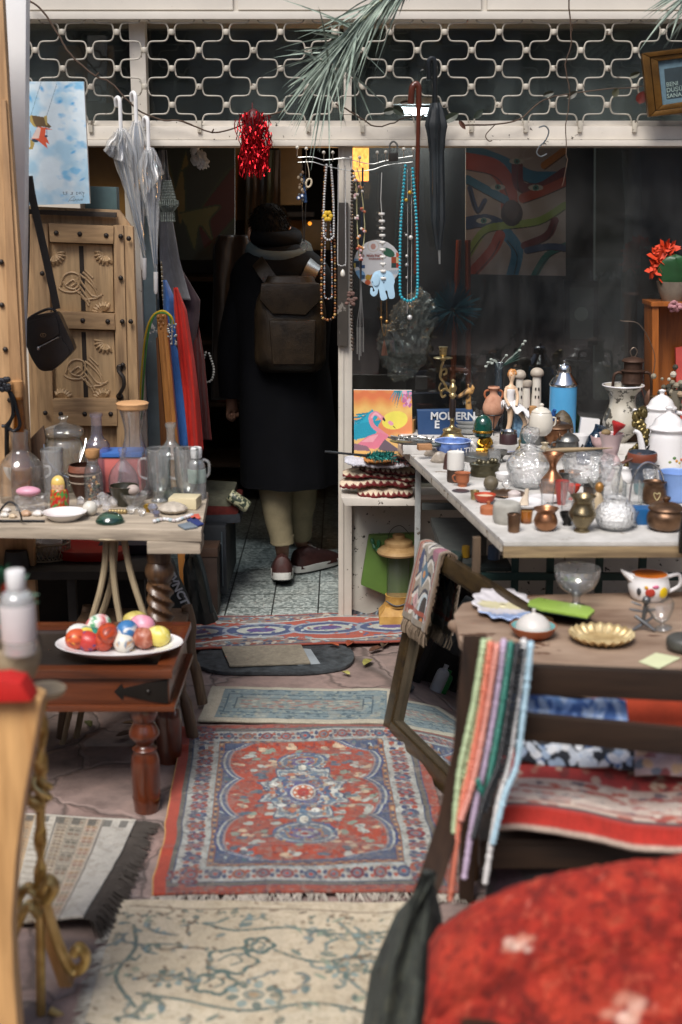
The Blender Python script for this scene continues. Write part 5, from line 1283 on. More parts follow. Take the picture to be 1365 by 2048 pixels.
def stk(c):
 c.ell(747,492,12,12,'#c8bfb8',ring=.82);c.ell(747,493,5,6,'#b58a80')
 for x in range(716,776,5):c.rect(x,x+3.2,510,513,'#9a6a62')if x!=731 else None
 for x in range(738,765,4):c.rect(x,x+2.6,516,518.5,'#9a6a62')
 c.ell(777,505,14,8,'#35604c',.5);c.rect(783,793,514,526,'#a04a30');c.rect(793,800,505,516,'#c05a38');c.rect(793,803,515,527,'#c8b890');c.rect(783,793,526,536,'#2f4a48');c.rect(793,803,526,536,'#b53a28')
 for k in range(8):c.line([(776+k*4,548),(780+k*4,541)],1.6,'#7aa8c4')
 c.rect(705,716,517,526,'#7aa4c4');c.rect(708,720,522,534,'#2a3644');c.rect(705,712,526,536,'#c0a850');c.ell(719,551,12,11,'#7aa6cc');c.rect(722,730,550,558,'#33506e');c.ell(737,555,6,6,'#b8953a');c.ell(736,565,5.5,5.5,'#c0603c');c.rect(742,752,549,556,'#b87a3a');c.rect(718,730,530,537,'#33507a')
U,V=uv(80,80);tt=U*2*math.pi;X_=755+47*V*np.cos(tt);Y_=527+47*V*np.sin(tt);c=Canvas(X_,Y_,'#d2d2d4',3)
c2=Canvas(*np.meshgrid(np.linspace(707,803,110),np.linspace(479,575,110)),'#d2d2d4',3);stk(c2)
inside=(np.hypot(c2.X-755,c2.Y-527)<=47.5)
idx=-np.ones(inside.shape,int);mb=MB();vs_,cs_,fs_=[],[],[]
for j in range(110):
 for i in range(110):
  if inside[j,i]:idx[j,i]=len(vs_);vs_.append(P(c2.X[j,i],c2.Y[j,i],Yg2));cs_.append(tuple(c2.C[j,i]))
for j in range(109):
 for i in range(109):
  q=(idx[j,i],idx[j,i+1],idx[j+1,i+1],idx[j+1,i])
  if min(q)>=0:fs_.append(q)
mb.add(vs_,fs_,cs_);o=solo('round_sticker','round white sticker with coloured tile border stuck inside the window glass','sticker',mb,painted(.4,0));solidify(o,.0008,1)
text_o=text_mb('T.C. KÜLTÜR',P(716,514,Yg2-.002),(1,0,0),(0,0,1),.017,.0003);text_mb('ANKARA',P(738,520,Yg2-.002),(1,0,0),(0,0,1),.012,.0003,text_o);o2=part(o,'sticker_lettering',text_o,mat('#8a3f38',.5),smooth=False)
Yfr=5.12
fr_=thing('gilt_framed_verse','gilt framed dark lettered panel hanging at the upper right over the grille','framed text',tuple(P(1340,165,Yfr)))
GILT=mat('#6b4a1e',.35,.6,var=.5,scale=14,bump=.4,bscale=90)
tl,tr_,br_,bl_=(1284,106),(1460,84),(1470,214),(1298,234)
def lerp2(a,b,f):return(a[0]+(b[0]-a[0])*f,a[1]+(b[1]-a[1])*f)
ol=[tl,tr_,br_,bl_];ce=(sum(p[0]for p in ol)/4,sum(p[1]for p in ol)/4)
inn=[lerp2(tl,br_,.155),lerp2(tr_,bl_,.155),lerp2(br_,tl,.155),lerp2(bl_,tr_,.155)];inn=[(1317,122),(1440,106),(1448,190),(1326,210)]
mid_=[lerp2(a,b,.5)for a,b in zip(ol,inn)]
for i in range(4):
 j=(i+1)%4;m=MB();m.slab([ol[i],ol[j],mid_[j],mid_[i]],Yfr,.03,.006);m.slab([lerp2(mid_[i],inn[i],.04),lerp2(mid_[j],inn[j],.04),inn[j],inn[i]],Yfr+.008,.02,.004);part(fr_,'frame_bar',m,GILT)
m=MB();m.slab(inn,Yfr+.022,.01,0);part(fr_,'mount',m,mat('#56707c',.7,var=.3,scale=40));m=MB();m.slab([(1329,138),(1440,122),(1446,182),(1334,198)],Yfr+.0205,.004,0);part(fr_,'dark_panel',m,mat('#223238',.6,var=.4))
rdir=(P(1440,122,Yfr)-P(1329,138,Yfr));udir=Vector((-rdir.z,0,rdir.x))*1;udir=udir if udir.z>0 else-udir
m=MB()
for tx_,y in(('BENI',177),('DÜŞÜ',188.5),('SANA',200)):text_mb(tx_,P(1333+(y-177)*.05,y-3.5,Yfr+.0195),rdir,udir,.022,.0004,m)
for k in range(3):text_mb('- ~ -',P(1331,150+k*8,Yfr+.0195),rdir,udir,.02,.0004,m)if False else None
part(fr_,'lettering',m,mat('#8fa39c',.6),smooth=False)
Yw=5.08
wc=thing('wooden_case','open orange brown wooden case standing behind the white table at the right edge','case',tuple(P(1350,700,Yw)))
ORB=wood('#6a3512','#a05c26','z',.35,5,coat=.3)
for nm_,pts,y_,d in(('side_panel',[(1305,612),(1318,612),(1318,790),(1305,790)],Yw,.14),('top_panel',[(1303,604),(1470,604),(1470,613),(1303,613)],Yw-.01,.16),('back_panel',[(1318,613),(1470,613),(1470,790),(1318,790)],Yw+.125,.014)):
 m=MB();m.slab(pts,y_,d,.002);part(wc,nm_,m,ORB)
fp=thing('flower_pot','potted plant with orange flowers and one big green leaf on the wooden case','potted plant',tuple(P(1340,604,Yw+.05)))
b0=P(1345,603,Yw+.05);s_=SC(b0)
m=MB();m.lathe(shell([(20,0),(20,0),(28,20),(33,40),(33,40)],2),b0,s_,24,wob=lambda a,h:1+.03*math.sin(a*12)*math.sin(h*.4));part(fp,'woven_pot',m,mat('#7d7264',.7,var=.3,bump=.5,bscale=50))
m=MB();U,V=uv(14,16);Pts=np.zeros(U.shape+(3,))
for j in range(16):
 for i in range(14):
  u,v=U[j,i]*2-1,V[j,i];w=46*(math.sin(v*math.pi)**.55)*(1-.35*v);Pts[j,i]=P(1352+u*w+4*v,516+v*86-abs(u)*8*(1-v),Yw-.02+abs(u)*.02+.03*v)
o=part(fp,'big_leaf',grid_mb(Pts,None,m),mat('#1f4a26',.45,var=.3,scale=20));solidify(o,.001)
rs=random.Random(12)
for x,y in((1325,500),(1318,515),(1312,530),(1335,508),(1318,548),(1330,495),(1342,498),(1312,512),(1308,540),(1322,525)):
 m=MB();c0=P(x,y,Yw+.02)
 for k in range(7):
  a=rs.uniform(0,6.28);d=Vector((math.cos(a),rs.uniform(-.6,.2),math.sin(a))).normalized()*1.5;s3=d.orthogonal().normalized()*.013
  m.add([c0,c0+d*.014+s3,c0+d*.026+Vector((0,-.004,0)),c0+d*.014-s3],[(0,1,2,3)])
 part(fp,'orange_bloom',m,mat('#c83a14',.6,var=.3))
m=MB();c0=P(1352,612,Yw-.03)
for k in range(30):
 a=rs.uniform(0,6.28);r_=rs.uniform(.004,.024);m.ball(c0+Vector((math.cos(a)*r_*1.2,rs.uniform(-.02,.01),math.sin(a)*r_*.8)),(.010,.006,.008),7,5)
solo('pink_rose','dusty pink artificial rose hanging at the edge of the wooden case','flower',m,mat('#b07a80',.7,var=.35))
# vessels and bric-a-brac: sizes in survey units at the place they stand
def V3(o,s,x,y,h):return o+Vector((x*s,y*s,h*s))
def ves(name,label,cat,px,py,z,pts,mt,th=0,parts=(),group=None,seg=28,wob=None,n=3,body='body',squash=1.0,ang=38,tilt=None,lift=0):
 o=G(px,py,z);s=SC(o);o=o+Vector((0,pts[0][0]*s*.8,lift))
 pr=shell(pts,th,n)if th else prof(([(0,pts[0][1])]if pts[0][0]>0 else[])+list(pts),n)
 if not th and pr[-1][0]>1e-6:pr=pr+[(0,pr[-1][1])]
 m=MB().lathe(pr,o,s,seg,tilt,None,wob,squash)
 if not parts:return solo(name,label,cat,m,mt,group,ang=ang)
 t=thing(name,label,cat,tuple(o),group);part(t,body,m,mt,ang=ang)
 for nm_,fn,mt_ in parts:
  m=MB();fn(m,o,s);part(t,nm_,m,mt_)
 return t
def handle(pts,r):return lambda m,o,s:m.tube(cr([V3(o,s,*p)for p in pts],5),r*s,8)
def lath(pts,dx=0,dy=0,dh=0,seg=20):return lambda m,o,s:m.lathe(prof(pts,3),V3(o,s,dx,dy,dh),s,seg)
def ballp(x,y,h,r):return lambda m,o,s:m.ball(V3(o,s,x,y,h),[q*s for q in r]if isinstance(r,tuple)else r*s,12,8)
GL=glass('#ffffff',.10,'#aab8b8',.06,.02);GLB=glass('#dfe9ec',.08,'#8297a2',.10);CUT=glass('#ffffff',.14,'#a4b0b4',.24,.04,bump=1,bscale=70);GLP=glass('#e9e2f2',.08,'#8f7fae',.07);GLG=glass('#cfe0da',.08,'#5f7f76',.07)  # white haze in the cut glass stands in for refracted sky
FROST=glass('#ffffff',.12,'#b4bebe',.75,.08,bump=1,bscale=110)
COP=mat('#8a5a3e',.32,.85,var=.45,scale=14,bump=.2,bscale=40,col2='#b78460');COPD=mat('#5f4636',.36,.75,var=.5,scale=12,bump=.25,bscale=40,col2='#8a6a50');BRS=mat('#5d5240',.28,.85,var=.4,scale=10,bump=.2,bscale=30,col2='#9a8a6a')
PEW=mat('#7d7d7a',.35,.8,var=.4,scale=14,bump=.2,bscale=50);CHROME=mat('#c9cdd0',.12,1,var=.1);GOLD=mat('#b08430',.28,.9,var=.4,scale=25);AGOLD=mat('#8f7a4c',.3,.85,var=.5,scale=20,bump=.3,bscale=60,col2='#c9b484')
PORC=mat('#dedcdc',.18,var=.05,coat=.4);PORC2=mat('#cfc9bd',.25,var=.1,coat=.3);TERRA=mat('#a5603c',.75,var=.3);CORK=mat('#a87c4e',.85,var=.35,scale=40)
zt=Stepped(ZR)
a,b=G(838,892,ZR+.036),P(1480,900,4.85)
m=MB();m.prism([(.235,5.20,ZR+.0005),(1.5,5.20,ZR+.0005),(1.5,4.85,ZR+.0005),(P(806,900,4.86).x,4.85,ZR+.0005)],(0,0,.035),.003);solo('riser_board','low white board raising the back row of wares on the white table','riser',m,PAINT)
ves('copper_cup','tiny ribbed copper cup at the front left corner of the white table','cup',1029,1066,zt,[(11,0),(11,0),(12,6),(13,30),(14,34),(14,37),(12.5,38)],COPD,1.4)
ves('copper_pot','small round copper pot with flared lip in the front row','pot',1093,1063,zt,[(13,0),(13,0),(21,8),(24,20),(20,32),(18,37),(23,43),(25,46)],COP,1.4)
ves('bronze_vase','dark bronze vase with wide mouth and narrow foot in the front row','vase',1166,1066,zt,[(15,0),(15,0),(16,3),(12,7),(20,20),(27,32),(27,40),(21,52),(19,62),(24,70),(26,74)],BRS,1.5)
ves('glass_globe','frosted cut glass globe vase in the front row','vase',1233,1062,zt,[(20,0),(20,0),(35,10),(41,27),(37,44),(27,54),(24,58),(24,64)],FROST,2.5)
ves('lidded_copper_pot','squat lidded copper pot at the front right end of the white table','pot',1334,1064,zt,[(22,0),(22,0),(33,8),(37,20),(36,32),(31,40),(31,43)],COPD,0,[('lid',lath([(35,43),(35,43),(35,46),(26,53),(10,57),(5,58),(8,63),(8,68),(0,70)]),COPD)])
m=MB();a=G(1290,1052,zt);s_=SC(a);m.box(a+Vector((0,.04,.024)),(.052,.06,.048));solo('blue_tub','small bright blue plastic tub between glass globe and lidded copper pot','tub',m,mat('#1f5c92',.4))
ves('dark_bottle','dark bottle neck standing at the front right edge of the white table','bottle',1372,1108,zt-.02,[(12,0),(12,0),(14,30),(12,60),(8,90),(8,118),(10,120)],mat('#1a1716',.25),0)
ves('stone_jar','pale grey stone jar beside the small copper cup','jar',1016,1050,zt,[(24,0),(24,0),(28,10),(28,34),(24,42),(15,44)],mat('#a8a59c',.7,var=.3,scale=20,bump=.4))
ves('clay_stopper','small brown clay stopper with a knob left of the stone jar','stopper',979,1030,zt,[(17,0),(17,0),(17,13),(13,16),(4,18),(4,24),(0,26)],TERRA)
m=MB();m.ball(V3(G(982,980,zt),SC(G(982,980,zt)),0,0,14),SC(G(982,980,zt))*15,18,12);solo('stone_ball','mottled grey brown stone ball lying near the left table edge','ball',m,mat('#6a604c',.6,var=.5,scale=30))
ves('clay_bowl','small orange rimmed bowl with cream inside near the left table edge','bowl',971,1006,zt,[(12,0),(12,0),(18,5),(21,12),(22,16)],mat('#b8452a',.5),1.6,[('filling',lambda m,o,s:m.lathe([(0,11),(19,11.4),(19,10),(0,10)],o,s,20),mat('#d8c8a8',.7))])
ves('copper_ring_plate','flat copper ring plate lying behind the small orange bowl','plate',1018,995,zt,[(24,0),(24,0),(34,3),(36,5),(30,4),(26,2)],COPD)
t=ves('white_ashtray','wide white ashtray with a pale seated figure on its rim','ashtray',1052,1018,zt,[(26,0),(26,0),(40,6),(44,10),(40,9),(22,4)],PORC,0,[('rim_figure',lambda m,o,s:m.loft([[V3(o,s,x+math.cos(a)*r,math.sin(a)*r*.8-8,h)for a in np.linspace(0,5.5,8)]for x,h,r in((-2,6,10),(-1,16,8),(1,24,6),(2,28,4),(3,34,5),(3,39,3))]),mat('#c9b9a4',.5))])
TUM=[(11,0),(11,0),(12,4),(14.5,56),(15,60)]
for i,(x,y)in enumerate(((1096,1022),(1136,1026))):
 ves('glass_tumbler',['tall clear glass tumbler behind the round copper pot','tall clear glass tumbler in front of the red cup'][i],'glass',x,y,zt,TUM,GL,1.3,group='clear tumblers')
ves('red_cup','dull red tapered cup seen through the clear tumbler','cup',1124,1010,zt,[(8,0),(8,0),(9,4),(14,44),(15,48)],mat('#a03e38',.5),1.4)
ves('red_egg_cup','little bright red footed cup right of the dull red cup','cup',1147,1000,zt,[(9,0),(9,0),(4,6),(5,10),(12,20),(15,30)],mat('#c03a2c',.4),1.2)
ves('copper_funnel_vase','slim copper vase with a funnel mouth behind the clear tumblers','vase',1107,990,zt,[(22,0),(22,0),(25,14),(22,28),(10,44),(7,54),(10,64),(21,80),(22,82)],COP,1.3)
ves('lidded_crystal_bowl','large cut glass bowl with a domed heart-topped lid','bowl',1061,978,zt,[(24,0),(24,0),(32,5),(40,20),(46,40),(47,46)],CUT,2.4,[('lid',lath([(47,47),(47,47),(42,60),(28,74),(13,84),(8,90),(8,90),(14,98),(18,110),(16,120),(6,118),(0,116)],seg=30),CUT)],seg=30,body='bowl')
ves('crystal_bowl','wide cut crystal bowl in the middle of the white table','bowl',1178,972,zt,[(26,0),(26,0),(38,10),(48,30),(52,52),(51,58)],CUT,3,seg=36,wob=lambda a,h:1+.03*math.cos(12*a)*(h>40))
m=MB();m.tube([P(1092,903,4.36),P(1120,901,4.36),P(1160,899,4.36),P(1226,896,4.36)],[.0095,.0095,.008,.001],10);solo('horn_spike','long tapered brown horn lying across the wide crystal bowl','horn',m,wood('#4a3a2a','#a08a68','x',.5,9))
m=MB();m.tube([P(1212,942,4.3),P(1240,928,4.32),P(1278,912,4.33)],[.004,.0055,.0065],8);m.ball(P(1279,910,4.33),(.011,.009,.008),8,6);solo('carved_spoon','dark wooden spoon handle leaning between glass tumbler and brown jar','spoon',m,wood('#3a1f16','#63392a','x',.4,6))
t=ves('pewter_beaker','dull pewter beaker with short branches standing in it','beaker',1190,1000,zt,[(20,0),(20,0),(21,24),(23,27)],PEW,1.5,[('dried_sprig',lambda m,o,s:[m.tube([V3(o,s,0,0,18),V3(o,s,14*math.cos(a),4,38+6*math.sin(3*a))],1.2*s,5)for a in(0,.6,1.2,1.9,2.5,3.1)],mat('#6d6a62',.7))])
t=ves('brass_figurine','small worn figurine with a golden head behind the dark bronze vase','figurine',1197,1034,zt,[(15,0),(15,0),(17,10),(12,28),(9,40),(6,46),(4,49)],mat('#b7a384',.5,var=.4),0,[('head',ballp(2,0,58,(9,9,11)),mat('#a2743a',.4,.4))])
ves('glass_vase','clear straight glass vase behind the frosted globe','vase',1221,1000,zt,[(17,0),(17,0),(18,4),(23,66),(24,70)],CUT,1.6)
m=MB();a=G(1268,1018,zt);s_=SC(a)
t=thing('square_glass','square clear glass with ice-like base left of the bail-handled pot','glass',tuple(a))
m=MB();hw=17*s_
for q in((-hw,-hw,hw,-hw+.003),(-hw,hw-.003,hw,hw),(-hw,-hw,-hw+.003,hw),(hw-.003,-hw,hw,hw)):m.bx(a.x+q[0],a.x+q[2],a.y+.03+q[1],a.y+.03+q[3],a.z,a.z+52*s_,.001)
part(t,'glass_walls',m,GL);m=MB();m.bx(a.x-hw,a.x+hw,a.y+.03-hw,a.y+.03+hw,a.z,a.z+8*s_,.002);part(t,'thick_base',m,CUT)
t=ves('bail_pot','dark copper pot with pale heart mark and a silver bail handle','pot',1311,1010,zt,[(18,0),(18,0),(24,8),(25,20),(21,36),(22,42),(24,45)],COPD,1.4,[('bail_handle',lambda m,o,s:m.tube(cr([V3(o,s,18,0,42),V3(o,s,14,0,58),V3(o,s,2,0,76),V3(o,s,-18,0,84),V3(o,s,-36,0,70),V3(o,s,-46,0,40),V3(o,s,-50,-4,4)],5),2.0*s,7),CHROME),('heart_mark',lambda m,o,s:m.tube(cr([V3(o,s,0,-24.5,24),V3(o,s,5,-24,27),V3(o,s,6,-24,22),V3(o,s,0,-25.5,12),V3(o,s,-6,-24,22),V3(o,s,-5,-24,27),V3(o,s,0,-24.5,24)],4),.9*s,6),mat('#b8a878',.5))])
ves('clay_jar','dark blue jar with a rust red rim behind the bail-handled pot','jar',1286,968,zt,[(22,0),(22,0),(26,10),(25,34),(26,40),(26,40),(29,46),(28,62)],mat('#2f3640',.4,var=.5,scale=22,col2='#5a6270'),2,[('rim_band',lambda m,o,s:m.lathe([(27.2,42),(30,46),(29.6,58),(28.4,61),(27.4,61)],o,s,28),mat('#7a3f2a',.5))])
a=G(1328,962,zt);s_=SC(a);t=thing('wire_chair_ornament','miniature black wire chair with a flowered back','ornament',tuple(a));m=MB();IRN=mat('#1d2126',.4,.5)
for sx in(-1,1):
 for sy in(0,1):m.tube([V3(a,s_,sx*24,4+sy*30,0),V3(a,s_,sx*22,6+sy*26,30)],1.5*s_,6)
for y_ in(6,32):m.tube([V3(a,s_,-24,y_,30),V3(a,s_,24,y_,30)],1.6*s_,6)
m.tube(cr([V3(a,s_,-22,32,30),V3(a,s_,-30,33,56),V3(a,s_,-14,33,70),V3(a,s_,14,33,70),V3(a,s_,30,33,56),V3(a,s_,22,32,30)],6),1.8*s_,7)
for k in range(6):m.tube(cr([V3(a,s_,-20+k*8,33,32),V3(a,s_,-24+k*9,33,48),V3(a,s_,-18+k*7,33,66)],4),1*s_,5)
for k in range(7):m.tube([V3(a,s_,-21+k*7,6,30),V3(a,s_,-18+k*6,32,30)],1*s_,5)
for k in range(4):m.tube([V3(a,s_,-20+k*12,6,28),V3(a,s_,-14+k*9,6,4)],.9*s_,5)
part(t,'wire_frame',m,IRN);m=MB();rs=random.Random(3)
for i in range(46):m.ball(V3(a,s_,rs.uniform(-20,20),34,rs.uniform(36,64)),(3*s_,1.5*s_,3*s_),7,5,hx(rs.choice(['#c88a9a','#c8c0a8','#b8743a','#7a8aa8','#8a5a7a','#d0b8b0'])))
part(t,'flower_back',m,painted(.6,0))
t=ves('blue_plastic_bowl','light blue plastic bowl with clear wrap at the right table edge','bowl',1356,1006,zt,[(24,0),(24,0),(28,6),(34,46),(36,58),(37,60)],mat('#7f9fd6',.4),1.6)
for i,(x,y,w,lb,mt_)in enumerate(((1272,1030,9,'small white shell lying in front of the square glass',PORC2),(1300,1026,8,'cream pebble near the bail-handled pot',mat('#c8b898',.6)),(1322,1030,9,'pale green pebble behind the squat lidded copper pot',mat('#a8b0a0',.6)))):
 m=MB();a=G(x,y,zt);m.ball(a+Vector((0,.01,.006)),(w*SC(a),w*SC(a)*.8,.007),12,8);solo('pebble',lb,'pebble',m,mt_)
t=ves('brass_candelabra','ornate brass candelabra with a scrolling arm near the flamingo canvas','candelabra',906,884,zt,[(26,0),(26,0),(27,4),(22,10),(18,16),(19,22),(8,26),(4,32),(5,40),(4,46),(4,84),(6,88),(8,92),(5,96),(8,106),(3,116),(5,120),(0,124)],AGOLD,0,[('scroll_arm',lambda m,o,s:[m.tube(cr([V3(o,s,*q)for q in pts],6),r*s,7)for pts,r in(([(0,0,92),(-8,-2,100),(-17,-2,104),(-24,-2,96),(-20,-2,88),(-14,-2,92)],2.4),([(-10,-2,100),(-18,-2,116),(-26,-2,128),(-24,-2,140),(-16,-2,144),(-14,-2,136),(-20,-2,132)],2.4),([(-25,-2,130),(-24,-2,148),(-21,-2,158),(-21,-2,164)],2.6),([(-24,-2,98),(-28,-2,106),(-24,-2,116)],1.8))],AGOLD),('candle_cup',lath([(5,160),(6,163),(18,165),(18,167),(5,168),(7,172),(8.5,186),(9,188),(0,188)],-21,-2),AGOLD),('foot',lambda m,o,s:[m.ball(V3(o,s,26*math.cos(a),24*math.sin(a),3),(6*s,5*s,4*s),8,6)for a in np.linspace(0,5.5,8)],AGOLD),('dark_stem',lambda m,o,s:m.lathe([(5,46),(6.5,50),(6.5,78),(5,84)],o,s,14),mat('#2a2220',.3))],body='column')
for lb,x,y,w,cc in(('carved orange soap cube on the table corner before the flamingo canvas',803,866,25,'#cf9a55'),('carved dusty red soap cube before the blue lettered box',847,866,27,'#a5504a')):
 a=G(x,y,zt);s_=SC(a);t=thing('soap_cube',lb,'soap',tuple(a),'carved soap cubes');m=MB();h_=w*s_;q=a+Vector((h_*.55,h_*.5,h_/2));rot=Matrix.Rotation(R(-14),3,'Z');m.box(q,(h_*1.1,h_,h_),rot,.004)
 part(t,'block',m,mat(cc,.55,var=.12));m=MB();f=q+rot@Vector((0,-h_*.5,0));rx=rot@Vector((1,0,0))
 for k in range(4):d=rx*math.cos(k*math.pi/4)+Vector((0,0,math.sin(k*math.pi/4)));m.tube([f-d*h_*.3,f+d*h_*.3],.0016,5)
 part(t,'carved_star',m,mat(dk(cc,1.5),.6))
a=[(835,822),(946,820),(946,872),(837,872)]
t=thing('blue_lettered_box','flat navy box with white block lettering standing behind the candelabra','box',tuple(P(890,850,5.08)))
m=MB();m.slab(a,5.08,.05,.002);part(t,'carton',m,mat('#24446e',.5,var=.15));m=MB();text_mb('MODERN',P(861,839,5.078),(1,0,0),(0,0,1),.042,.0006,m,bold=.0012);text_mb('E',P(869,856,5.078),(1,0,0),(0,0,1),.042,.0006,m,bold=.0012);text_mb('BIRLIK',P(882,856,5.078),(1,0,0),(0,0,1),.042,.0006,m,bold=.0012)if False else None
part(t,'lettering',m,mat('#d6d8da',.5),smooth=False)
for i in range(5):ves('saucer',['brown edged saucer at the bottom of the stack behind the candelabra','brown edged saucer second from the bottom of its stack behind the candelabra','brown edged saucer in the middle of its stack behind the candelabra','brown edged saucer second from the top of its stack behind the candelabra','brown edged saucer on top of the stack behind the candelabra'][i],'saucer',897,866,zt,[(14,0),(14,0),(24,2),(27,4),(24,3.2),(14,1)],mat('#bdb3a4',.3,var=.3),group='stacked saucers',lift=i*.0085)
for i in range(3):ves('oval_dish',['white oval dish at the bottom of the stack behind the green egg','white oval dish in the middle of the stack behind the green egg','white oval dish with red specks on top of the stack behind the green egg'][i],'dish',938,868,zt,[(20,0),(20,0),(30,4),(35,12),(33,11),(20,2)],mat('#b9bbb8',.25,var=.15,chips='#a05a54' if i==2 else None,chip_at=.7),group='stacked oval dishes',lift=i*.016)
a=G(938,870,zt);s_=SC(a);t=thing('giraffe_figurine','small spotted wooden giraffe figurine behind the white dishes','figurine',tuple(a));m=MB()
def spots(m):
 rs=random.Random(5);m.c=[hx('#3a2a1c')if vnoise(np.array([p[0]*1]),np.array([p[2]*1]),95,3)[0]>.53 else hx('#b98e54')for p in m.v];return m
m.loft([[V3(a,s_,x+math.cos(q)*r,20+math.sin(q)*r,h)for q in np.linspace(0,5.8,10)]for x,h,r in[(1+1.5*math.sin(k*.3),4+k*4.2,8.5-k*.2)for k in range(20)]])
m.loft([[V3(a,s_,x,20+math.cos(q)*r,h+math.sin(q)*r)for q in np.linspace(0,5.8,10)]for x,h,r in((8,84,5),(2,85,7.5),(-4,84,7.5),(-10,80,6),(-17,76,4.5),(-22,74,4),(-24,73,2.5))])
m.tube([V3(a,s_,-1,20,88),V3(a,s_,-2,20,97)],1.3*s_,6);m.ball(V3(a,s_,-2,20,98),2.4*s_,7,5);m.tube([V3(a,s_,6,20,82),V3(a,s_,8,20,92),V3(a,s_,7,20,98)],[3*s_,4*s_,1*s_],7)
part(t,'body',spots(m),painted(.5,0))
t=ves('patterned_bowl','blue and white patterned bowl with white lettering in front of the candelabra','bowl',907,914,zt,[(24,0),(24,0),(32,8),(36,20),(36,28),(37,30)],mat('#2f4f9c',.25,var=.5,scale=26,col2='#6f8fd0',coat=.4),2,[('rim',lambda m,o,s:m.tube([V3(o,s,36.5*math.cos(a),36.5*math.sin(a),30)for a in np.linspace(0,6.28,40)],1.2*s,6),mat('#9fb0d8',.3)),('lettering',lambda m,o,s:text_mb('ALTIN',V3(o,s,2,-38.5,8),(1,.42,.05),(0,-.12,1),17*s,.0006,m,bold=.0006),PORC)])
t=ves('gold_seated_figurine','little golden seated figurine on a pewter lid','figurine',970,912,zt,[(17,0),(17,0),(18,4),(12,8)],GOLD,0,[('torso',lambda m,o,s:m.loft([[V3(o,s,x+math.cos(q)*r,math.sin(q)*r*.8,h)for q in np.linspace(0,5.8,10)]for x,h,r in((-1,6,11),(0,16,10),(2,26,11),(2,31,7),(2,34,4),(2,37,6),(2,42,6.5),(2,47,4),(2,50,1.5))]),GOLD),('crossed_legs',lambda m,o,s:(m.tube(cr([V3(o,s,10,-2,8),V3(o,s,0,-12,6),V3(o,s,-16,-10,5)],5),4.5*s,8),m.tube(cr([V3(o,s,-10,-2,8),V3(o,s,2,-13,8),V3(o,s,17,-10,5)],5),4.5*s,8)),GOLD),('arm',lambda m,o,s:m.tube(cr([V3(o,s,10,0,28),V3(o,s,14,-4,18),V3(o,s,4,-12,12)],5),3*s,8),GOLD),('arm',lambda m,o,s:m.tube(cr([V3(o,s,-7,0,28),V3(o,s,-12,-4,18),V3(o,s,-3,-12,12)],5),3*s,8),GOLD)],lift=.012)
ves('pewter_lid_box','round pewter box under the golden seated figurine','box',962,926,zt,[(34,0),(34,0),(35,8),(33,12),(18,13)],PEW)
t=ves('carved_bronze_box','oval dark bronze box with relief scrolls and a reclining figure on its lid','box',972,956,zt,[(27,0),(27,0),(30,6),(28,14),(31,22),(29,26),(10,28)],mat('#57523f',.35,.7,var=.5,scale=16,bump=.9,bscale=30),0,[('lid_relief',lambda m,o,s:[m.ball(V3(o,s,x,-4,28+4*math.sin(x)),(6*s,7*s,6*s),8,6)for x in(-20,-12,-3,6,14,21)],mat('#6a6450',.35,.7,var=.5))],squash=.8)
t=ves('green_egg_stand','dark green enamel egg on a little stand with gold band','ornament',967,892,zt,[(14,0),(14,0),(6,3),(5,8),(14,16),(16,18)],mat('#123f3a',.2,coat=.6),0,[('egg',lath([(0,18),(17,19),(19.5,32),(17,48),(10,58),(0,62)]),mat('#0f4438',.15,coat=.7,var=.5,scale=30)),('gold_band',lath([(19.5,26),(21,27),(21,30),(19.5,31)]),GOLD)],body='stand')
ves('glass_cloche','small clear glass dome left of the green egg','cloche',948,905,zt,[(19,0),(19,0),(20,10),(16,22),(6,28),(0,29)],GL)
ves('blue_rim_plate','white plate with a blue patterned rim lying behind the golden figurine','plate',1000,906,zt,[(30,0),(30,0),(50,5),(52,7),(44,5),(30,2)],PORC,0,[('blue_rim',lambda m,o,s:m.lathe([(46,6.2),(52.4,8),(52.6,7),(46,5)],o,s,36),mat('#5a6a9c',.3,var=.5,scale=60))])
ves('white_candle','stubby white candle in a dark wooden holder at the left table edge','candle',912,966,zt,[(16,0),(16,0),(17,6),(17,26)],mat('#3f3128',.5),0,[('wax',lath([(16,26),(17,28),(17,58),(15,60),(0,59)]),mat('#dcdad4',.4,var=.06))])
ves('dark_figurine','dark wooden bell shaped ornament behind the white candle','ornament',902,940,zt,[(15,0),(15,0),(13,20),(10,30),(5,34),(3,38),(0,40)],mat('#4a3430',.4,var=.4))
t=ves('clay_cup','orange clay cup with a small handle at the left table edge','cup',926,974,zt,[(9,0),(9,0),(10,6),(13,10),(14,24),(16,28)],TERRA,1.6,[('handle',handle([(-13,0,24),(-20,0,20),(-17,0,11),(-11,0,9)],1.6),TERRA)])
ves('dark_coaster','flat dark coaster lying before the orange clay cup','coaster',923,985,zt,[(16,0),(16,0),(17,1.2),(0,1.6)],mat('#3a3a42',.3))
rs=random.Random(9)
t=thing('silver_trinket_tray','tangled silver trinkets on a tray at the far left table corner','tray',tuple(G(823,884,zt)));a=G(823,886,zt);s_=SC(a);m=MB();m.lathe([(0,0),(30,0),(42,3),(44,5),(40,4.4),(28,2),(0,2)],a,s_,30,squash=.55);part(t,'tray',m,PEW);m=MB()
for i in range(16):b_=V3(a,s_,rs.uniform(-32,30),rs.uniform(-10,14),5+rs.uniform(0,5));m.tube(cr([b_,b_+Vector((rs.uniform(-.03,.03),rs.uniform(-.01,.01),.012)),b_+Vector((rs.uniform(-.05,.05),rs.uniform(-.02,.02),.002))],4),.003,6)
part(t,'trinkets',m,mat('#a3a19c',.28,.8,var=.4))
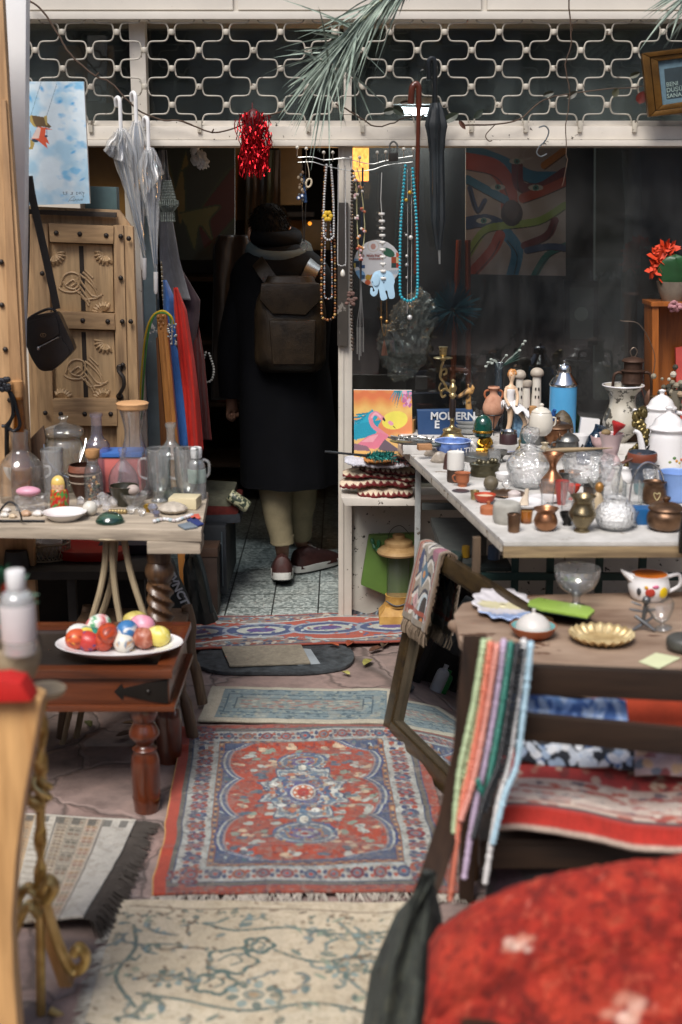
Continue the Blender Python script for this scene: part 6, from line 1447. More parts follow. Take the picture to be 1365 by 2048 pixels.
for x,y,w,lb in((878,925,18,'pearly sea shell lying left of the white candle'),(862,912,15,'grey sea shell lying before the patterned bowl')):
 a=G(x,y,zt);s_=SC(a);m=MB();m.lathe(prof([(0,-w),(w*.5,-w*.5),(w*.8,0),(w*.6,w*.6),(0,w*1.2)]),a+Vector((0,0,w*.45*s_)),s_,14,Matrix.Rotation(R(75),3,'Y')@Matrix.Diagonal((1,.7,1)).to_3x3(),wob=lambda a_,h:1+.08*math.cos(9*a_));solo('sea_shell',lb,'shell',m,mat('#a89c8e',.35,var=.4,scale=30))
m=MB();a=G(850,902,zt);m.box(a+Vector((0,.02,.012)),(.052,.03,.022),Matrix.Rotation(.2,3,'Z'));solo('wooden_block','small raw wooden block near the silver trinkets','block',m,wood('#8a5c3a','#b98a60','x',.7))
m=MB();a=G(868,898,zt);m.loft([[a+Vector((x,.02+math.cos(q)*r,.012+math.sin(q)*r*.7))for q in np.linspace(0,5.5,8)]for x,r in((-.012,.006),(0,.012),(.018,.011),(.03,.004))]);solo('dark_trinket','little dark green carved trinket beside the wooden block','trinket',m,mat('#2f3a38',.5,var=.4))
t=ves('clay_amphora','pinkish clay amphora with two handles in a black wire stand','amphora',986,868,zt,[(3,10),(3,10),(6,16),(12,30),(20,44),(21,56),(15,72),(8,80),(8,88),(12,92),(11,95)],mat('#b0785c',.8,var=.3,scale=18,bump=.2,col2='#c99a80'),1.6,[('handle',handle([(8,0,88),(16,0,86),(18,0,78),(14,0,70)],2.2),TERRA),('handle',handle([(-8,0,88),(-16,0,86),(-18,0,78),(-14,0,70)],2.2),TERRA),('wire_stand',lambda m,o,s:(m.tube([V3(o,s,19*math.cos(a),19*math.sin(a),40)for a in np.linspace(0,6.28,26)],1.2*s,6),[m.tube(cr([V3(o,s,19*math.cos(a),19*math.sin(a),40),V3(o,s,14*math.cos(a),14*math.sin(a),14),V3(o,s,22*math.cos(a),22*math.sin(a),0)],4),1.1*s,6)for a in(.5,2.6,4.7)]),IRN)])
a=G(1018,880,zt);s_=SC(a);t=thing('dancer_figurine','white porcelain figurine of a woman with a billowing white skirt','figurine',tuple(a));SKIN=mat('#d8b898',.4,var=.1);
t_parts=[]
def bloft(rings,n=14):return MB().loft([[V3(a,s_,x+math.cos(q)*rx,20+math.sin(q)*ry,h)for q in[2*math.pi*k/n for k in range(n)]]for x,h,rx,ry in rings])
m=bloft([(4,58,9,8),(4,74,8.5,7),(3,84,7,6),(3,96,10,8),(3,104,11,7.5),(4,108,4.5,4.5),(5,114,3.5,3.5),(5,118,5,5),(5,126,7,7),(5,133,6.5,6.5),(5,138,2,2)])
m.tube(cr([V3(a,s_,-6,18,102),V3(a,s_,-8,12,84),V3(a,s_,0,4,68)],5),[3*s_]*11,8);m.tube(cr([V3(a,s_,13,18,102),V3(a,s_,17,14,86),V3(a,s_,14,6,68)],5),[3*s_]*11,8)
m.tube(cr([V3(a,s_,4,18,62),V3(a,s_,3,18,30),V3(a,s_,-4,18,8),V3(a,s_,-6,12,0)],5),[6.5*s_,6.3*s_,6*s_,5.6*s_,5.2*s_,5*s_,4.8*s_,4.5*s_,4.2*s_,3.8*s_,3.4*s_,3.1*s_,3*s_,3.2*s_,4*s_,3*s_],10);m.tube(cr([V3(a,s_,14,22,62),V3(a,s_,34,24,34),V3(a,s_,30,26,10),V3(a,s_,28,20,0)],5),4.5*s_,10)
part(t,'body',m,SKIN);m=bloft([(3,76,9.2,7.8),(3,88,8.2,7),(3,98,11,9),(3,102,8,7)]);part(t,'bodice',m,PORC)
U,V=uv(60,16);an=U*2*math.pi;rr_=9+V*(22+14*np.cos(an-.3));hh_=78-V*(20+14*np.cos(an-.3))-6*V*np.sin(an*9)
Pts=np.stack([a.x+(4+rr_*np.cos(an))*s_,a.y+(20+rr_*.6*np.sin(an))*s_,a.z+hh_*s_],-1);o=part(t,'skirt',grid_mb(Pts),PORC,ang=180);solidify(o,.003)
m=MB();rs=random.Random(2)
for i in range(40):q=Vector((rs.gauss(0,1),rs.gauss(.3,1),rs.gauss(.5,.8))).normalized();m.ball(V3(a,s_,6+q.x*7,22+q.y*7,129+q.z*9),3*s_,6,4)
part(t,'hair',m,mat('#c98a4a',.6,var=.3))
m=MB();m.ball(V3(a,s_,1,13.6,126),(1.2*s_,2*s_,1.6*s_),6,5);part(t,'nose',m,SKIN)
a=G(1042,880,zt);s_=SC(a);m=MB();m.prism([a+Vector((x*s_,.05,h*s_))for x,h in((-14,0),(14,0),(8,50),(-8,50))],(0,.04,0),.002);solo('blue_patterned_cloth_box','blue dotted wedge-shaped box behind the porcelain woman figurine','box',m,mat('#3a6c98',.7,var=.5,scale=70,col2='#8ab0cc'))
for i,(x,ht,r_)in enumerate(((1038,124,9),(1052,108,8),(1072,128,10))):
 t=ves('ceramic_tower',['white ceramic tower house with dome nearest the porcelain woman','low flat topped white ceramic tower house between two domed ones','tallest white ceramic tower house with a wide dome'][i],'ornament',x,864,zt,[(r_*1.2,0),(r_*1.2,0),(r_,60),(r_*.85,ht-18),(r_*.85,ht-18)],PORC2,0,[('dome',lath([(r_*.85,ht-18),(r_*1.3,ht-15),(r_*1.3,ht-8),(r_*.8,ht-2),(0,ht)]if i!=1 else[(r_,ht-18),(r_*1.2,ht-16),(r_*1.2,ht-6),(0,ht-5)]),mat('#a99e90',.5))],group='ceramic tower houses',body='tower')
 for(dx,dh)in((-3,30),(3,30),(-3,46),(3,46),(0,14)):
  if i!=1:dh+=40
  q=V3(t.location,SC(t.location),dx,-r_*.85,dh+40*0);m=MB();m.box(q,(3*s_,3*s_,6*s_),None,.0005);part(t,'window',m,mat('#3a3430',.6))
ves('red_white_tin','red and white patterned tin under the white sugar bowl','tin',1083,872,zt,[(22,0),(22,0),(22,42),(21,43)],mat('#b84a4a',.4,var=.1,chips='#d8b8b4',chip_at=.5,chip_scale=35))
ves('sugar_bowl','round white lidded sugar bowl standing on the red and white tin','bowl',1083,872,ZR+.036+43*SC(G(1083,872,zt)),[(13,0),(13,0),(22,10),(24,26),(21,42),(18,47)],PORC2,0,[('lid',lath([(19,47),(19,48),(12,54),(4,57),(5,62),(0,65)]),PORC2),('handle',handle([(21,0,36),(29,0,34),(28,0,22),(23,0,18)],1.6),PORC2)])
t=ves('thermos_flask','bright sky blue thermos flask with chrome shoulder and lid','thermos',1127,878,zt,[(26,0),(26,0),(27,3),(27,104),(27,104)],mat('#4f9ccc',.35,var=.08,coat=.3),0,[('chrome_top',lath([(27.5,104),(28.5,106),(28,110),(16,128),(14,131),(14,131),(15,134),(12,145),(3,149),(3,154),(0,156)],seg=30),CHROME)])
t=ves('peacock_ornament','dark speckled peacock ornament with blue neck before the thermos','ornament',1126,882,zt,[(20,0),(20,0),(24,18),(18,44),(6,58),(0,60)],mat('#2e2822',.5,var=.5,scale=80,col2='#6a5a40',bump=.6,bscale=90),0,[('blue_neck',lambda m,o,s:m.tube(cr([V3(o,s,-18,-4,20),V3(o,s,-21,-5,40),V3(o,s,-19,-6,54),V3(o,s,-17,-8,62)],5),[6*s]*5+[5*s]*6+[4*s]*5,8),mat('#2f5a9c',.25,.4)),('breast',ballp(-18,-6,20,(7,6,9)),mat('#a8585a',.4))])
t=ves('copper_tureen','round copper tureen with a domed lid before the peacock ornament','tureen',1116,892,zt,[(14,0),(14,0),(25,12),(28,26),(26,36)],COP,0,[('lid',lath([(31,36),(31,38),(22,44),(8,48),(4,52),(5,56),(0,58)]),COPD),('handle',handle([(0,-28,30),(0,-33,24),(0,-31,14),(0,-26,10)],2.2),COPD)])
ves('silver_bell','small tarnished silver bell behind the copper tureen','bell',1076,890,zt,[(15,0),(15,0),(14,8),(11,26),(8,38),(3,42),(3,52),(0,55)],PEW)
t=ves('pewter_sugar_pot','pewter pot with glass body, domed lid and curled handle','pot',1136,915,zt,[(17,0),(17,0),(22,8),(23,24),(22,32)],PEW,0,[('lid',lath([(24,32),(24,34),(18,42),(8,47),(3,50),(3,55),(0,57)]),PEW),('handle',handle([(-21,-4,30),(-31,-6,28),(-31,-6,14),(-23,-4,6),(-26,-4,1)],1.8),PEW)])
t=ves('hip_flask','round silver flask wrapped in dark purple leather','flask',1018,908,zt,[(17,0),(17,0),(17,42),(16,43)],CHROME,0,[('leather_wrap',lambda m,o,s:m.lathe([(17.2,3),(17.8,4),(17.8,39),(17.2,40)],o,s,24),mat('#3a2428',.5))])
t=ves('corked_decanter','clear decanter with a cork behind the lidded crystal bowl','decanter',1066,905,zt,[(22,0),(22,0),(26,20),(22,44),(8,56),(7,74)],GL,1.3,[('cork',lath([(6,70),(7,76),(8,90),(0,91)]),CORK)])
m=MB();a=G(1180,880,zt);s_=SC(a);m.box(a+Vector((0,.03,22*s_)),(38*s_,.03,40*s_),Matrix.Rotation(.1,3,'Y'));solo('white_box','small white box standing behind the navy glass bottle','box',m,PORC)
t=ves('white_mug','white mug with a dark slash behind the pewter pot','mug',1160,908,zt,[(15,0),(15,0),(18,4),(20,34),(20,36)],PORC,1.6,[('painted_slash',lambda m,o,s:m.slab([(0,0)]*0 or[(1158,902),(1161,903),(1168,890),(1165,888)],o.y-19.5*s,.002,0),mat('#2a2a2a',.5))])
ves('navy_bottle','tilted navy blue glass bottle left of the pink vase','bottle',1186,912,zt,[(17,0),(17,0),(19,10),(17,30),(12,42),(11,52),(12,58)],glass('#4a6a84',.12,'#1f3448',.25,.05,hazecol='#27445e'),1.4,tilt=Matrix.Rotation(R(16),3,'Y'),lift=.006)
t=ves('pink_vase','pale pink ceramic vase with waisted neck holding shells','vase',1222,962,zt,[(20,0),(20,0),(22,20),(20,40),(14,50),(16,60),(19,76),(24,92),(25,94)],mat('#cdb4b4',.35,var=.12,coat=.3),2,[('red_shell',lambda m,o,s:m.lathe(prof([(2,0),(5,10),(13,22),(14,28)]),V3(o,s,4,-4,90),s,16,Matrix.Rotation(R(20),3,'Y')),mat('#b83030',.4,var=.3)),('sea_urchin',ballp(-12,-6,96,(10,9,7)),mat('#8a7450',.7,var=.4))])
t=ves('floral_ewer','large cream urn with dark floral print and wide flared rim','urn',1243,905,zt,[(16,0),(16,0),(18,8),(12,16),(14,22),(30,40),(37,58),(33,76),(26,96),(27,112),(36,126),(40,132),(41,134)],mat('#b8b2a4',.3,var=.12,coat=.35,chips='#4a463e',chip_at=.555,chip_scale=26),2,[('rim',lambda m,o,s:m.tube([V3(o,s,40.5*math.cos(a),40.5*math.sin(a),133.5)for a in np.linspace(0,6.28,40)],1.5*s,6),PORC)])
a=G(1266,950,zt);s_=SC(a);m=MB();rs=random.Random(7)
path=cr([V3(a,s_,*q)for q in((-6,0,0),(-8,0,24),(0,0,46),(14,-2,62),(16,-2,84),(6,-2,100),(2,-3,118),(10,-4,130),(14,-5,124))],8)
m.tube(path,[(9+3*math.sin(i*.9))*s_ for i in range(len(path))],10)
for p in path[::2]:m.ball(p+Vector((rs.uniform(-9,9)*s_,-6*s_,0)),(6*s_,5*s_,8*s_),8,6)
m.lathe([(0,0),(16,0),(16,5),(10,8),(0,8)],a+Vector((-6*s_,0,0)),s_,16);solo('bronze_dragon_ornament','dark bronze twisting creature ornament in front of the cream urn','ornament',m,mat('#4a432c',.3,.75,var=.6,scale=30,bump=.6,bscale=60,col2='#8a7a4c'))
a=G(1264,884,zt);s_=SC(a);RUST=mat('#4a3428',.6,.5,var=.5,scale=22,bump=.3);t=thing('rusty_oil_lantern','rusty oil lantern with smoky glass behind the cream urn','lantern',tuple(a))
a=a+Vector((0,24*s_,0))
for nm_,pts in(('fuel_tank',[(0,0),(26,0),(28,4),(28,20),(16,28),(14,34),(18,38),(0,38)]),('top_vent',[(0,112),(20,112),(22,116),(20,124),(20,136),(24,140),(18,143),(18,156),(23,159),(20,163),(4,168),(0,168)])):m=MB();m.lathe(pts,a,s_,24);part(t,nm_,m,RUST)
m=MB();m.lathe(prof([(16,38),(26,60),(26,84),(18,108),(17,112)]),a,s_,24);part(t,'glass_chimney',m,glass('#b8c0c0',.10,'#6a7678',.25,.1,hazecol='#7a8688'))
for sx in(-1,1):m=MB();m.tube(cr([V3(a,s_,sx*22,0,12),V3(a,s_,sx*38,0,30),V3(a,s_,sx*38,0,120),V3(a,s_,sx*30,0,136),V3(a,s_,sx*20,0,134)],6),3*s_,8);part(t,'side_tube',m,RUST)
m=MB();m.tube(cr([V3(a,s_,-2,0,166),V3(a,s_,-7,0,178),V3(a,s_,0,0,186),V3(a,s_,7,0,178),V3(a,s_,2,0,166)],5),1.1*s_,6);m.tube(cr([V3(a,s_,38,0,120),V3(a,s_,42,0,170),V3(a,s_,10,0,230),V3(a,s_,-25,0,238),V3(a,s_,-30,0,240)],6),.9*s_,6);part(t,'wire_loop',m,mat('#6a5c50',.4,.6))
def coffeepot(lab,x,y,sc_):
 k=lambda L_:[(r_*sc_,h*sc_)for r_,h in L_]
 return ves('white_coffee_pot',lab,'coffee pot',x,y,zt,k([(36,0),(36,0),(38,4),(40,30),(36,80),(33,92),(36,96),(37,98)]),PORC,0,[('lid',lath(k([(38,98),(38,101),(32,106),(26,118),(14,128),(6,132),(6,138),(9,142),(0,146)])),PORC),('spout',lambda m,o,s:m.tube(cr([V3(o,s,*(q*sc_ for q in p))for p in((-34,-6,24),(-48,-8,42),(-54,-8,70),(-60,-8,90),(-70,-9,96))],5),[9*s*sc_*(1-.028*i)for i in range(21)],10),PORC),('flower_sprig',lambda m,o,s:[m.ball(V3(o,s,x_*sc_,-math.sqrt(max(1,38.6**2-x_*x_))*sc_,h*sc_),(4*s,1.5*s,3.4*s),7,5,hx(c_))for x_,h,c_ in((10,40,'#c88a3a'),(16,36,'#c8a850'),(6,46,'#5a7a4a'),(20,42,'#c06a4a'),(-2,38,'#7a8a50'))],painted(.3,0)),('handle',handle([(34*sc_,0,88*sc_),(58*sc_,0,80*sc_),(58*sc_,0,40*sc_),(38*sc_,0,24*sc_)],4),PORC)],group='white coffee pots')
coffeepot('tall white coffee pot with flower sprig nearest the wire chair',1338,960,1.0)
coffeepot('smaller white coffee pot standing behind the tall flowered one',1324,900,.82)
ves('cream_jar','cream jar with a brass screw collar behind the white coffee pots','jar',1322,892,zt,[(22,0),(22,0),(25,30),(25,60),(18,72),(18,74)],mat('#b8b48c',.4),0,[('collar',lath([(18.5,74),(19,75),(19,94),(20,97),(0,97)]),AGOLD)])
m=MB();rs=random.Random(6);a=G(1352,890,zt)
for i in range(60):q=a+Vector((rs.gauss(0,.030),.06+rs.uniform(-.03,.03),.16+rs.gauss(0,.045)));m.ball(q,(rs.uniform(.006,.014),)*3,6,4,hx(rs.choice(['#5a5446','#8a8270','#b8b0a0','#3a382e','#a08a70'])))
m.tube([a+Vector((0,.06,0)),a+Vector((0,.06,.2))],[.02,.03],10,col=hx('#6a6456'));solo('dried_flower_bouquet','bunch of dried grey flowers at the right behind the coffee pots','dried flowers',m,painted(.8,0))
for x,y,r_,lb in((1303,790,.022,'large brown stone ornament half hidden behind the cream jar'),(1322,800,.018,'small brown stone ornament beside the cream jar')):
 m=MB();q=P(x,y,5.1);m.lathe(prof([(.6,-4),(1,-1),(.9,.4),(.5,1),(0,1.1)]),q,r_,10,wob=lambda a_,h:1+.2*math.cos(3*a_+h));solo('brown_stone',lb,'stone',m,mat('#8a6450',.7,var=.4,scale=25))
m=MB();m.prism([P(x,y,5.15)for x,y in((1352,696),(1400,690),(1400,880),(1356,880))],(0,.02,0),.001);solo('red_book','upright red book at the right edge behind the dried flowers','book',m,mat('#b8443c',.6))
m=MB();a=G(1085,890,zt);m.box(a+Vector((.0,.05,.016)),(.15,.05,.032),None,.003);solo('teal_tray','dark teal box lying behind the amphora and decanter','box',m,mat('#20484c',.5,var=.3))
t=ves('bud_vase','small grey glass bud vase with white flower sprigs behind the amphora','vase',996,862,zt,[(12,0),(12,0),(14,30),(10,70),(8,110),(10,132),(12,136)],glass('#b8c4cc',.1,'#6a7884',.2,hazecol='#6a7884'),1.2,[('white_sprigs',lambda m,o,s:[(m.tube(cr([V3(o,s,0,0,120),V3(o,s,x*.4,0,140),V3(o,s,x,0,h)],4),.6*s,5),m.ball(V3(o,s,x,0,h),(3.4*s,3*s,2.6*s),7,5))for x,h in((-26,128),(-22,136),(-16,142),(-14,134),(46,172),(40,160),(50,178),(14,150))],mat('#a8b0a8',.6,var=.4)),('green_fronds',lambda m,o,s:[m.tube(cr([V3(o,s,2,0,125),V3(o,s,22,0,136+i*2),V3(o,s,40+i,0,142+7*i)],4),.7*s,5)for i in range(5)],mat('#1f3f36',.6))])
# things between table and door post
def flam(c):
 Yy=(c.Y-780)/150
 for y,cc in((780,'#d8744a'),(800,'#e0a05a'),(812,'#e8c070'),(828,'#e2a860'),(838,'#e08a5a'),(850,'#dc8a5a'),(870,'#e6c07a')):c.put(np.clip((c.Y-y+6+3*np.sin(c.X*.2))/12,0,1),cc,.9)
 c.ell(790,840,26,18,'#e8dc60',-.2)
 for k in range(16):
  x=775+k*3.2;c.poly([(x+14,781),(x+18,781),(x+4+k*1.6,800+(k%4)*6)],['#2f93a8','#2a7a8c','#58b4b8','#c890b0'][(k//2+(k>9)*(k%2)*3)%4])
 for i in range(26):c.ell(c.r.uniform(806,822),c.r.uniform(784,812),2.4,3.4,c.r.choice(['#d890b4','#e0b0c8','#b86a98']))
 for k in range(40):f=k/39;x0,y0=745-42*f,820+45*f;c.line([(x0,y0),(x0-16+10*math.sin(k),y0+8+6*math.cos(k*2))],3,['#1f9ab8','#2ab0c8','#1a7f9c'][k%3]);c.line([(x0,y0),(x0+10,y0+14)],2.6,'#2aa4c0')
 for k in range(34):f=k/33;x0,y0=712+44*f,868-8*f;c.line([(x0,y0-8),(x0-6,y0+10)],3,['#1a88a8','#28a8c0'][k%2]);c.line([(x0,y0-10),(x0+6,y0-20)],2.4,'#2498b4')
 c.curve([(764,836),(752,826),(742,834),(746,850),(760,862),(774,872)],8.5,'#dc8a9c');c.curve([(764,836),(752,826),(744,834)],4,'#eab0bc');c.ell(766,836,4,4.5,'#e090a0');c.poly([(767,833),(772,840),(770,843),(765,838)],'#3a2a2c')
 c.poly([(712,890),(736,872),(760,864),(776,870),(768,890),(750,898),(726,894)],'#dc7f96');c.poly([(722,884),(740,872),(758,868),(746,884)],'#eaa6b4');c.poly([(708,886),(735,892),(742,902),(708,900)],'#8a6a78');c.poly([(770,878),(800,900),(800,912),(756,898)],'#6a5f6c')
 c.ell(782,846,6,4,'#e4a0b4',.6);c.poly([(784,848),(792,856),(788,854)],'#2a2226');c.rect(708,826,902,935,'#e0b46a',.8)
 for x in(718,735):c.poly([(x,925),(x+4,906),(x+6,925)],'#3a8a8c')
mb=picture([(708,780),(824,781),(826,932),(709,932)],5.10,'#e2a060',120,150,flam,.016,3)
solo('flamingo_canvas','bright canvas of a pink flamingo at sunset leaning against the window','painting',mb,painted(.6,.1,300))
t=thing('feather_duster','feather duster with black handle and turquoise and pink fluff','duster',tuple(P(740,910,4.97)));m=MB();m.tube([P(650,903,4.94),P(690,907,4.95),P(738,912,4.97)],[.005,.0045,.006],8);part(t,'handle',m,mat('#16191c',.4))
m=MB();rs=random.Random(3)
for i in range(900):
 f=rs.random();c0=P(732+92*f,912+(12*f if f>.6 else 0),4.97);r_=.026*math.sin(min(1,f*3+.25)*math.pi/2)*(1-.3*f);d=Vector((rs.uniform(-.2,.9),rs.gauss(0,1),rs.gauss(0,1))).normalized()*r_*rs.uniform(.7,1.3)
 cc=hx(rs.choice(['#2f8f86','#3fa59a','#257a74']))if f<.62+rs.uniform(-.1,.1)else hx(rs.choice(['#b0706a','#8a5a58','#c08a80','#4a5a60']));sd_=d.orthogonal().normalized()*.0016
 m.add([c0-sd_,c0+sd_,c0+d*.6+sd_*1.5,c0+d,c0+d*.6-sd_*1.5],[(0,1,2,3,4)],cc)
part(t,'fluff',m,painted(.9,0),smooth=False)
def doily(name,lab,cat,y_,xl,xr,thick,wavy,seed,col,trim,slope=0,Yd=5.08):
 """folded cloth: thick rounded slab seen from the edge, wavy in front"""
 rs=random.Random(seed);U,V=uv(90,26);ph=V*math.pi
 X_=xl+(xr-xl)*U;top=thick*.5;c=Canvas(U,V,col,seed)
 a0=y_+wavy*np.sin(U*4.2+seed)+slope*U
 Pts=np.zeros(U.shape+(3,))
 for j in range(26):
  for i in range(90):
   p=P(X_[j,i],a0[j,i],Yd);fr_=math.cos(ph[j,i]);k_=.35+.65*math.sin(min(1,U[j,i]*6)*math.pi/2)*math.sin(min(1,(1-U[j,i])*6)*math.pi/2)
   h=thick*k_*fr_*SC(p);dep=-.05*k_*math.sin(ph[j,i])-.008*math.sin(U[j,i]*22+seed)
   Pts[j,i]=(p.x,p.y+dep+.05*abs(fr_),p.z+h+.002*math.sin(U[j,i]*90)*(V[j,i]>.5))
 c.put(np.sin(U*150)*np.sin(V*70)>.55,dk(col,.7),.8)
 if trim:c.put((V>.34+.12*np.abs(np.sin(U*34)))&(V<.66),trim);c.put((V<.12),trim,.6)
 c.grain(.1);o=solo(name,lab,cat,grid_mb(Pts,c.C),painted(.95,.7,300,var=.2),'folded linens on the sill shelf');solidify(o,.004,0)
CR_,WN_='#e0cdb2','#6a1a1c'
doily('crocheted_doily','cream crocheted doily with wine edging at the bottom of the folded pile','doily',984,716,826,13,3,1,CR_,WN_,6,5.06)
doily('crocheted_doily','cream crocheted doily with wine edging folded widest in the pile','doily',966,680,828,12,6,2,CR_,WN_,6,5.08)
doily('crocheted_doily','thin cream crocheted doily third from the bottom of the pile','doily',950,686,838,8,4,3,'#d8c6aa',WN_,8,5.10)
doily('crocheted_doily','cream crocheted doily just under the white lace cloth','doily',941,720,830,10,3,4,CR_,'#5a2a26',2,5.11)
doily('lace_cloth','rolled white lace cloth on top of the crocheted doilies','cloth',928,690,830,10,4,5,'#c4c4cc',None,-4,5.08)
doily('orange_print_cloth','folded orange printed cloth directly under the feather duster','cloth',919,728,792,7,2,6,'#b5793c',None,-2,5.06)
doily('grey_fringed_shawl','grey fringed shawl bundled at the right end of the linen pile','shawl',945,806,860,16,3,8,'#5a5f62',None,12,5.14)
m=MB();m.slab([(683,995),(830,1000),(836,1012),(690,1012)],5.0,.2,.004);solo('sill_shelf','white painted board shelf carrying the folded linen pile','shelf',m,WHITE)
m=MB();m.prism([P(x,y,5.21)for x,y in((738,1072),(830,1068),(838,1196),(790,1198),(722,1170))],(0,.04,0),.006);solo('green_bag','bright lime green shopping bag behind the yellow lantern','bag',m,mat('#5a7a34',.55,var=.25,scale=5))
m=MB();m.tube(cr([P(744,1076,5.20),P(748,1092,5.19),P(756,1100,5.19),P(758,1080,5.20)],4),[.004,.008,.009]*4+[.004],7);solo('green_ribbon','dark green ribbon knotted on the lime green bag','ribbon',m,mat('#1a5c3a',.5))
a=G(797,1262,0);s_=SC(a);a=a+Vector((0,28*s_,0));YEL=mat('#b5802e',.6,var=.3,scale=18,col2='#c9a05a');t=thing('yellow_lantern','dusty yellow camping lantern standing on the paving by the low wall','lantern',tuple(a))
m=MB();m.prism([V3(a,s_,x,y,0)for x,y in((-38,-30),(38,-30),(38,30),(-38,30))],(0,0,30*s_),.004);m.loft([[V3(a,s_,sx*w,sy*w*.8,h)for sx,sy in((-1,-1),(1,-1),(1,1),(-1,1))]for w,h in((37,30),(28,42),(26,46))]);part(t,'base',m,YEL)
m=MB();m.lathe([(0,46),(26,46),(25,66),(26,68),(0,68)],a,s_,24);part(t,'collar',m,YEL)
m=MB();m.lathe([(23,68),(23,154)],a,s_,28);part(t,'clear_chimney',m,glass('#c8cec8',.06,'#8a948e',.28,.15,hazecol='#8f938c'))
m=MB();m.lathe([(0,154),(42,154),(44,158),(42,163),(32,168),(28,170),(28,178),(24,181),(12,184),(12,192),(0,193)],a,s_,30);part(t,'cap',m,mat('#a8804a',.65,var=.3,scale=18,col2='#b8986a'))
m=MB();m.tube(cr([V3(a,s_,-24,-20,60),V3(a,s_,-6,-27,52),V3(a,s_,14,-25,56),V3(a,s_,26,-14,62)],5),1.6*s_,6);m.tube(cr([V3(a,s_,-24,0,168),V3(a,s_,-16,0,200),V3(a,s_,4,0,210),V3(a,s_,24,0,190)],5),.7*s_,5);part(t,'cord',m,mat('#1e1c1a',.5))
m=MB();U,V=uv(50,30);Pts=np.zeros(U.shape+(3,))
q0=G(735,1240,0)
an=V*math.pi
Pts[...,0]=q0.x-.09+U*.30;Pts[...,1]=q0.y-.07*np.cos(an)+.05+.02*np.sin(U*5);Pts[...,2]=.085*np.sin(an)*(.55+.45*np.sin(U*2.6+.4))+.004
c=Canvas(U*.3,V*.25,'#4a4648',5);[c.curve([(x,.02),(x+.02,.1),(x-.01,.17),(x+.015,.24)],.008,c.r.choice(['#7d8a92','#6a3a30','#2c3038','#9aa0a2']))for x in np.linspace(.02,.28,13)];c.rect(0,.02,0,.25,'#6a3628');c.grain(.15)
solo('rolled_rug','small dark patterned rug roll against the low wall by the lantern','rug',grid_mb(Pts,c.C),painted(.95,.5,300))
t=thing('step_stool','dark grey wooden step stool under the white table','stool',tuple(G(905,1180,0)));GRY=mat('#4a4e4c',.6,var=.25)
m=MB();q_=[P(862,1008,4.95),P(960,1008,4.95),P(965,1064,4.35),P(892,1064,4.35)];zs_=.50
q_=[Vector((p.x,p.y,zs_))for p in q_];m.prism(q_,(0,0,.03),.004);part(t,'top_board',m,GRY)
for x,y in((P(880,1100,4.85).x,4.85),(P(962,1100,4.85).x,4.85),(P(905,1100,4.45).x,4.45),(P(962,1100,4.45).x,4.45)):m=MB();m.bx(x-.02,x+.02,y-.02,y+.02,0,zs_,.003);part(t,'leg',m,GRY)
for i,(x,y,w,h,cc,lb,nm_)in enumerate(((932,1114,8,22,'#8a6a1c','small yellow tin with dark label under the white table','yellow_tin'),(988,1118,12,26,'#4a5a70','blue grey glass jar under the white table','glass_jar'),(905,1120,20,14,'#3a4a48','dark bowl under the white table next to the yellow tin','dark_bowl'))):
 q=P(x,y,4.36);s_=SC(q);m=MB();m.lathe(prof([(0,0),(w,0),(w,0),(w*1.05,h*.5),(w,h),(w*.8,h),(0,h)]),q,s_,16);solo(nm_,lb,nm_.split('_')[1],m,mat(cc,.35))
zz=P(940,1124,4.36).z;m=MB();m.bx(P(880,1124,4.36).x,P(1020,1124,4.36).x,4.30,4.46,zz-.018,zz-.003,.002);solo('under_shelf','narrow dark shelf board under the white table','shelf',m,mat('#26302e',.6))
# on the worn side table
zs2=ZS
t=ves('glass_dessert_bowl','ribbed clear glass dessert bowl on a short foot','bowl',1155,1218,zs2,[(20,0),(20,0),(19,3),(9,8),(8,20),(14,27),(34,42),(43,62),(45,78),(45,82)],glass('#ffffff',.16,'#8fa09e',.08,.03),2,seg=48,wob=lambda a,h:1+.02*math.cos(24*a)*(h>25))
t=ves('face_creamer','white cream jug painted with coloured shapes and orange inside','jug',1302,1204,zs2,[(30,0),(30,0),(36,6),(42,26),(38,44),(38,52)],PORC,2.5,[('spout',lambda m,o,s:m.loft([[V3(o,s,x,math.cos(q)*w,h+math.sin(q)*v)for q in np.linspace(0,5.6,9)]for x,h,w,v in((-30,38,18,14),(-42,46,12,10),(-52,54,7,6),(-58,60,3,3))]),PORC),('orange_lining',lambda m,o,s:m.lathe([(0,46),(35.6,46.5),(36.5,51),(35,51),(0,47)],o,s,28),mat('#c86a1c',.4)),('handle',handle([(38,0,46),(60,0,50),(62,0,28),(40,0,14)],4),PORC),('painted_shapes',lambda m,o,s:[m.ball(V3(o,s,math.sin(q)*41.5,-math.cos(q)*41.5,h),(w*s,2*s,v*s),10,6,hx(cc),rot=Matrix.Rotation(q,3,'Z'))for q,h,w,v,cc in((.55,22,11,12,'#d8b81c'),(-.15,24,10,9,'#a83a2c'),(-.15,24,6,6,'#d8d2cc'),(-.7,24,5,8,'#3a3a3c'),(.1,36,7,4,'#c86a8a'),(-.35,34,4,4,'#c8941c'))],painted(.3,0))])
m=MB();q0=G(1010,1228,zs2);s_=SC(q0)
def petals(m,o,s,rx,ry,n,h0):
 U,V=uv(96,8);an=U*2*math.pi;r_=V*(1+.07*np.cos(an*n)*(V>.5));Pts=np.stack([o.x+r_*np.cos(an)*rx*s,o.y+r_*np.sin(an)*ry*s,o.z+h0+(V**3)*7*s],-1)
 c=Canvas(r_*np.cos(an),r_*np.sin(an),'#dcd8dc',4);c.put((np.abs(c.Y+.1*c.X)<.22)&(r_<.8),'#d8cf9a',.8);c.put((c.Y<-.55),'#8aa4d0',.9);return grid_mb(Pts,c.C)
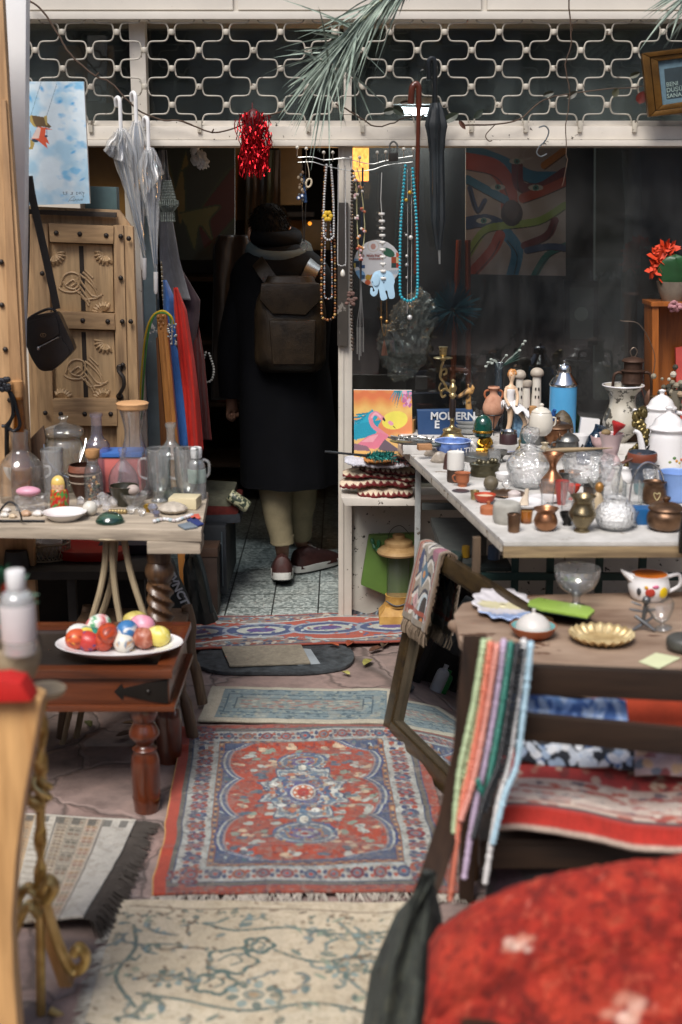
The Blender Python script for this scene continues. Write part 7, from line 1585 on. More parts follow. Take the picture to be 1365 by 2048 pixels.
o=solo('scalloped_dish','white and blue scalloped ceramic dish at the back left of the side table','dish',petals(None,q0+Vector((0,.05,.003)),s_,60,105,12,.002),painted(.25,0,coat=.4));solidify(o,.004)
m=MB();m.prism([G(x,y,zs2+.035)for x,y in((1058,1206),(1078,1200),(1180,1218),(1190,1226),(1176,1238),(1080,1222),(1056,1213))],(0,0,.008),.003);t=thing('green_tray_dish','narrow lime green dish with dark underside on the side table','dish',tuple(G(1120,1235,zs2)));part(t,'green_top',m,mat('#8fae4c',.3,var=.2,chips='#3a5a3a',chip_at=.7,chip_scale=30,coat=.3))
m=MB();m.loft([[G(1120+(x-1120)*f,1222+(y-1222)*f,z_)for x,y in((1058,1208),(1078,1201),(1180,1219),(1190,1227),(1176,1240),(1080,1224))]for f,z_ in((.75,zs2),(.85,zs2+.012),(.99,zs2+.034))]);part(t,'dark_underside',m,mat('#1f2c2c',.25))
t=ves('clay_dish','small terracotta dish with turquoise inside holding a white dome lid','dish',1069,1280,zs2,[(24,0),(24,0),(38,8),(46,22),(47,25)],mat('#96502c',.5,var=.25),2.4,[('turquoise_lining',lambda m,o,s:m.lathe([(0,8),(38,14),(45.5,24),(44,24),(36,16),(0,10)],o,s,28),mat('#6fa8a8',.35)),('white_dome',lath([(36,18),(36,20),(33,30),(22,42),(8,49),(3,52),(4,58),(0,60)]),mat('#c9c5c0',.4,var=.15))])
U,V=uv(120,12);an=U*2*math.pi;q0=G(1203,1283,zs2);s_=SC(q0);r_=V*1.0
Pts=np.stack([q0.x+(r_*np.cos(an)*66)*s_,q0.y+(r_*np.sin(an)*66)*s_*.95,q0.z+.004+np.clip((r_-.68)/.32,0,1)**1.2*15*s_+.003*np.cos(an*22)*(r_>.68)],-1);m=grid_mb(Pts);o=solo('gilt_dish','round gilt metal dish with a crimped rim at the front of the side table','dish',m,mat('#c9a468',.36,.55,var=.3,scale=20,col2='#ecd6a4'));solidify(o,.002)
m=MB();m.prism([G(x,y,zs2+.002)for x,y in((1278,1324),(1312,1306),(1362,1316),(1318,1338))],(0,0,.001),0);solo('paper_slip','small pale yellow paper slip lying at the front of the side table','paper',m,mat('#c8cca4',.8,var=.08))
a=G(1292,1262,zs2);s_=SC(a);m=MB();
for p0,p1,r_ in(((-26,0,2),(14,8,26),4),((-22,6,30),(16,-10,4),4.5),((-6,0,20),(-2,4,60),5),((-2,4,40),(18,6,44),4),((-34,6,44),(-8,2,40),3),((-30,10,58),(-10,4,52),2.6)):m.tube([V3(a,s_,*p0),V3(a,s_,*[(x+y)/2 for x,y in zip(p0,p1)]),V3(a,s_,*p1)],[r_*s_*.7,r_*s_,r_*s_*.6],8)
m.ball(V3(a,s_,-2,0,64),(9*s_,8*s_,9*s_),10,7);solo('scrap_metal_figure','small crossed-leg grey scrap metal figure beside the cream jug','figurine',m,mat('#6a6c6e',.35,.7,var=.4))
ves('liqueur_glass','small clear footed glass tipped toward the scrap metal figure','glass',1330,1268,zs2,[(18,0),(18,0),(16,4),(6,8),(6,14),(16,22),(27,44),(28,58)],GL,1.6,tilt=Matrix.Rotation(R(-10),3,'Y'),lift=.008)
ves('grey_pebble_bowl','dark grey low bowl at the right edge of the side table','bowl',1372,1308,zs2,[(24,0),(24,0),(34,10),(34,26),(26,32)],mat('#4a4a46',.5,var=.4))
CRM=mat('#c9b99a',.4,var=.25);NVY=mat('#26344f',.3,coat=.4)
for name,lb,cat,x,y,pts,mt_,th in(('shot_glass','clear shot glass beside the white candle','glass',938,952,[(7,0),(7,0),(8,3),(10,24)],GL,1),('silver_egg_cup','small silver egg cup before the hip flask','cup',1004,925,[(10,0),(10,0),(4,4),(4,10),(10,16),(12,24)],PEW,1.2),('porcelain_bowl','small white porcelain bowl before the carved bronze box','bowl',1010,964,[(9,0),(9,0),(16,8),(19,17)],PORC,1.4),('brass_bell','tiny brass bell with a stem handle between hip flask and decanter','bell',1040,912,[(10,0),(10,0),(8,10),(5,16),(2,18),(2,28),(3,31),(0,32)],AGOLD,0),('crystal_stopper','loose cut crystal stopper before the lidded crystal bowl','stopper',1014,984,[(4,0),(4,0),(5,8),(10,14),(8,24),(0,27)],CUT,0),('copper_ladle_bowl','shallow copper bowl between the slim copper vase and crystal bowl','bowl',1142,958,[(10,0),(10,0),(20,6),(24,14)],COP,1.2),('cream_vase','little cream bud vase before the silver bell','vase',1090,924,[(9,0),(9,0),(13,12),(9,26),(5,32),(8,38)],CRM,1),('pewter_goblet','slim pewter goblet left of the copper tureen','goblet',1095,908,[(11,0),(11,0),(3,4),(3,20),(10,28),(12,44)],PEW,1.2),('navy_cup','dark navy cup right of the pewter pot','cup',1168,930,[(10,0),(10,0),(14,8),(15,22)],NVY,1.4),('perfume_flask','small square-shouldered clear perfume flask before the pink vase','flask',1196,958,[(12,0),(12,0),(13,22),(5,28),(5,34),(8,36),(7,44),(0,46)],GLB,0),('white_creamer','white creamer before the bronze creature ornament','jug',1250,968,[(13,0),(13,0),(17,10),(14,24),(16,30)],PORC,1.6),('brown_bowl','brown glazed bowl before the miniature wire chair','bowl',1330,985,[(14,0),(14,0),(22,8),(25,18)],mat('#5a3a28',.3,coat=.4),1.6),('crystal_salt','small cut crystal salt dish before the pewter beaker','dish',1160,1020,[(11,0),(11,0),(15,6),(17,16)],CUT,2),('rose_cup','pale rose teacup at the back before the cream urn','cup',1200,895,[(9,0),(9,0),(15,8),(18,22)],mat('#c9a8a8',.3),1.4),('green_bottle','small dark green bottle behind the copper tureen','bottle',1150,872,[(11,0),(11,0),(12,34),(5,44),(5,56)],glass('#5f8a6c',.1,'#1f4a34',.3,hazecol='#2f5a44'),1),('tea_glass','waisted clear tea glass before the lidded copper pot','glass',1266,1056,[(10,0),(10,0),(11,8),(8,16),(13,32)],GL,1.2),('silver_dish','low oval silver dish behind the small orange bowl','dish',1000,1020,[(16,0),(16,0),(22,4),(26,8)],PEW,1.2),('amber_tumbler','short amber tumbler beside the stone jar','glass',1054,1048,[(10,0),(10,0),(11,4),(13,26)],glass('#e0a860',.08,'#8a5a20',.2,hazecol='#a86a20'),1.4),('sugar_shaker','ribbed glass shaker with a metal top behind the bronze vase','shaker',1178,1040,[(12,0),(12,0),(13,30),(11,34),(11,40),(6,46),(0,47)],CUT,0),('pearl_box','round pearly box behind the stone jar','box',1030,1000,[(12,0),(12,0),(13,10),(12,14),(4,18)],mat('#c4b8b4',.3),0),('tin_mug','plain tin mug left of the crystal bowl','mug',1128,975,[(10,0),(10,0),(11,24),(11,26)],PEW,1.2),('ochre_bowl','ochre bowl just before the pewter beaker','bowl',1172,1004,[(8,0),(8,0),(15,8),(17,14)],mat('#a8783c',.5),1.2),('opal_vase','milky white bud vase between glass vase and pink vase','vase',1236,985,[(9,0),(9,0),(13,14),(8,32),(6,42),(9,50)],PORC2,1.2),('teal_cup','teal cup before the dark blue jar','cup',1282,990,[(9,0),(9,0),(13,8),(14,20)],mat('#2a6a70',.4),1.3),('cut_goblet','cut crystal goblet before the white coffee pots','goblet',1300,985,[(12,0),(12,0),(3,4),(3,16),(12,28),(14,44)],CUT,1.4),('iron_mortar','black iron mortar between the clear tumblers and bronze vase','mortar',1136,1052,[(10,0),(10,0),(8,6),(14,18),(16,26)],mat('#2a2826',.4,.6),2),('brass_thimble_cup','small bright brass cup before the orange clay cup','cup',950,1000,[(7,0),(7,0),(8,12),(10,18)],AGOLD,1),('white_plate','white dinner plate lying under the funnel vase','plate',1095,1004,[(20,0),(20,0),(34,3),(38,5),(30,3)],PORC,0),('smoke_glass','smoky grey glass behind the gold seated figurine','glass',990,930,[(10,0),(10,0),(11,4),(14,30)],glass('#a8acac',.1,'#5f6868',.2),1.2),('blue_eye_dish','small dark blue dish before the square clear glass','dish',1248,1030,[(12,0),(12,0),(18,4),(20,10)],NVY,1.4)):
 ves(name,lb,cat,x,y,zt,pts,mt_,th)
 # glassware table, left
z1=ZT
ves('amber_bottle','very tall slim amber bottle with a cork at the left end','bottle',44,1000,z1,[(22,0),(22,0),(24,10),(22,60),(16,110),(11,170),(11,206)],glass('#d8a85a',.08,'#7a4f1c',.12,hazecol='#a8701c'),1.4,[('cork',lath([(10,200),(11,206),(11.5,236),(0,237)]),CORK)])
ves('flared_carafe','clear carafe with wide mouth and flared shoulders at the left end','carafe',38,1010,z1,[(44,0),(44,0),(46,20),(44,70),(30,92),(18,104),(17,120),(20,142),(20,144)],glass('#efece6',.06,'#9f988c',.07),1.6)
ves('glass_globe','small pale glass globe at the far left edge of the weathered table','globe',-4,985,z1,[(8,0),(8,0),(20,20),(22,44),(14,62),(0,66)],GL)
ves('white_teacup','white teacup raised on the glass block at the left end','cup',44,990,z1+.001,[(22,18),(22,18),(34,30),(42,52),(43,60)],PORC,2,[('handle',handle([(40,0,54),(54,0,54),(54,0,38),(36,0,30)],2.6),PORC)])
m=MB();a=G(60,1024,z1);s_=SC(a);m.box(a+Vector((0,.03,16*s_)),(60*s_,.05,31*s_),None,.003);solo('glass_block','clear rectangular glass block before the white teacup','block',m,CUT)
m=MB();m.ball(a+Vector((-2*s_,.01,41*s_)),(25*s_,16*s_,10*s_),18,10);solo('pink_soap','oval pink soap lying on the clear glass block','soap',m,mat('#cf96aa',.4,var=.15))
ves('etched_tumbler','tall etched clear tumbler behind the nesting doll','glass',106,1006,z1,[(19,0),(19,0),(20,4),(22,100),(23,102)],glass('#eceeee',.1,'#aab2b4',.16,.05,bump=.5,bscale=160),1.6)
ves('lidded_glass_jar','large clear glass jar with domed lid and wire bail','jar',128,985,z1,[(36,0),(36,0),(40,6),(42,60),(40,90),(34,104),(36,110)],glass('#eceadc',.1,'#98947c',.1),1.8,[('lid',lath([(36,110),(39,113),(38,124),(20,132),(8,136),(7,141),(10,146),(6,150),(0,151)]),glass('#eceadc',.12,'#98947c',.1)),('bail',handle([(-38,-10,110),(-34,-30,90),(-20,-44,60),(20,-44,34),(40,-16,80),(44,0,104)],1.6),CHROME)])
ves('purple_bottle','clear bottle with purple tint and rounded shoulders','bottle',196,992,z1,[(24,0),(24,0),(25,4),(25,90),(22,106),(12,120),(11,156),(13,158),(13,164)],GLP,1.5)
ves('striped_clay_pot','brown clay pot with white stripes behind the corked bottle','pot',168,1000,z1,[(16,0),(16,0),(22,14),(30,44),(31,60),(28,70)],mat('#3f2418',.45,var=.3),2,[('white_stripe',lambda m,o,s:[m.lathe([(r1,h),(r1+1.4,h+.5),(r2+1.4,h+3),(r2,h+3.5)],o,s,28)for h,r1,r2 in((34,27,28),(50,30.2,30.6))],mat('#b8a898',.5)),('rim_band',lambda m,o,s:m.lathe([(31,57),(31.8,58),(29.4,68),(28.4,70)],o,s,28),mat('#7a4632',.6,bump=.8,bscale=40))])
t=ves('corked_bottle','small corked bottle filled with dried flowers','bottle',187,1008,z1,[(18,0),(18,0),(19,4),(19,60),(12,78),(11,94)],GL,1.3,[('cork',lath([(9,86),(12,92),(14,94),(14,108),(0,109)]),CORK),('dried_flowers',lambda m,o,s:[m.ball(V3(o,s,*q),4*s,6,4,hx(c_))for q,c_ in[((random.Random(i).uniform(-11,11),random.Random(i+50).uniform(-10,8),5+i*1.4),['#6a4a34','#a8743c','#3f4a38','#c8a878','#2f3a34'][i%5])for i in range(34)]],painted(.8,0))])
ves('flat_flask','round bodied clear flask with a narrow neck in the middle','flask',246,1002,z1,[(22,0),(22,0),(29,14),(31,36),(25,58),(12,74),(7,82),(7,96),(9,98),(9,104)],glass('#eeeaf0',.08,'#a098a8',.08),1.4,squash=.5)
ves('wood_lidded_carafe','tall waisted clear carafe with a wooden disc lid','carafe',268,1000,z1,[(34,0),(34,0),(36,6),(35,40),(26,90),(18,126),(20,150),(27,178),(28,180)],glass('#ecebee',.08,'#8f8c98',.08),1.6,[('wooden_lid',lath([(24,178),(30,180),(31,186),(30,193),(0,194)]),wood('#a8784c','#cfa070','x',.6,6))])
ves('green_base_bottle','clear broad shouldered bottle with a green tinted base','bottle',343,1000,z1,[(30,0),(30,0),(32,8),(32,78),(29,94),(14,110),(9,120),(9,142),(11,144),(11,152)],glass('#dfe8e8',.10,'#6f8a90',.12),1.5,[('green_base',lath([(28,2),(30,4),(29,10),(18,18),(0,20)]),glass('#4f8a74',.1,'#1f4a3c',.3,hazecol='#2f6a54'))])
for x,lb in((318,'footed clear glass mug with its handle to the left'),(374,'footed clear glass mug partly before the white capped bottle')):
 ves('glass_mug',lb,'mug',x,1006,z1,[(17,0),(17,0),(18,3),(13,8),(13,18),(18,26),(23,44),(25,104),(25,106)],glass('#f0f3f3',.12,'#aeb8b8',.10),1.8,[('handle',handle([(-23,0,88),(-38,0,84),(-38,0,54),(-22,0,46)],2.8),glass('#f0f3f3',.14,'#aeb8b8',.18))],group='footed glass mugs')
t=ves('white_capped_bottle','clear plastic bottle with white cap and handle at the right end','bottle',394,1000,z1,[(17,0),(17,0),(18,4),(18,60),(14,76),(8,82),(8,86)],glass('#e8eced',.12,'#aab0b4',.30),1.2,[('cap',lath([(10,84),(11,85),(11,104),(0,105)]),WPL),('handle',handle([(12,0,80),(24,0,74),(24,0,52),(17,0,44)],3),glass('#e8eced',.12,'#aab0b4',.25)),('label',lambda m,o,s:m.lathe([(18.4,34),(18.6,36),(18.6,60),(18.2,62)],o,s,20),mat('#a8b8b0',.5,var=.3,scale=30))])
ves('olive_bowl','dark olive ceramic bowl beside the round flask','bowl',248,1014,z1,[(14,0),(14,0),(22,16),(29,38),(30,42)],mat('#2c2a1c',.3,coat=.4),2)
ves('crystal_dish','small crystal dish with a rough stone in it','dish',268,1018,z1,[(16,0),(16,0),(14,6),(24,20),(28,30)],CUT,2.4,[('rough_stone',ballp(-2,0,36,(13,12,11)),mat('#b8a8a0',.6,var=.4))])
def dollcol(a_,h,r):
 fr_=abs(((a_+math.pi/2+math.pi)%(2*math.pi))-math.pi)
 if h>56:return hx('#d8bb6a')if fr_<1.0 else hx('#1f2630')
 if h>42:return hx('#dcb48c')if fr_<.8 and h<54 else(hx('#d0a850')if fr_<1.0 else hx('#1f2630'))
 k=vnoise(np.array([a_*1.7]),np.array([h*.09]),3,4)[0]
 return hx('#3f8a3f')if k>.58 and fr_<1.3 else hx('#c8a83c')if k<.34 and fr_<1.2 else hx('#b8281c')
a=G(117,1026,z1);s_=SC(a);a=a+Vector((0,.03,.006));t=thing('nesting_doll','painted wooden nesting doll with red floral dress and yellow headscarf','doll',tuple(a));m=MB();m.lathe(prof([(0,0),(17,0),(17,0),(19,6),(19,24),(17,38),(15,43),(16,52),(14,62),(8,68),(0,70)],5),a,s_,40,col=dollcol);part(t,'doll_body',m,painted(.25,0,coat=.6))
m=MB()
for x in(-4,4):m.ball(V3(a,s_,x,-15.2,51),(1.4*s_,.8*s_,1*s_),6,4,hx('#3a2418'))
m.ball(V3(a,s_,0,-15.2,46),(1.6*s_,.8*s_,.8*s_),6,4,hx('#a83a30'))
for x in(-7,7):m.ball(V3(a,s_,x,-13.8,48),(2.2*s_,.8*s_,1.6*s_),6,4,hx('#d8907a'))
part(t,'painted_face',m,painted(.3,0))
m=MB();a=G(117,1030,z1)
m.lathe(prof([(0,0),(26,0),(27,3),(24,6),(0,6)]),a+Vector((0,.035,0)),s_,24,wob=lambda q,h:1+.05*math.cos(6*q));solo('clay_coaster','rose brown scalloped coaster under the nesting doll','coaster',m,mat('#8f6a60',.6))
ves('white_saucer','wide shallow white saucer at the front edge near the nesting doll','saucer',126,1044,z1,[(26,0),(26,0),(36,8),(44,16),(41,15),(24,6)],PORC)
m=MB();a=G(179,1034,z1);m.ball(a+Vector((0,.02,15*SC(a))),15*SC(a),16,10);solo('white_ball','speckled white ball right of the shallow white saucer','ball',m,mat('#d0ccc2',.4,chips='#8a7a64',chip_at=.68,chip_scale=60))
ves('green_glass_dome','flattened dark green glass dome at the front edge','paperweight',217,1050,z1,[(27,0),(27,0),(29,4),(22,15),(10,21),(0,22)],glass('#5f9a88',.16,'#1f4a40',.3,hazecol='#2f5f54'))
rs=random.Random(14)
for i,(x,y,w,lb)in enumerate(((206,1012,17,'largest rough quartz crystal in the heap behind the white ball'),(226,1016,15,'second rough quartz crystal right of the largest one'),(190,1018,12,'small rough quartz crystal at the left of the heap'),(212,1024,11,'small rough quartz crystal at the front of the heap'),(160,1012,11,'pale rough quartz crystal behind the shallow saucer'))):
 bm=bmesh.new();bmesh.ops.create_icosphere(bm,subdivisions=2,radius=1);a=G(x,y,z1);s_=SC(a)*w
 for v in bm.verts:v.co=a+Vector((0,.02,s_*.6))+v.co*s_*rs.uniform(.75,1.15)*.9
 m=MB().bm(bm);solo('quartz_crystal',lb,'crystal',m,glass('#f0eef0',.2,'#b8b4b8',.4,.1),'rough quartz crystals',smooth=False)
for i,(x,y,w,cc,lb)in enumerate(((262,1030,10,None,'clear faceted glass knob near the crystal dish'),(283,1034,9,None,'small clear glass knob beside a brass one'),(296,1026,10,'#a8842c','small brass knob between the glass knobs'),(305,1028,11,'#b0b0bc','silver blue glass knob right of the brass knob'),(312,1036,8,'#8f8fa4','smallest grey glass knob at the front'))):
 m=MB();a=G(x,y,z1);s_=SC(a);m.lathe([(0,0),(w*.5,0),(w*.6,w*.4),(w,w),(w*.8,w*1.6),(0,w*1.8)],a+Vector((0,.015,0)),s_,8);solo('cabinet_knob',lb,'knob',m,mat(cc,.15,.6)if cc else CUT,'loose cabinet knobs',smooth=False)
m=MB();a=G(232,1030,z1);[m.ball(a+Vector((k*.0095-.02,.015,.008)),.0085,8,6)for k in range(6)];solo('metal_bead_bar','short bar of pale metal beads beside the glass knob','beads',m,mat('#b09a6c',.3,.7))
m=MB();a=G(368,1020,z1);s_=SC(a);m.box(a+Vector((0,.04,12*s_)),(58*s_,.08,23*s_),Matrix.Rotation(-.12,3,'Z'),.006);solo('ivory_block','smooth ivory coloured block near the right end','block',m,mat('#cfc3a0',.4,var=.15))
m=MB();a=G(344,1030,z1);s_=SC(a);m.lathe(prof([(0,0),(20,2),(29,9),(22,16),(8,22),(0,23)]),a+Vector((0,.03,0)),s_,26,wob=lambda q,h:1+.06*math.cos(11*q));solo('scallop_shell','pale ribbed scallop shell before the ivory block','shell',m,mat('#b8aea0',.4,var=.4,scale=30))
m=beads(cr([G(x,y,z1+.007)for x,y in((310,1042),(330,1038),(350,1041),(366,1036),(384,1030))],6),.0078,['#d0d0d4','#a8b8bc','#c0b8b8','#d8d8d8'],squash=.8);solo('bead_bracelet','bracelet of chunky pale beads lying at the front right','bracelet',m,painted(.25,0,coat=.4))
for pts,cc,lb in(([(374,1042),(390,1036),(408,1050),(396,1054)],'#1f3068','navy blue scrap of ribbon at the front right corner'),([(380,1032),(398,1030),(402,1038),(386,1042)],'#c85a48','coral scrap of felt beside the navy ribbon'),([(356,1052),(380,1046),(396,1056),(370,1060)],'#6f7a84','grey feather shaped scrap at the front right corner')):
 m=MB();m.prism([G(x,y,z1+.002)for x,y in pts],(0,0,.005),.001);solo('cloth_scrap',lb,'scrap',m,mat(cc,.8))
m=MB();m.tube(cr([G(-4,1040,z1+.006),P(2,1020,3.93),P(18,1004,3.94),P(34,1012,3.94),P(42,1030,3.93),G(44,1044,z1+.006)],6),.0032,7);m.tube([G(-30,1042,z1+.005),G(90,1042,z1+.005)],.004,7);solo('wire_arch','black bent wire arch lying at the front left edge','wire',m,mat('#1c1e22',.4))
for i,(x,y,w,lb)in enumerate(((8,1036,9,'white shell under the black wire arch'),(24,1038,8,'cream shell in the middle under the wire arch'),(50,1034,11,'tan shell right of the black wire arch'),(75,1034,11,'white shell left of the shallow saucer'),(12,1026,8,'small white shell at the back under the wire arch'))):
 m=MB();a=G(x,y,z1);s_=SC(a);m.lathe(prof([(0,0),(w*.7,.5),(w,w*.5),(w*.5,w),(0,w*1.15)]),a+Vector((0,.015,0)),s_,14,wob=lambda q,h:1+.1*math.cos(7*q));solo('sea_shell',lb,'shell',m,mat(['#d4d0ca','#c8b498','#b8977a','#d8d4d0','#d0ccc8'][i],.4,var=.25),'shells at the front left')
m=MB();m.slab([(58,880),(86,852),(92,880),(84,905),(80,960),(60,905)],4.42,.02,.003);solo('wood_offcut','slanted dark wooden offcut behind the large glass jar','offcut',m,wood('#3f2e24','#6b523e','z',.6,7))
t=thing('pink_blue_crate','small pink crate with blue rim behind the bottles','crate',tuple(G(240,985,z1)));m=MB();m.slab([(196,916),(282,916),(284,985),(198,985)],4.36,.1,.004);part(t,'crate_body',m,mat('#d0706a',.5,var=.15));m=MB();m.slab([(194,906),(284,906),(284,915),(194,915)],4.355,.11,.003);part(t,'rim',m,mat('#3f72c0',.5))
t=thing('iron_scroll_stand','black wrought iron scroll with a rosette at the far left edge','ornament',tuple(P(14,820,4.3)));m=MB()
for pts in([(0,762),(14,775),(24,800),(26,830),(14,850),(4,852)],[(10,772),(26,792),(34,820),(40,850),(28,862),(14,852)],[(14,862),(22,840),(30,826)]):m.tube(cr([P(x,y,4.3)for x,y in pts],6),.006,8)
m.tube([P(14,850,4.3),G(14,985,z1)],.008,8);part(t,'scrolls',m,mat('#222428',.35,.6));m=MB();rs=random.Random(5)
for i in range(18):m.ball(P(10+rs.uniform(-10,8),768+rs.uniform(-12,12),4.29),.010,7,5)
part(t,'rosette',m,mat('#26282e',.4,.4))
m=MB();m.slab([(-60,872),(58,868),(58,980),(-60,985)],4.48,.03,.003);solo('grey_board','grey board leaning behind the flared carafe','board',m,mat('#5a5850',.7,var=.3))
# under and behind the glassware table
zb=.46
m=MB();a,b=P(-120,1135,4.45),P(300,1135,4.45);zz=P(200,1140,4.3).z
m.bx(P(-150,1140,4.5).x,P(312,1140,4.5).x,4.28,4.85,zz-.03,zz,.003)
for x in(-.95,P(296,1140,4.6).x):
 for y in(4.32,4.8):m.bx(x,x+.03,y,y+.03,0,zz-.031,.002)
m.bx(-1.6,P(296,1140,4.9).x,4.86,4.88,0,.72,.002)  # dark panel added to darken the white wall under the table
solo('dark_bench','dark low bench with an added panel darkening the wall behind the cane stool','bench',m,mat('#24211e',.7,var=.4))
q=P(70,1092,4.36);a=Vector((q.x,4.45,zz));s_=SC(a);t=thing('wire_basket','oval lattice wire basket holding white crockery on the dark bench','basket',tuple(a));m=MB()
for k in range(44):
 for d in(-1,1):m.tube([V3(a,s_,58*math.cos(q_),40*math.sin(q_),h)for q_,h in((2*math.pi*k/44,4),(2*math.pi*(k+d*.9)/44,18),(2*math.pi*(k+d*1.8)/44,34))],.9*s_,4)
for h in(3,34):m.tube([V3(a,s_,58*math.cos(q_),40*math.sin(q_),h)for q_ in np.linspace(0,6.28,40)],1.6*s_,6)
part(t,'lattice',m,mat('#a09888',.4,.4))
for i,x in enumerate((-24,18)):
 m=MB();m.lathe(shell([(14,3),(14,3),(22,16),(25,34)],2),V3(a,s_,x,0,2),s_,20);solo('white_crock',['white bowl at the left in the lattice wire basket','white bowl at the right in the lattice wire basket'][i],'bowl',m,PORC)
m=MB();m.prism([Vector((P(p.x,p.y,4.4).x,4.42+(1115-p.y)*.012,zz+.001))for p in cr([(116,1106,0),(130,1100,0),(240,1094,0),(250,1106,0),(238,1116,0),(124,1116,0)],4,True)],(0,0,.035),.008);solo('red_case','long red painted case on the dark bench behind the cane stool','case',m,mat('#b01f14',.35,var=.2,chips='#c8c0b8',chip_at=.7,chip_scale=40))
m=MB();m.box(Vector((P(290,1100,4.6).x-.04,4.55,zz+.02)),(.22,.12,.035));solo('striped_papers','stack of dark magazines beside the red case','magazines',m,mat('#2c2c3c',.5,var=.5))
m=MB();a=Vector((P(36,1110,4.36).x,4.34,zz));m.lathe(prof([(0,0),(24,0),(26,4),(22,32),(18,34),(0,34)]),a,SC(a),18);solo('grey_pot','dull grey upturned pot before the lattice wire basket','pot',m,mat('#34363a',.6))
for pts,lb in(([(132,1062),(144,1062),(172,1112),(158,1114)],'pale slanted board at the left behind the cane stool'),([(150,1062),(158,1062),(190,1110),(182,1112)],'pale slanted board next to the first behind the cane stool')):
 m=MB();m.slab(pts,4.75,.02,.002);solo('leaning_board',lb,'board',m,mat('#8f8f86',.6))
for x,y0_,w,h,cc,lb in((286,1242,14,62,'#c8ccd0','white spray bottle on the floor behind the twisted leg'),(268,1244,13,52,'#1f7a3a','green cleaning bottle beside the white spray bottle'),(130,1240,20,70,'#27486a','dark blue bottle on the floor under the dark bench'),(148,1240,16,66,'#5a6a3a','olive green carton on the floor under the dark bench')):
 a=G(x,y0_,0);a=Vector((P(x,y0_,4.75).x,4.75,0));s_=SC(a);m=MB();m.lathe(prof([(0,0),(w,0),(w,0),(w,h*.7),(w*.4,h*.85),(w*.4,h),(w*.4,h),(0,h)]),a,s_,16);solo('floor_bottle',lb,'bottle',m,mat(cc,.4))
BAGB=mat('#1b2224',.55,var=.4,sheen=.2)
t=thing('lettered_black_bag','black bag with white slanted lettering leaning behind the twisted leg','bag',tuple(P(355,1180,4.6)));m=MB()
m.prism([P(p.x,p.y,4.6)for p in cr([(330,1140,0),(340,1132,0),(352,1165,0),(372,1210,0),(376,1245,0),(335,1248,0),(322,1200,0)],4,True)],(0,.1,0),.012);part(t,'bag_body',m,BAGB)
m=MB();d=P(368,1212,4.58)-P(334,1142,4.58);text_mb('SVNCTI',P(334,1148,4.592),d,Vector((-d.z,0,d.x))if-d.z<0 else Vector((d.z*-1,0,d.x)),.042,.0006,m,bold=.0015);part(t,'lettering',m,mat('#c8ccd0',.6),smooth=False)
t=thing('black_tote','glossy black tote bag slumped in the doorway corner','bag',tuple(P(400,1200,4.9)));m=MB();n_=28;rg=[]
for i in range(20):
 f=i/19;y=1108+(1240-1108)*f;xl=np.interp(f,[0,.2,1],[372,366,374]);xr=np.interp(f,[0,.15,.6,1],[392,400,418,438])
 rg.append([P((xl+xr)/2,y,4.95)+Vector((math.cos(q_)*(xr-xl)*.5*.0019*(1+.08*math.sin(5*q_+f*6)),math.sin(q_)*.06*(1+.15*math.sin(7*q_+f*4)),0))for q_ in[2*math.pi*k/n_ for k in range(n_)]])
m.loft(rg);part(t,'bag_body',m,mat('#15191a',.35,var=.4),ang=60);m=MB();m.tube(cr([P(374,1116,4.90),P(378,1104,4.88),P(392,1104,4.88),P(404,1130,4.88),P(416,1180,4.87),P(424,1225,4.87)],5),.009,8);part(t,'strap',m,mat('#20282a',.5))
t=thing('dark_suitcase','dark navy soft suitcase standing in the left of the doorway','suitcase',tuple(P(425,1120,5.5)));m=MB();a,b=P(396,1050,5.45),P(453,1050,5.45);m.bx(a.x,b.x,5.45,5.95,.06,a.z,.02);part(t,'case_body',m,mat('#141a20',.6,var=.3));m=MB()
for x in(a.x+.02,b.x-.02):m.tube([(x,5.445,.1),(x,5.445,a.z-.03)],.004,6)
m.tube([(a.x+.02,5.445,a.z-.10),(b.x-.02,5.445,a.z-.08)],.004,6);part(t,'piping',m,mat('#3a444a',.5))
t=thing('brown_chest','brown cardboard chest in front of the dark navy suitcase','chest',tuple(P(420,1160,5.35)));a,b=P(392,1100,5.32),P(434,1100,5.32);m=MB();m.bx(a.x,b.x,5.32,5.44,.01,a.z,.004);part(t,'chest_body',m,mat('#2f2119',.6,var=.3));m=MB();m.bx(a.x-.004,b.x+.004,5.316,5.444,a.z-.03,a.z+.01,.003);part(t,'chest_lid',m,mat('#3f2c20',.6,var=.3))
for i,(y,w,cc,lb)in enumerate(((1040,.2,'#2a2e34','dark folded blanket lowest in the pile on the navy suitcase'),(1022,.22,'#5a140c','dark red folded blanket in the middle of the pile'),(1004,.2,'#6a6a58','olive and cream folded blanket on top of the pile'),)):
 q=P(400,y,5.5);m=MB();m.box(Vector((P(440,y,5.6).x-.02*i,5.68,q.z)),(w,.34,.045),Matrix.Rotation(.06*(i-1),3,'Y'),.02);solo('folded_blanket',lb,'blanket',m,mat(cc,.9,var=.4,scale=30),'blankets piled on the suitcase')
m=MB();c0=P(478,1002,5.5);d=(P(505,1020,5.5)-P(462,990,5.5)).normalized();m.tube([c0-d*.05,c0-d*.045,c0+d*.045,c0+d*.05],[.024,.028,.028,.024],14);t=solo('patterned_mug','overturned green mug with cream pattern on the blanket pile','mug',m,mat('#3a4438',.4,chips='#a8a888',chip_at=.52,chip_scale=45))
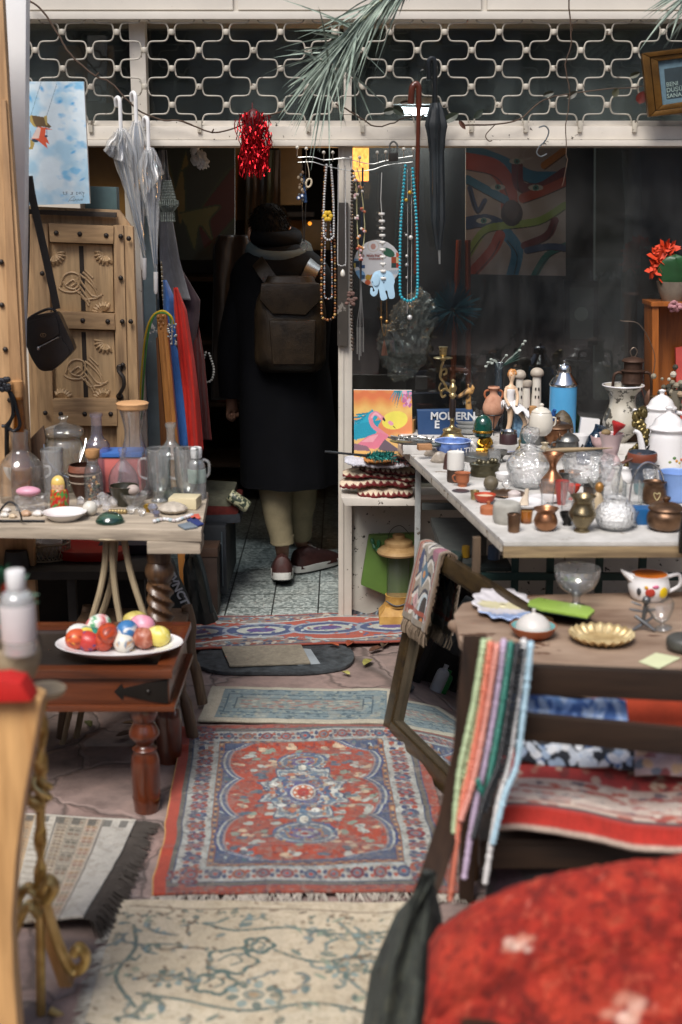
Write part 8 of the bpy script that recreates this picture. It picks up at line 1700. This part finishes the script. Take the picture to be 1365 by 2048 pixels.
# painted eggs on the low table
ves('oval_plate','large white oval plate holding painted eggs on the low mahogany table','plate',231,1326,ZL,[(70,0),(70,0),(96,8),(127,22),(128,25),(120,22),(70,5)],PORC,squash=.62,seg=48,n=4)
pc=G(231,1300,ZL);se=SC(pc)
EG=[(172,1290,0,'#2f7a8a',['#c85a2c','#d8b03a'],'egg banded in teal, orange and yellow'),(156,1294,0,'#c8542c',['#d8902c','#8a3020'],'mottled orange egg furthest left'),(176,1302,-8,'#b83630',['#2c3a7a'],'red egg with a blue eye at the front'),(208,1300,-8,'#b04024',['#8a2a1c'],'plain rust red egg at the front'),(186,1272,4,'#b8602c',['#a04a20'],'small orange egg at the back left'),(198,1256,26,'#d0a0a0',['#d8d8d0','#3f8a5a','#b83a3a'],'pink and white swirled egg on top'),(216,1276,22,'#b8431c',['#8a3a2a'],'large burnt orange egg on top in the middle'),(247,1302,-8,'#d4d0c4',['#b88a5a','#7a8a9a'],'white egg with small painted dots at the front'),(256,1268,24,'#3a74aa',['#d8d8d8'],'sky blue egg with a white spot on top'),(286,1260,18,'#d890a4',['#e0a8b8'],'plain pink egg at the back right'),(272,1256,8,'#c0b060',['#a8984a'],'mustard egg behind the blue one'),(285,1292,0,'#9a5038',['#b87a64'],'brown red egg right of the dotted white egg'),(316,1288,2,'#d8c860',['#d0b850','#e0d890'],'pale yellow egg furthest right'),(188,1280,8,'#1f6a58',['#2a8a74'],'small green egg in the middle'),(159,1282,6,'#d4d0c8',['#d8d8d4'],'plain white egg behind the orange one')]
for i,(x,y,lift,c1,cs,lb)in enumerate(EG):
 rs=random.Random(i);a=G(x,y+12+lift*.9,ZL);s_=SC(a);r_=21
 big=1.0 if i not in(4,13)else .8
 def ec(q,h,rr,cs=cs,c1=c1,i=i):
  k=vnoise(np.array([math.cos(q)*.8+3]),np.array([h*1.2+math.sin(q)*.6]),2.2,i)[0]
  if i==0:return hx(['#c84a24','#d8a83a','#2f8aa0','#d8c85a','#b8401c'][int((h+1)*2.4)%5])
  if i==5:return hx(['#d8a8a8','#dcdcd4','#4f9a6a','#dcdcd4','#b84a4a'][int((h+1)*3+q)%5])
  return hx(cs[int(k*37)%len(cs)])if k>.62 else hx(c1)
 rot=Matrix.Rotation(rs.uniform(0,6),3,'Z')@Matrix.Rotation(R(rs.uniform(60,95)),3,'Y');m=MB();L_=[(math.sin(math.pi*k/14)*(1-.13*math.cos(math.pi*k/14)*-1),-math.cos(math.pi*k/14)*1.25)for k in range(15)]
 L_[0]=(0,-1.25);L_[-1]=(0,1.25)
 m.lathe(L_,a+Vector((0,.01,(r_*big+7+lift*.55)*s_)),r_*big*s_,22,rot,ec)
 o=solo('painted_egg',lb,'egg',m,painted(.42,.1,coat=.12),'painted eggs on the oval plate')
 # nearest left: stand, log seat, bottle
ys=2.52;BRASS=mat('#c49a48',.34,.75,var=.4,scale=14,col2='#e2c88a',bump=.2)
t=thing('twisted_brass_stand','tall twisted brass floor stand with scroll feet carrying a small wooden tray','stand',tuple(G(92,1990,0)))
def pp(*L_):return cr([P(x,y,ys)for x,y in L_],6)
m=MB();p_=[P(84-6*math.sin(f*2)+4*f,1392+f*640,ys)for f in np.linspace(0,1,90)];
m.loft([[p+Vector((math.cos(q)*w,math.sin(q)*w,0))for q in[2*math.pi*k/12 for k in range(12)]for w in[(.0105*(1+(.42*math.cos(2*q+i*.62)if(i<22 or 36<i<58)else 0)))]]for i,p in enumerate(p_)]);part(t,'twisted_rod',m,BRASS)
m=MB()
for k in range(4):m.tube([P(78,1548+74*f,ys)+Vector((.026*math.sin(f*math.pi)*math.cos(k*math.pi/2+f*5),.026*math.sin(f*math.pi)*math.sin(k*math.pi/2+f*5),0))for f in np.linspace(0,1,18)],.0068,7)
part(t,'basket_twist',m,BRASS)
for pts,yy_ in([(90,1800),(104,1850),(124,1905),(145,1940),(166,1934),(172,1912),(158,1895),(148,1908)],.0),([(86,1800),(60,1776),(40,1790),(30,1820)],.0),([(80,1830),(58,1810),(34,1850),(20,1900)],-.05),([(96,1800),(110,1776),(98,1760),(88,1776)],-.02):
 m=MB();m.tube(cr([P(x,y,ys+yy_)for x,y in pts],6),.0115,8,flat=1.5);part(t,'scroll_foot',m,BRASS)
m=MB();m.ball(P(88,1786,ys-.01),(.018,.014,.018),12,8);part(t,'clasp',m,BRASS);m=MB();m.tube(pp((100,2020),(124,2035),(120,2050)),.009,8);part(t,'foot',m,BRASS)
m=MB();a=P(92,1388,ys);m.lathe([(0,0),(36,0),(40,5),(41,12),(36,15),(0,15)],a,SC(a),28);part(t,'wooden_tray',m,mat('#b5a284',.6,var=.25))
t=thing('blond_wood_chair','blond curved wooden chair side at the lower left edge','chair',tuple(G(10,1990,0)));m=MB();BL=wood('#a8743f','#d6a870','z',.4,4)
m.slab([(-220,1392),(66,1392),(84,1400),(72,1470),(48,1600),(32,1720),(24,1850),(28,1960),(42,2120),(-220,2120)],2.22,.05,.008);part(t,'side_panel',m,BL)
m=MB();m.slab([(60,1810),(78,1800),(150,1990),(128,2005)],2.62,.04,.006);part(t,'strut',m,BL)
ztb=P(34,1352,2.34).z;m=MB();m.bx(-.95,P(40,1352,2.34).x,2.275,2.5,ztb-.03,ztb,.005);part(t,'top_board',m,BL)
for x in(-.93,-.74):m=MB();m.bx(x,x+.035,2.45,2.485,0,ztb-.031,.003);part(t,'leg',m,BL)
m=MB();m.slab([(-90,1366),(6,1360),(42,1366),(66,1406),(-90,1410)],2.19,.06,.012);solo('red_cushion','bright red cushion lying on the blond wooden chair side','cushion',m,mat('#b8160f',.7,var=.2,sheen=.3))
a=P(40,1300,2.30);s_=SC(a);t=thing('cologne_bottle','clear plastic bottle with white cap and pale label at the left edge','bottle',tuple(a));
m=MB();m.lathe(shell([(33,0),(33,0),(34,4),(34,100),(26,120),(17,126),(17,132)],1.5),a,s_,28);part(t,'bottle_body',m,glass('#ffffff',.12,'#c8d0d0',.4));m=MB();m.lathe([(17.5,128),(18.5,130),(18.5,164),(17,166),(0,167)],a,s_,24);part(t,'cap',m,WPL);m=MB();m.lathe([(34.2,24),(34.8,26),(34.8,96),(34.2,98)],a,s_,28);part(t,'label',m,mat('#cfc8c8',.5,var=.12))
m=MB();m.lathe(shell([(36,0),(36,0),(48,30),(50,58),(46,70)],3),P(34,1352,2.34),SC(a),24,wob=lambda q,h:1+.04*math.sin(18*q+h));solo('straw_basket','pale woven straw basket under the clear plastic bottle','basket',m,mat('#a8987c',.8,var=.4,bump=.8,bscale=40))
m=MB();rs=random.Random(4);c0=P(-6,1160,2.4)
for i in range(40):
 d=Vector((rs.gauss(0,1),rs.gauss(0,.6),rs.gauss(0,1))).normalized();q=c0+d*rs.uniform(.01,.045)+Vector((0,0,-.04));w=d.orthogonal().normalized()*.012;gcol=hx(rs.choice(['#1f4a34','#2a5c40','#17382a']))if i%4 else hx('#c83a24')
 m.add([q,q+d*.02+w,q+d*.045,q+d*.02-w],[(0,1,2,3)],gcol)
m.tube([c0+Vector((0,0,-.05)),P(-8,1345,2.4)],.006,6,col=hx('#1f4a34'));solo('artificial_flower','artificial green plant with red bloom at the far left edge','artificial plant',m,painted(.6,0))
rs=random.Random(21)
for i,(x,y,cc,lb)in enumerate(((735,1326,'#8f8a4a','yellow green fallen leaf right of the rubber doormat'),(692,1347,'#a09a58','small pale yellow leaf at the edge of the rubber doormat'),(752,1300,'#5a3a28','brown curled leaf behind the yellow green leaf'),(668,1290,'#9a4a2c','rust red leaf on the threshold runner'),(700,1288,'#8a3f26','rust brown leaf beside the rust red one'),(770,1290,'#4a3a2a','dark brown leaf near the yellow lantern'),(742,1238,'#4a4a2a','olive leaf in front of the small dark rug roll'),(752,1250,'#3a3424','dark curled leaf by the small dark rug roll'),(178,1450,'#6a6a40','large olive leaf under the low mahogany table'),(250,1470,'#5a4030','brown leaf under the low mahogany table'),(262,1448,'#6a5038','small tan leaf under the low mahogany table'))):
 a=G(x,y,.012 if y>1300 or x>720 else .03);s_=SC(a)*rs.uniform(12,20)*(1.5 if i in(0,8)else 1);ang=rs.uniform(0,6.28);m=MB();V_=[]
 for u,w in((-1,0),(-.6,.35),(0,.45),(.6,.3),(1,0),(.6,-.3),(0,-.45),(-.6,-.35)):V_.append(a+Vector(((u*math.cos(ang)-w*math.sin(ang))*s_,(u*math.sin(ang)+w*math.cos(ang))*s_,abs(w)*s_*.6+.004*rs.random())))
 V_+=[a+Vector((u*math.cos(ang)*s_,u*math.sin(ang)*s_,0))for u in(-.6,0,.6)]
 m.add(V_,[(0,1,8),(1,2,9,8),(2,3,10,9),(3,4,10),(4,5,10),(5,6,9,10),(6,7,8,9),(7,0,8)]);o=solo('fallen_leaf',lb,'leaf',m,mat(cc,.7,var=.4,scale=40),'leaves fallen on the paving');solidify(o,.0008)
 # inside the shop, seen through door and window
def lily(c):
 for pts,cc in(([(330,300),(352,380),(345,450),(330,380)],'#4f4420'),([(350,380),(366,330),(372,420),(360,450)],'#584a22'),([(372,300),(362,340),(378,330)],'#5c4c20'),([(392,430),(470,330),(480,420),(410,500)],'#38100e'),([(360,425),(440,410),(420,440),(425,480),(400,450),(390,500),(372,450)],'#4c4a28')):c.poly(pts,cc,.9);c.curve(pts,3,'#26301c')
solo('lily_painting','dark painting of yellow lilies and red bloom hanging inside the shop','painting',picture([(318,285),(470,285),(470,520),(318,520)],6.5,'#20241c',90,130,lily,.02),painted(.6,.1,200))
TAN=mat('#8a6434',.6,var=.3)
for pts,Y,lb in(([(455,285),(492,285),(492,440),(455,440)],7.0,'tan cardboard panel beside the lily painting'),([(560,285),(604,285),(604,410),(545,410)],7.2,'tan cardboard panel behind the red tinsel'),([(430,440),(660,440),(660,500),(430,500)],7.6,'wide tan shelf board deep in the shop')):m=MB();m.slab(pts,Y,.03,.003);solo('tan_panel',lb,'panel',m,TAN)
for i in range(5):hang('striped_scarf',['grey scarf nearest the tan panel','brown scarf second from the tan panel','dark scarf in the middle of the hanging row','olive scarf second from the end of the row','dusty brown scarf at the end of the row'][i],'scarf',[(300,494+i*14,506+i*14),(500,490+i*14,506+i*14)],6.9,['#4a4844','#4f3c2a','#2c2a2a','#4f4a30','#5a4636'][i],folds=2,n=16,m_=20,cat_grp='scarves hanging in the dark shop')
hang('dark_leather_coat','dark leather coat hanging left of the person inside the shop','coat',[(470,440,505),(490,430,512),(560,428,505),(800,424,500)],6.5,'#2a201a',amp=.02,folds=3,bulge=.05,rough=.45)
t=thing('stock_shelf','dark shelf of boxes deep in the left of the shop','shelf',tuple(P(410,900,7.4)))
for k in range(5):
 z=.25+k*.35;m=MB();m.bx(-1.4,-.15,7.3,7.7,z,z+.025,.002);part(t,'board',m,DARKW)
rs=random.Random(4)
for k in range(22):
 x=rs.uniform(-1.35,-.3);z=.276+rs.randrange(5)*.35;w=rs.uniform(.05,.12);m=MB();m.bx(x,x+w,7.32,7.5,z,z+rs.uniform(.08,.26),.004);part(t,'stored_box',m,mat(rs.choice(['#6a4a2c','#4a3a30','#5a2420','#3f4448','#7a6a4a','#2c3a3c']),.6))
YP=5.85
pt=lambda x,y,d=0:P(x,y,YP+d)
bx0=G(565,1150,0)
pe=thing('person','person in long dark coat and beige trousers walking into the doorway, back turned','person',(bx0.x,YP,.004))
J=[pt(575,800),pt(572,720),pt(565,600),pt(560,525),pt(549,488,.03),pt(542,466,.05),pt(539,444,.05),pt(502,548),pt(466,680,.02),pt(463,792,.05),pt(464,815,.06),pt(626,552),pt(656,680,.08),pt(648,770,.24),pt(545,850),pt(551,970,-.03),pt(565,1098,-.02),pt(566,1130,.10),pt(605,850),pt(602,970,.12),pt(601,1088,.2),pt(626,1104,.24)]
rad=[.11,.10,.09,.05,.05,.068,.075,.045,.045,.03,.024,.045,.045,.03,.085,.06,.035,.025,.085,.06,.035,.025]
ed=[(0,1),(1,2),(2,3),(3,4),(4,5),(5,6),(3,7),(7,8),(8,9),(9,10),(3,11),(11,12),(12,13),(0,14),(14,15),(15,16),(16,17),(0,18),(18,19),(19,20),(20,21)]
for h0,base,dd in((10,(464,815),.06),(13,(648,770),.24)):
 for k in range(5):
  a=len(J);x,y=base;ox=(-8,-4,0,4,10)[k];ln=(14,17,18,15,9)[k]
  J+=[pt(x+ox,y+10,dd+.004*k),pt(x+ox*1.1,y+10+ln*.6,dd+.01),pt(x+ox*.9+2,y+10+ln,dd+.025)];rad+=[.0095,.0085,.007];ed+=[(h0,a),(a,a+1),(a+1,a+2)]
me=bpy.data.meshes.new('body');o_=pe.location;me.from_pydata([tuple(p-o_)for p in J],ed,[]);bo=bpy.data.objects.new('body',me);COL.objects.link(bo);bo.parent=pe
md=bo.modifiers.new('skin','SKIN');bo.modifiers.new('smooth','SUBSURF').levels=2;bo.modifiers['smooth'].render_levels=2;md.use_smooth_shade=True
for i,r_ in enumerate(rad):me.skin_vertices[0].data[i].radius=(r_,r_);me.skin_vertices[0].data[i].use_root=i==0
me.materials.append(mat('#8f6a55',.6,var=.1))
m=MB();hc=pt(540,454,.05);m.ball(hc+Vector((0,-.002,.012)),(.080,.096,.092),24,16);m.ball(hc+Vector((0,-.045,-.04)),(.062,.05,.055),16,10);rs=random.Random(9)
for i in range(900):
 d=Vector((rs.gauss(0,1),rs.gauss(-.4,.8),rs.gauss(.35,.8))).normalized();q=hc+Vector((d.x*.079,d.y*.095-.002,d.z*.091+.012));e=(Vector((rs.gauss(0,.4),rs.gauss(0,.3),-1))+d*.7).normalized()*rs.uniform(.012,.03);w=d.cross(e).normalized()*.0022;m.add([q-w,q+w,q+e*.6+d*.006,q+e+d*.002],[(0,1,2),(0,2,3)])
part(pe,'hair',m,mat('#0d0b0a',.9,spec=.15,var=.4,scale=50,bump=.6,bscale=200))
m=MB();m.ball(hc+Vector((-.085,.01,-.03)),(.012,.022,.034),10,7);m.ball(hc+Vector((.085,.01,-.03)),(.012,.022,.034),10,7);part(pe,'ears',m,mat('#b98a70',.5,var=.1))if False else[part(pe,'ear',MB().ball(hc+Vector((sx*.088,.01,-.03)),(.012,.022,.034),10,7),mat('#a87a62',.5,var=.1))for sx in(-1,1)]
CO=mat('#07080c',.95,spec=.12,var=.4,scale=6,bump=.3,bscale=260)
m=MB();n_=32;rg=[]
for i in range(40):
 y=np.interp(i/39,[0,1],[488,964]);hw=np.interp(y,[488,500,520,545,600,720,820,964],[34,60,84,98,99,88,92,100]);cx=np.interp(y,[488,600,964],[560,563,577]);dp=np.interp(y,[488,545,720,964],[.06,.13,.14,.2]);k=max(0,(y-640)/320)
 rg.append([pt(cx,y)+Vector((math.cos(q)*hw*.00231*(1+.06*k*math.sin(5*q+1)+.02*math.sin(9*q+i*.25)),math.sin(q)*dp*(1+.06*k*math.sin(7*q)),0))for q in[2*math.pi*j/n_ for j in range(n_)]])
m.loft(rg);part(pe,'coat',m,CO,ang=60)
for L_ in([J[7],J[8],J[9]],[J[11],J[12],J[13]]):m=MB();p_=cr(L_,6);m.tube(p_,[.078-.026*i/len(p_)for i in range(len(p_))],14);part(pe,'sleeve',m,CO)
m=MB();m.tube([pt(558,492)+Vector((math.cos(q)*.118,math.sin(q)*.085+.02,-.02-.03*math.sin(q)*-1))for q in np.linspace(0,6.28,30)],.034,10);part(pe,'collar',m,mat('#454e52',.95,spec=.1,var=.2))
m=MB();m.tube([pt(552,474)+Vector((math.cos(q)*.082,math.sin(q)*.075+.03,.012*math.sin(q)))for q in np.linspace(0,6.28,30)],.036,10);part(pe,'coat_collar',m,CO)
KH=mat('#93876a',.85,var=.2,scale=20,bump=.3,bscale=300)
for(p_,r0,r1)in(([pt(548,880,-.02),pt(552,985,-.03),pt(558,1040,-.03),pt(565,1086,-.02)],.092,.05),([pt(606,880,.06),pt(603,985,.12),pt(601,1030,.16),pt(601,1074,.2)],.092,.05)):
 q=cr(p_,8);k=len(q);m=MB();m.tube([p+Vector((.0016*math.sin(i*.7),.002*math.sin(i*.45),0))for i,p in enumerate(q)],[r0+(r1-r0)*(i/k)**.8 for i in range(k)],18);m.tube([q[-1]+Vector((0,0,.045)),q[-1]+Vector((0,0,.04)),q[-1]+Vector((0,0,.002)),q[-1]],[r1,r1+.006,r1+.006,r1],18);part(pe,'trouser_leg',m,KH)
def shoe(c0,yaw,pitch,nm_):
 rot=Matrix.Rotation(yaw,3,'Z')@Matrix.Rotation(pitch,3,'X')
 def sec(w,h,y,z0):return[c0+rot@Vector((math.cos(q)*w*1.18,y,z0+(h*math.sin(q)if math.sin(q)>0 else 0)))for q in np.linspace(0,2*math.pi,16,endpoint=False)]
 m=MB();m.loft([sec(.026,.055,-.050,.026),sec(.038,.088,-.035,.026),sec(.042,.098,0,.026),sec(.041,.088,.06,.026),sec(.046,.066,.12,.026),sec(.046,.05,.17,.026),sec(.03,.032,.215,.026)]);u=part(pe,'shoe',m,mat('#40201c',.6,var=.4,scale=30))
 m=MB();m.prism([c0+rot@Vector((math.copysign(abs(math.cos(q))**.55,math.cos(q))*.054,.082+math.copysign(abs(math.sin(q))**.8,math.sin(q))*.148,.008))for q in np.linspace(0,6.28,26)[:-1]],rot@Vector((0,0,.032)),.005);part(u,'midsole',m,mat('#c4c4be',.6));m=MB();m.prism([c0+rot@Vector((.046*math.cos(q),.082+.14*math.sin(q),0))for q in np.linspace(0,6.28,22)[:-1]],rot@Vector((0,0,.0085)),.002);part(u,'outsole',m,mat('#17181a',.7));m=MB()
 for k in range(4):m.tube([c0+rot@Vector((-.02,.05+.022*k,.122-.013*k)),c0+rot@Vector((.02,.05+.022*k,.122-.013*k))],.003,5)
 m.lathe([(.043,0),(.046,.004),(.046,.012),(.043,.016)],c0+rot@Vector((0,0,.07)),1,16,rot@Matrix.Diagonal((.7,.9,1)).to_3x3());part(u,'laces',m,mat('#a39a94',.7))
shoe(Vector((pt(566,1130).x,YP-.07,.03)),.05,R(-7),'a');shoe(Vector((pt(602,1100).x,YP+.15,.006)),-.85,0,'b')
t=thing('backpack','worn dark brown leather backpack on the back of the person in the doorway','backpack',tuple(pt(580,650,-.18)));BP=mat('#1f1811',.42,spec=.3,var=.45,scale=12,bump=.35,bscale=90,col2='#30261a')
m=MB();rg=[]
for i in range(30):
 f=i/29;y=552+190*f;hw=71*(.62+.38*math.sin(min(1,f*2.4)*math.pi/2))*(1-.22*max(0,(f-.86)/.14)**2);dp=.10*(.5+.5*math.sin(min(1,f*1.6)*math.pi/2))*(1-.4*max(0,(f-.86)/.14)**2)
 rg.append([pt(581,y,-.15)+Vector((math.copysign(abs(math.cos(q))**.6,math.cos(q))*hw*.0022,math.copysign(abs(math.sin(q))**.7,math.sin(q))*dp,0))for q in[2*math.pi*j/28 for j in range(28)]])
m.loft(rg);part(t,'pack_body',m,BP,ang=50)
m=MB();m.slab([(538,640),(632,640),(630,730),(545,730)],YP-.275,.05,.02);part(t,'front_pocket',m,BP);m=MB();m.slab([(522,566),(640,566),(644,600),(612,632),(545,628),(518,600)],YP-.265,.05,.02);part(t,'top_flap',m,BP)
for L_ in([(505,505,.03),(520,530,-.12),(552,575,-.16)],[(640,515,.03),(626,535,-.12),(608,575,-.16)]):m=MB();strap(m,cr([pt(*q)for q in L_],5),.03,.008);part(t,'strap',m,BP)
from mathutils import noise as NZ
def facep(c):
 BL_=['#2f6f8f','#a8452c','#8a9a4a','#b8702c','#2a6a60','#6a2a2c','#3a4a6a']
 for pts,w,cc in(([(935,300),(1000,322),(1060,352),(1110,355)],26,BL_[0]),([(935,322),(990,335),(1015,372),(1020,420)],34,BL_[1]),([(1035,330),(1040,370),(1080,375),(1130,345)],22,BL_[5]),([(935,358),(985,385),(1010,398)],18,BL_[0]),([(1048,395),(1090,380),(1132,362)],20,BL_[1]),([(940,375),(955,420),(970,400)],10,BL_[6]),([(1090,330),(1132,300)],16,BL_[3]),([(935,445),(975,440),(1010,455)],26,BL_[6]),([(935,510),(970,460),(1012,450),(1080,440),(1130,410)],16,BL_[2]),([(1015,468),(1035,500),(1025,550)],24,BL_[0]),([(950,540),(985,500),(1000,470)],22,BL_[1]),([(1050,490),(1095,470),(1110,440)],16,BL_[5]),([(1070,550),(1095,510),(1132,490)],14,BL_[4]),([(1055,500),(1100,492),(1132,496)],14,BL_[6])):c.curve(pts,w,cc);c.curve([(x,y+w*.5)for x,y in pts],2,'#2c2624')
 c.ell(1024,425,22,26,'#3a2c2c');c.ell(1024,418,15,20,'#54403a')
 for x,y in((996,373),(1072,374),(968,440),(1034,322)):c.ell(x,y,15,6,'#b8b0a4');c.ell(x,y,6,5.5,'#3a7a70');c.ell(x,y,2.5,2.5,'#16181a')
solo('face_canvas','large canvas of swirling coloured bands and eyes hanging inside the window','painting',picture([(932,290),(1132,290),(1132,552),(932,548)],5.75,'#a8968e',170,220,facep,.02),painted(.6,.1,200))
bm=bmesh.new();bmesh.ops.create_icosphere(bm,subdivisions=6,radius=1);c0=P(815,668,5.62)
for v in bm.verts:
 n_=v.co.normalized();q=n_*1.7;r1=1-abs(NZ.noise(q+NZ.noise_vector(q*1.3)*.6))*1.6;r2=1-abs(NZ.noise(q*2.6+Vector((5,1,2))))*1.5;r3=1-abs(NZ.noise(q*6))*1.4
 f=.62+.26*r1+.15*r2+.05*r3-.15*(n_.z>.2)*(n_.x<0);v.co=c0+Vector((n_.x*f*.125+n_.z*.03,n_.y*f*.1,n_.z*f*.2))
solo('plastic_wrapped_bundle','bundle wrapped in wrinkled clear plastic standing inside the window','bundle',MB().bm(bm),glass('#ffffff',.2,'#b8c0bc',.7,.18,hazecol='#d4d8d4'),ang=180)
t=thing('wooden_easel','orange wooden easel inside the window behind the candelabra','easel',tuple(P(915,800,5.7)))
for a,b in(((918,480),(902,860)),((936,480),(938,860)),((900,740),(940,742))):m=MB();m.tube([P(*a,5.7),P(*b,5.7)],.012,8);part(t,'rail',m,wood('#6a2c14','#9a4a20','z',.5))
m=MB();rs=random.Random(5);c0=P(905,620,5.62)
for i in range(260):d=Vector((rs.gauss(0,1),rs.gauss(0,.6),rs.gauss(.3,1))).normalized();q=c0+d*rs.uniform(.01,.07);w=d.orthogonal().normalized()*.004;m.add([q-w,q+w,q+d*.05+w,q+d*.07],[(0,1,2,3)])
solo('blue_feather_bunch','dim bunch of blue green feathers inside the window before the easel','feathers',m,mat('#1f5a6a',.8,var=.5),smooth=False)
t=thing('dark_framed_print','dim dark framed print with a pale disc behind the thermos inside the window','framed print',tuple(P(1160,620,5.9)));m=MB();m.slab([(1128,560),(1198,562),(1196,690),(1130,690)],5.9,.02,.003);part(t,'frame',m,mat('#201c18',.5));m=MB();m.slab([(1140,575),(1188,576),(1187,678),(1141,678)],5.895,.006,0);part(t,'print',m,mat('#4a504a',.7,var=.3));m=MB();c0=P(1163,628,5.893);m.lathe([(0,0),(14,0),(14,.5),(0,.5)],c0,SC(c0),24,Matrix.Rotation(R(90),3,'X'));part(t,'pale_disc',m,mat('#7a8078',.7))
m=MB();m.slab([(1192,285),(1262,285),(1256,800),(1190,800)],6.0,.05,.004);solo('reflected_pillar_panel','tall grey panel inside the window imitating a reflected pillar right of the face canvas','panel',m,mat('#565c58',.7,var=.2))  # solid stand-in for a pillar mirrored in the window glass
m=MB();p_=[P(x,y,5.8)for x,y in((1262,300),(1268,420),(1262,560),(1254,640))];m.tube(p_,[.04,.036,.04,.03],10);solo('reflected_trunk_pole','rough dark pole inside the window at the right imitating a reflected tree trunk','pole',m,mat('#2f332c',.8,var=.6,scale=22,bump=.8,bscale=50))  # solid stand-in for a tree trunk mirrored in the window glass
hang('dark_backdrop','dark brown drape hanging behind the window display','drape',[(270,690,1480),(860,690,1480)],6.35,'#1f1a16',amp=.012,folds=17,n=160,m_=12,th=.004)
t=thing('amber_lamp','lit amber shade lamp hanging behind the window glass by the door post','lamp',tuple(P(721,330,5.55)));m=MB();c0=P(721,362,5.55);m.lathe([(16,0),(17,1),(17,66),(16,67)],c0,SC(c0),24);part(t,'shade',m,glow('#ffab55',3.2));m=MB();m.tube([c0+Vector((0,0,.12)),c0+Vector((0,0,.5))],.002,5);part(t,'flex',m,IRON)
ld=bpy.data.lights.new('amber_bulb','POINT');ld.energy=3;ld.color=(1,.55,.22);ld.shadow_soft_size=.05;lo=bpy.data.objects.new('amber_bulb',ld);COL.objects.link(lo);lo.parent=t;lo.location=(0,.1,-.1)
t=thing('tube_lamp','bright white tube lamp glowing behind the transom pane','lamp',tuple(P(825,222,6.2)));m=MB();m.tube([P(800,222,6.2),P(858,224,6.2)],.018,12);part(t,'tube',m,glow('#eaf6ff',14));m=MB();q=P(829,211,6.2);m.box(q+Vector((0,.02,.02)),(.19,.07,.03));part(t,'fitting',m,mat('#c8c8c4',.5))
ld=bpy.data.lights.new('tube_light','AREA');ld.energy=5;ld.shape='RECTANGLE';ld.size,ld.size_y=.16,.04;ld.color=(.85,.95,1);lo=bpy.data.objects.new('tube_light',ld);COL.objects.link(lo);lo.parent=t;lo.location=(0,0,-.03)
m=MB();m.ball(P(620,447,6.9),.010,10,7);solo('warm_bulb','tiny warm bulb glowing deep in the shop right of the person','lamp',m,glow('#ff9a30',1.2))
ob=thing('opposite_building','pale building across the lane, seen only as a dim reflection in the shop window','building',(0,-9,0));m=MB();m.bx(-14,14,-9.4,-9,0,5.6,0);part(ob,'wall',m,mat('#a8a49c',.8,var=.35,scale=1))
for k in range(5):
 x=-7+k*3.2
 m=MB();m.bx(x,x+1.6,-9,-8.97,.9,2.5,.01);part(ob,'window',m,mat('#1c2022',.2))
 m=MB();m.bx(x-.08,x+1.68,-9,-8.93,.8,.89,.01);part(ob,'sill',m,mat('#7a7872',.7))
 m=MB();m.bx(x,x+1.6,-9,-8.97,3.4,4.8,.01);part(ob,'window',m,mat('#1c2022',.2))
q=P(1205,560,5.335*2+8.94);m=MB();text_mb('HANE',(q.x+.27,-8.90,q.z),(-1,0,0),(0,0,1),.19,.002,m);sg=MB();sg.bx(q.x-.4,q.x+.4,-8.99,-8.905,q.z-.1,q.z+.25,.004);u=part(ob,'shop_sign',sg,mat('#3a4440',.6));part(u,'lettering',m,mat('#dfe3e0',.5),smooth=False)
for x,nm_ in((-4.2,'left'),(4.2,'right')):m=MB();m.bx(x-.2,x+.2,-3,YF+.3,0,3.6,0);part(shop,'added_side_wall',m,mat('#9a948a',.85,var=.3,scale=1.5))  # unseen walls added at both sides to cut the low sideways light
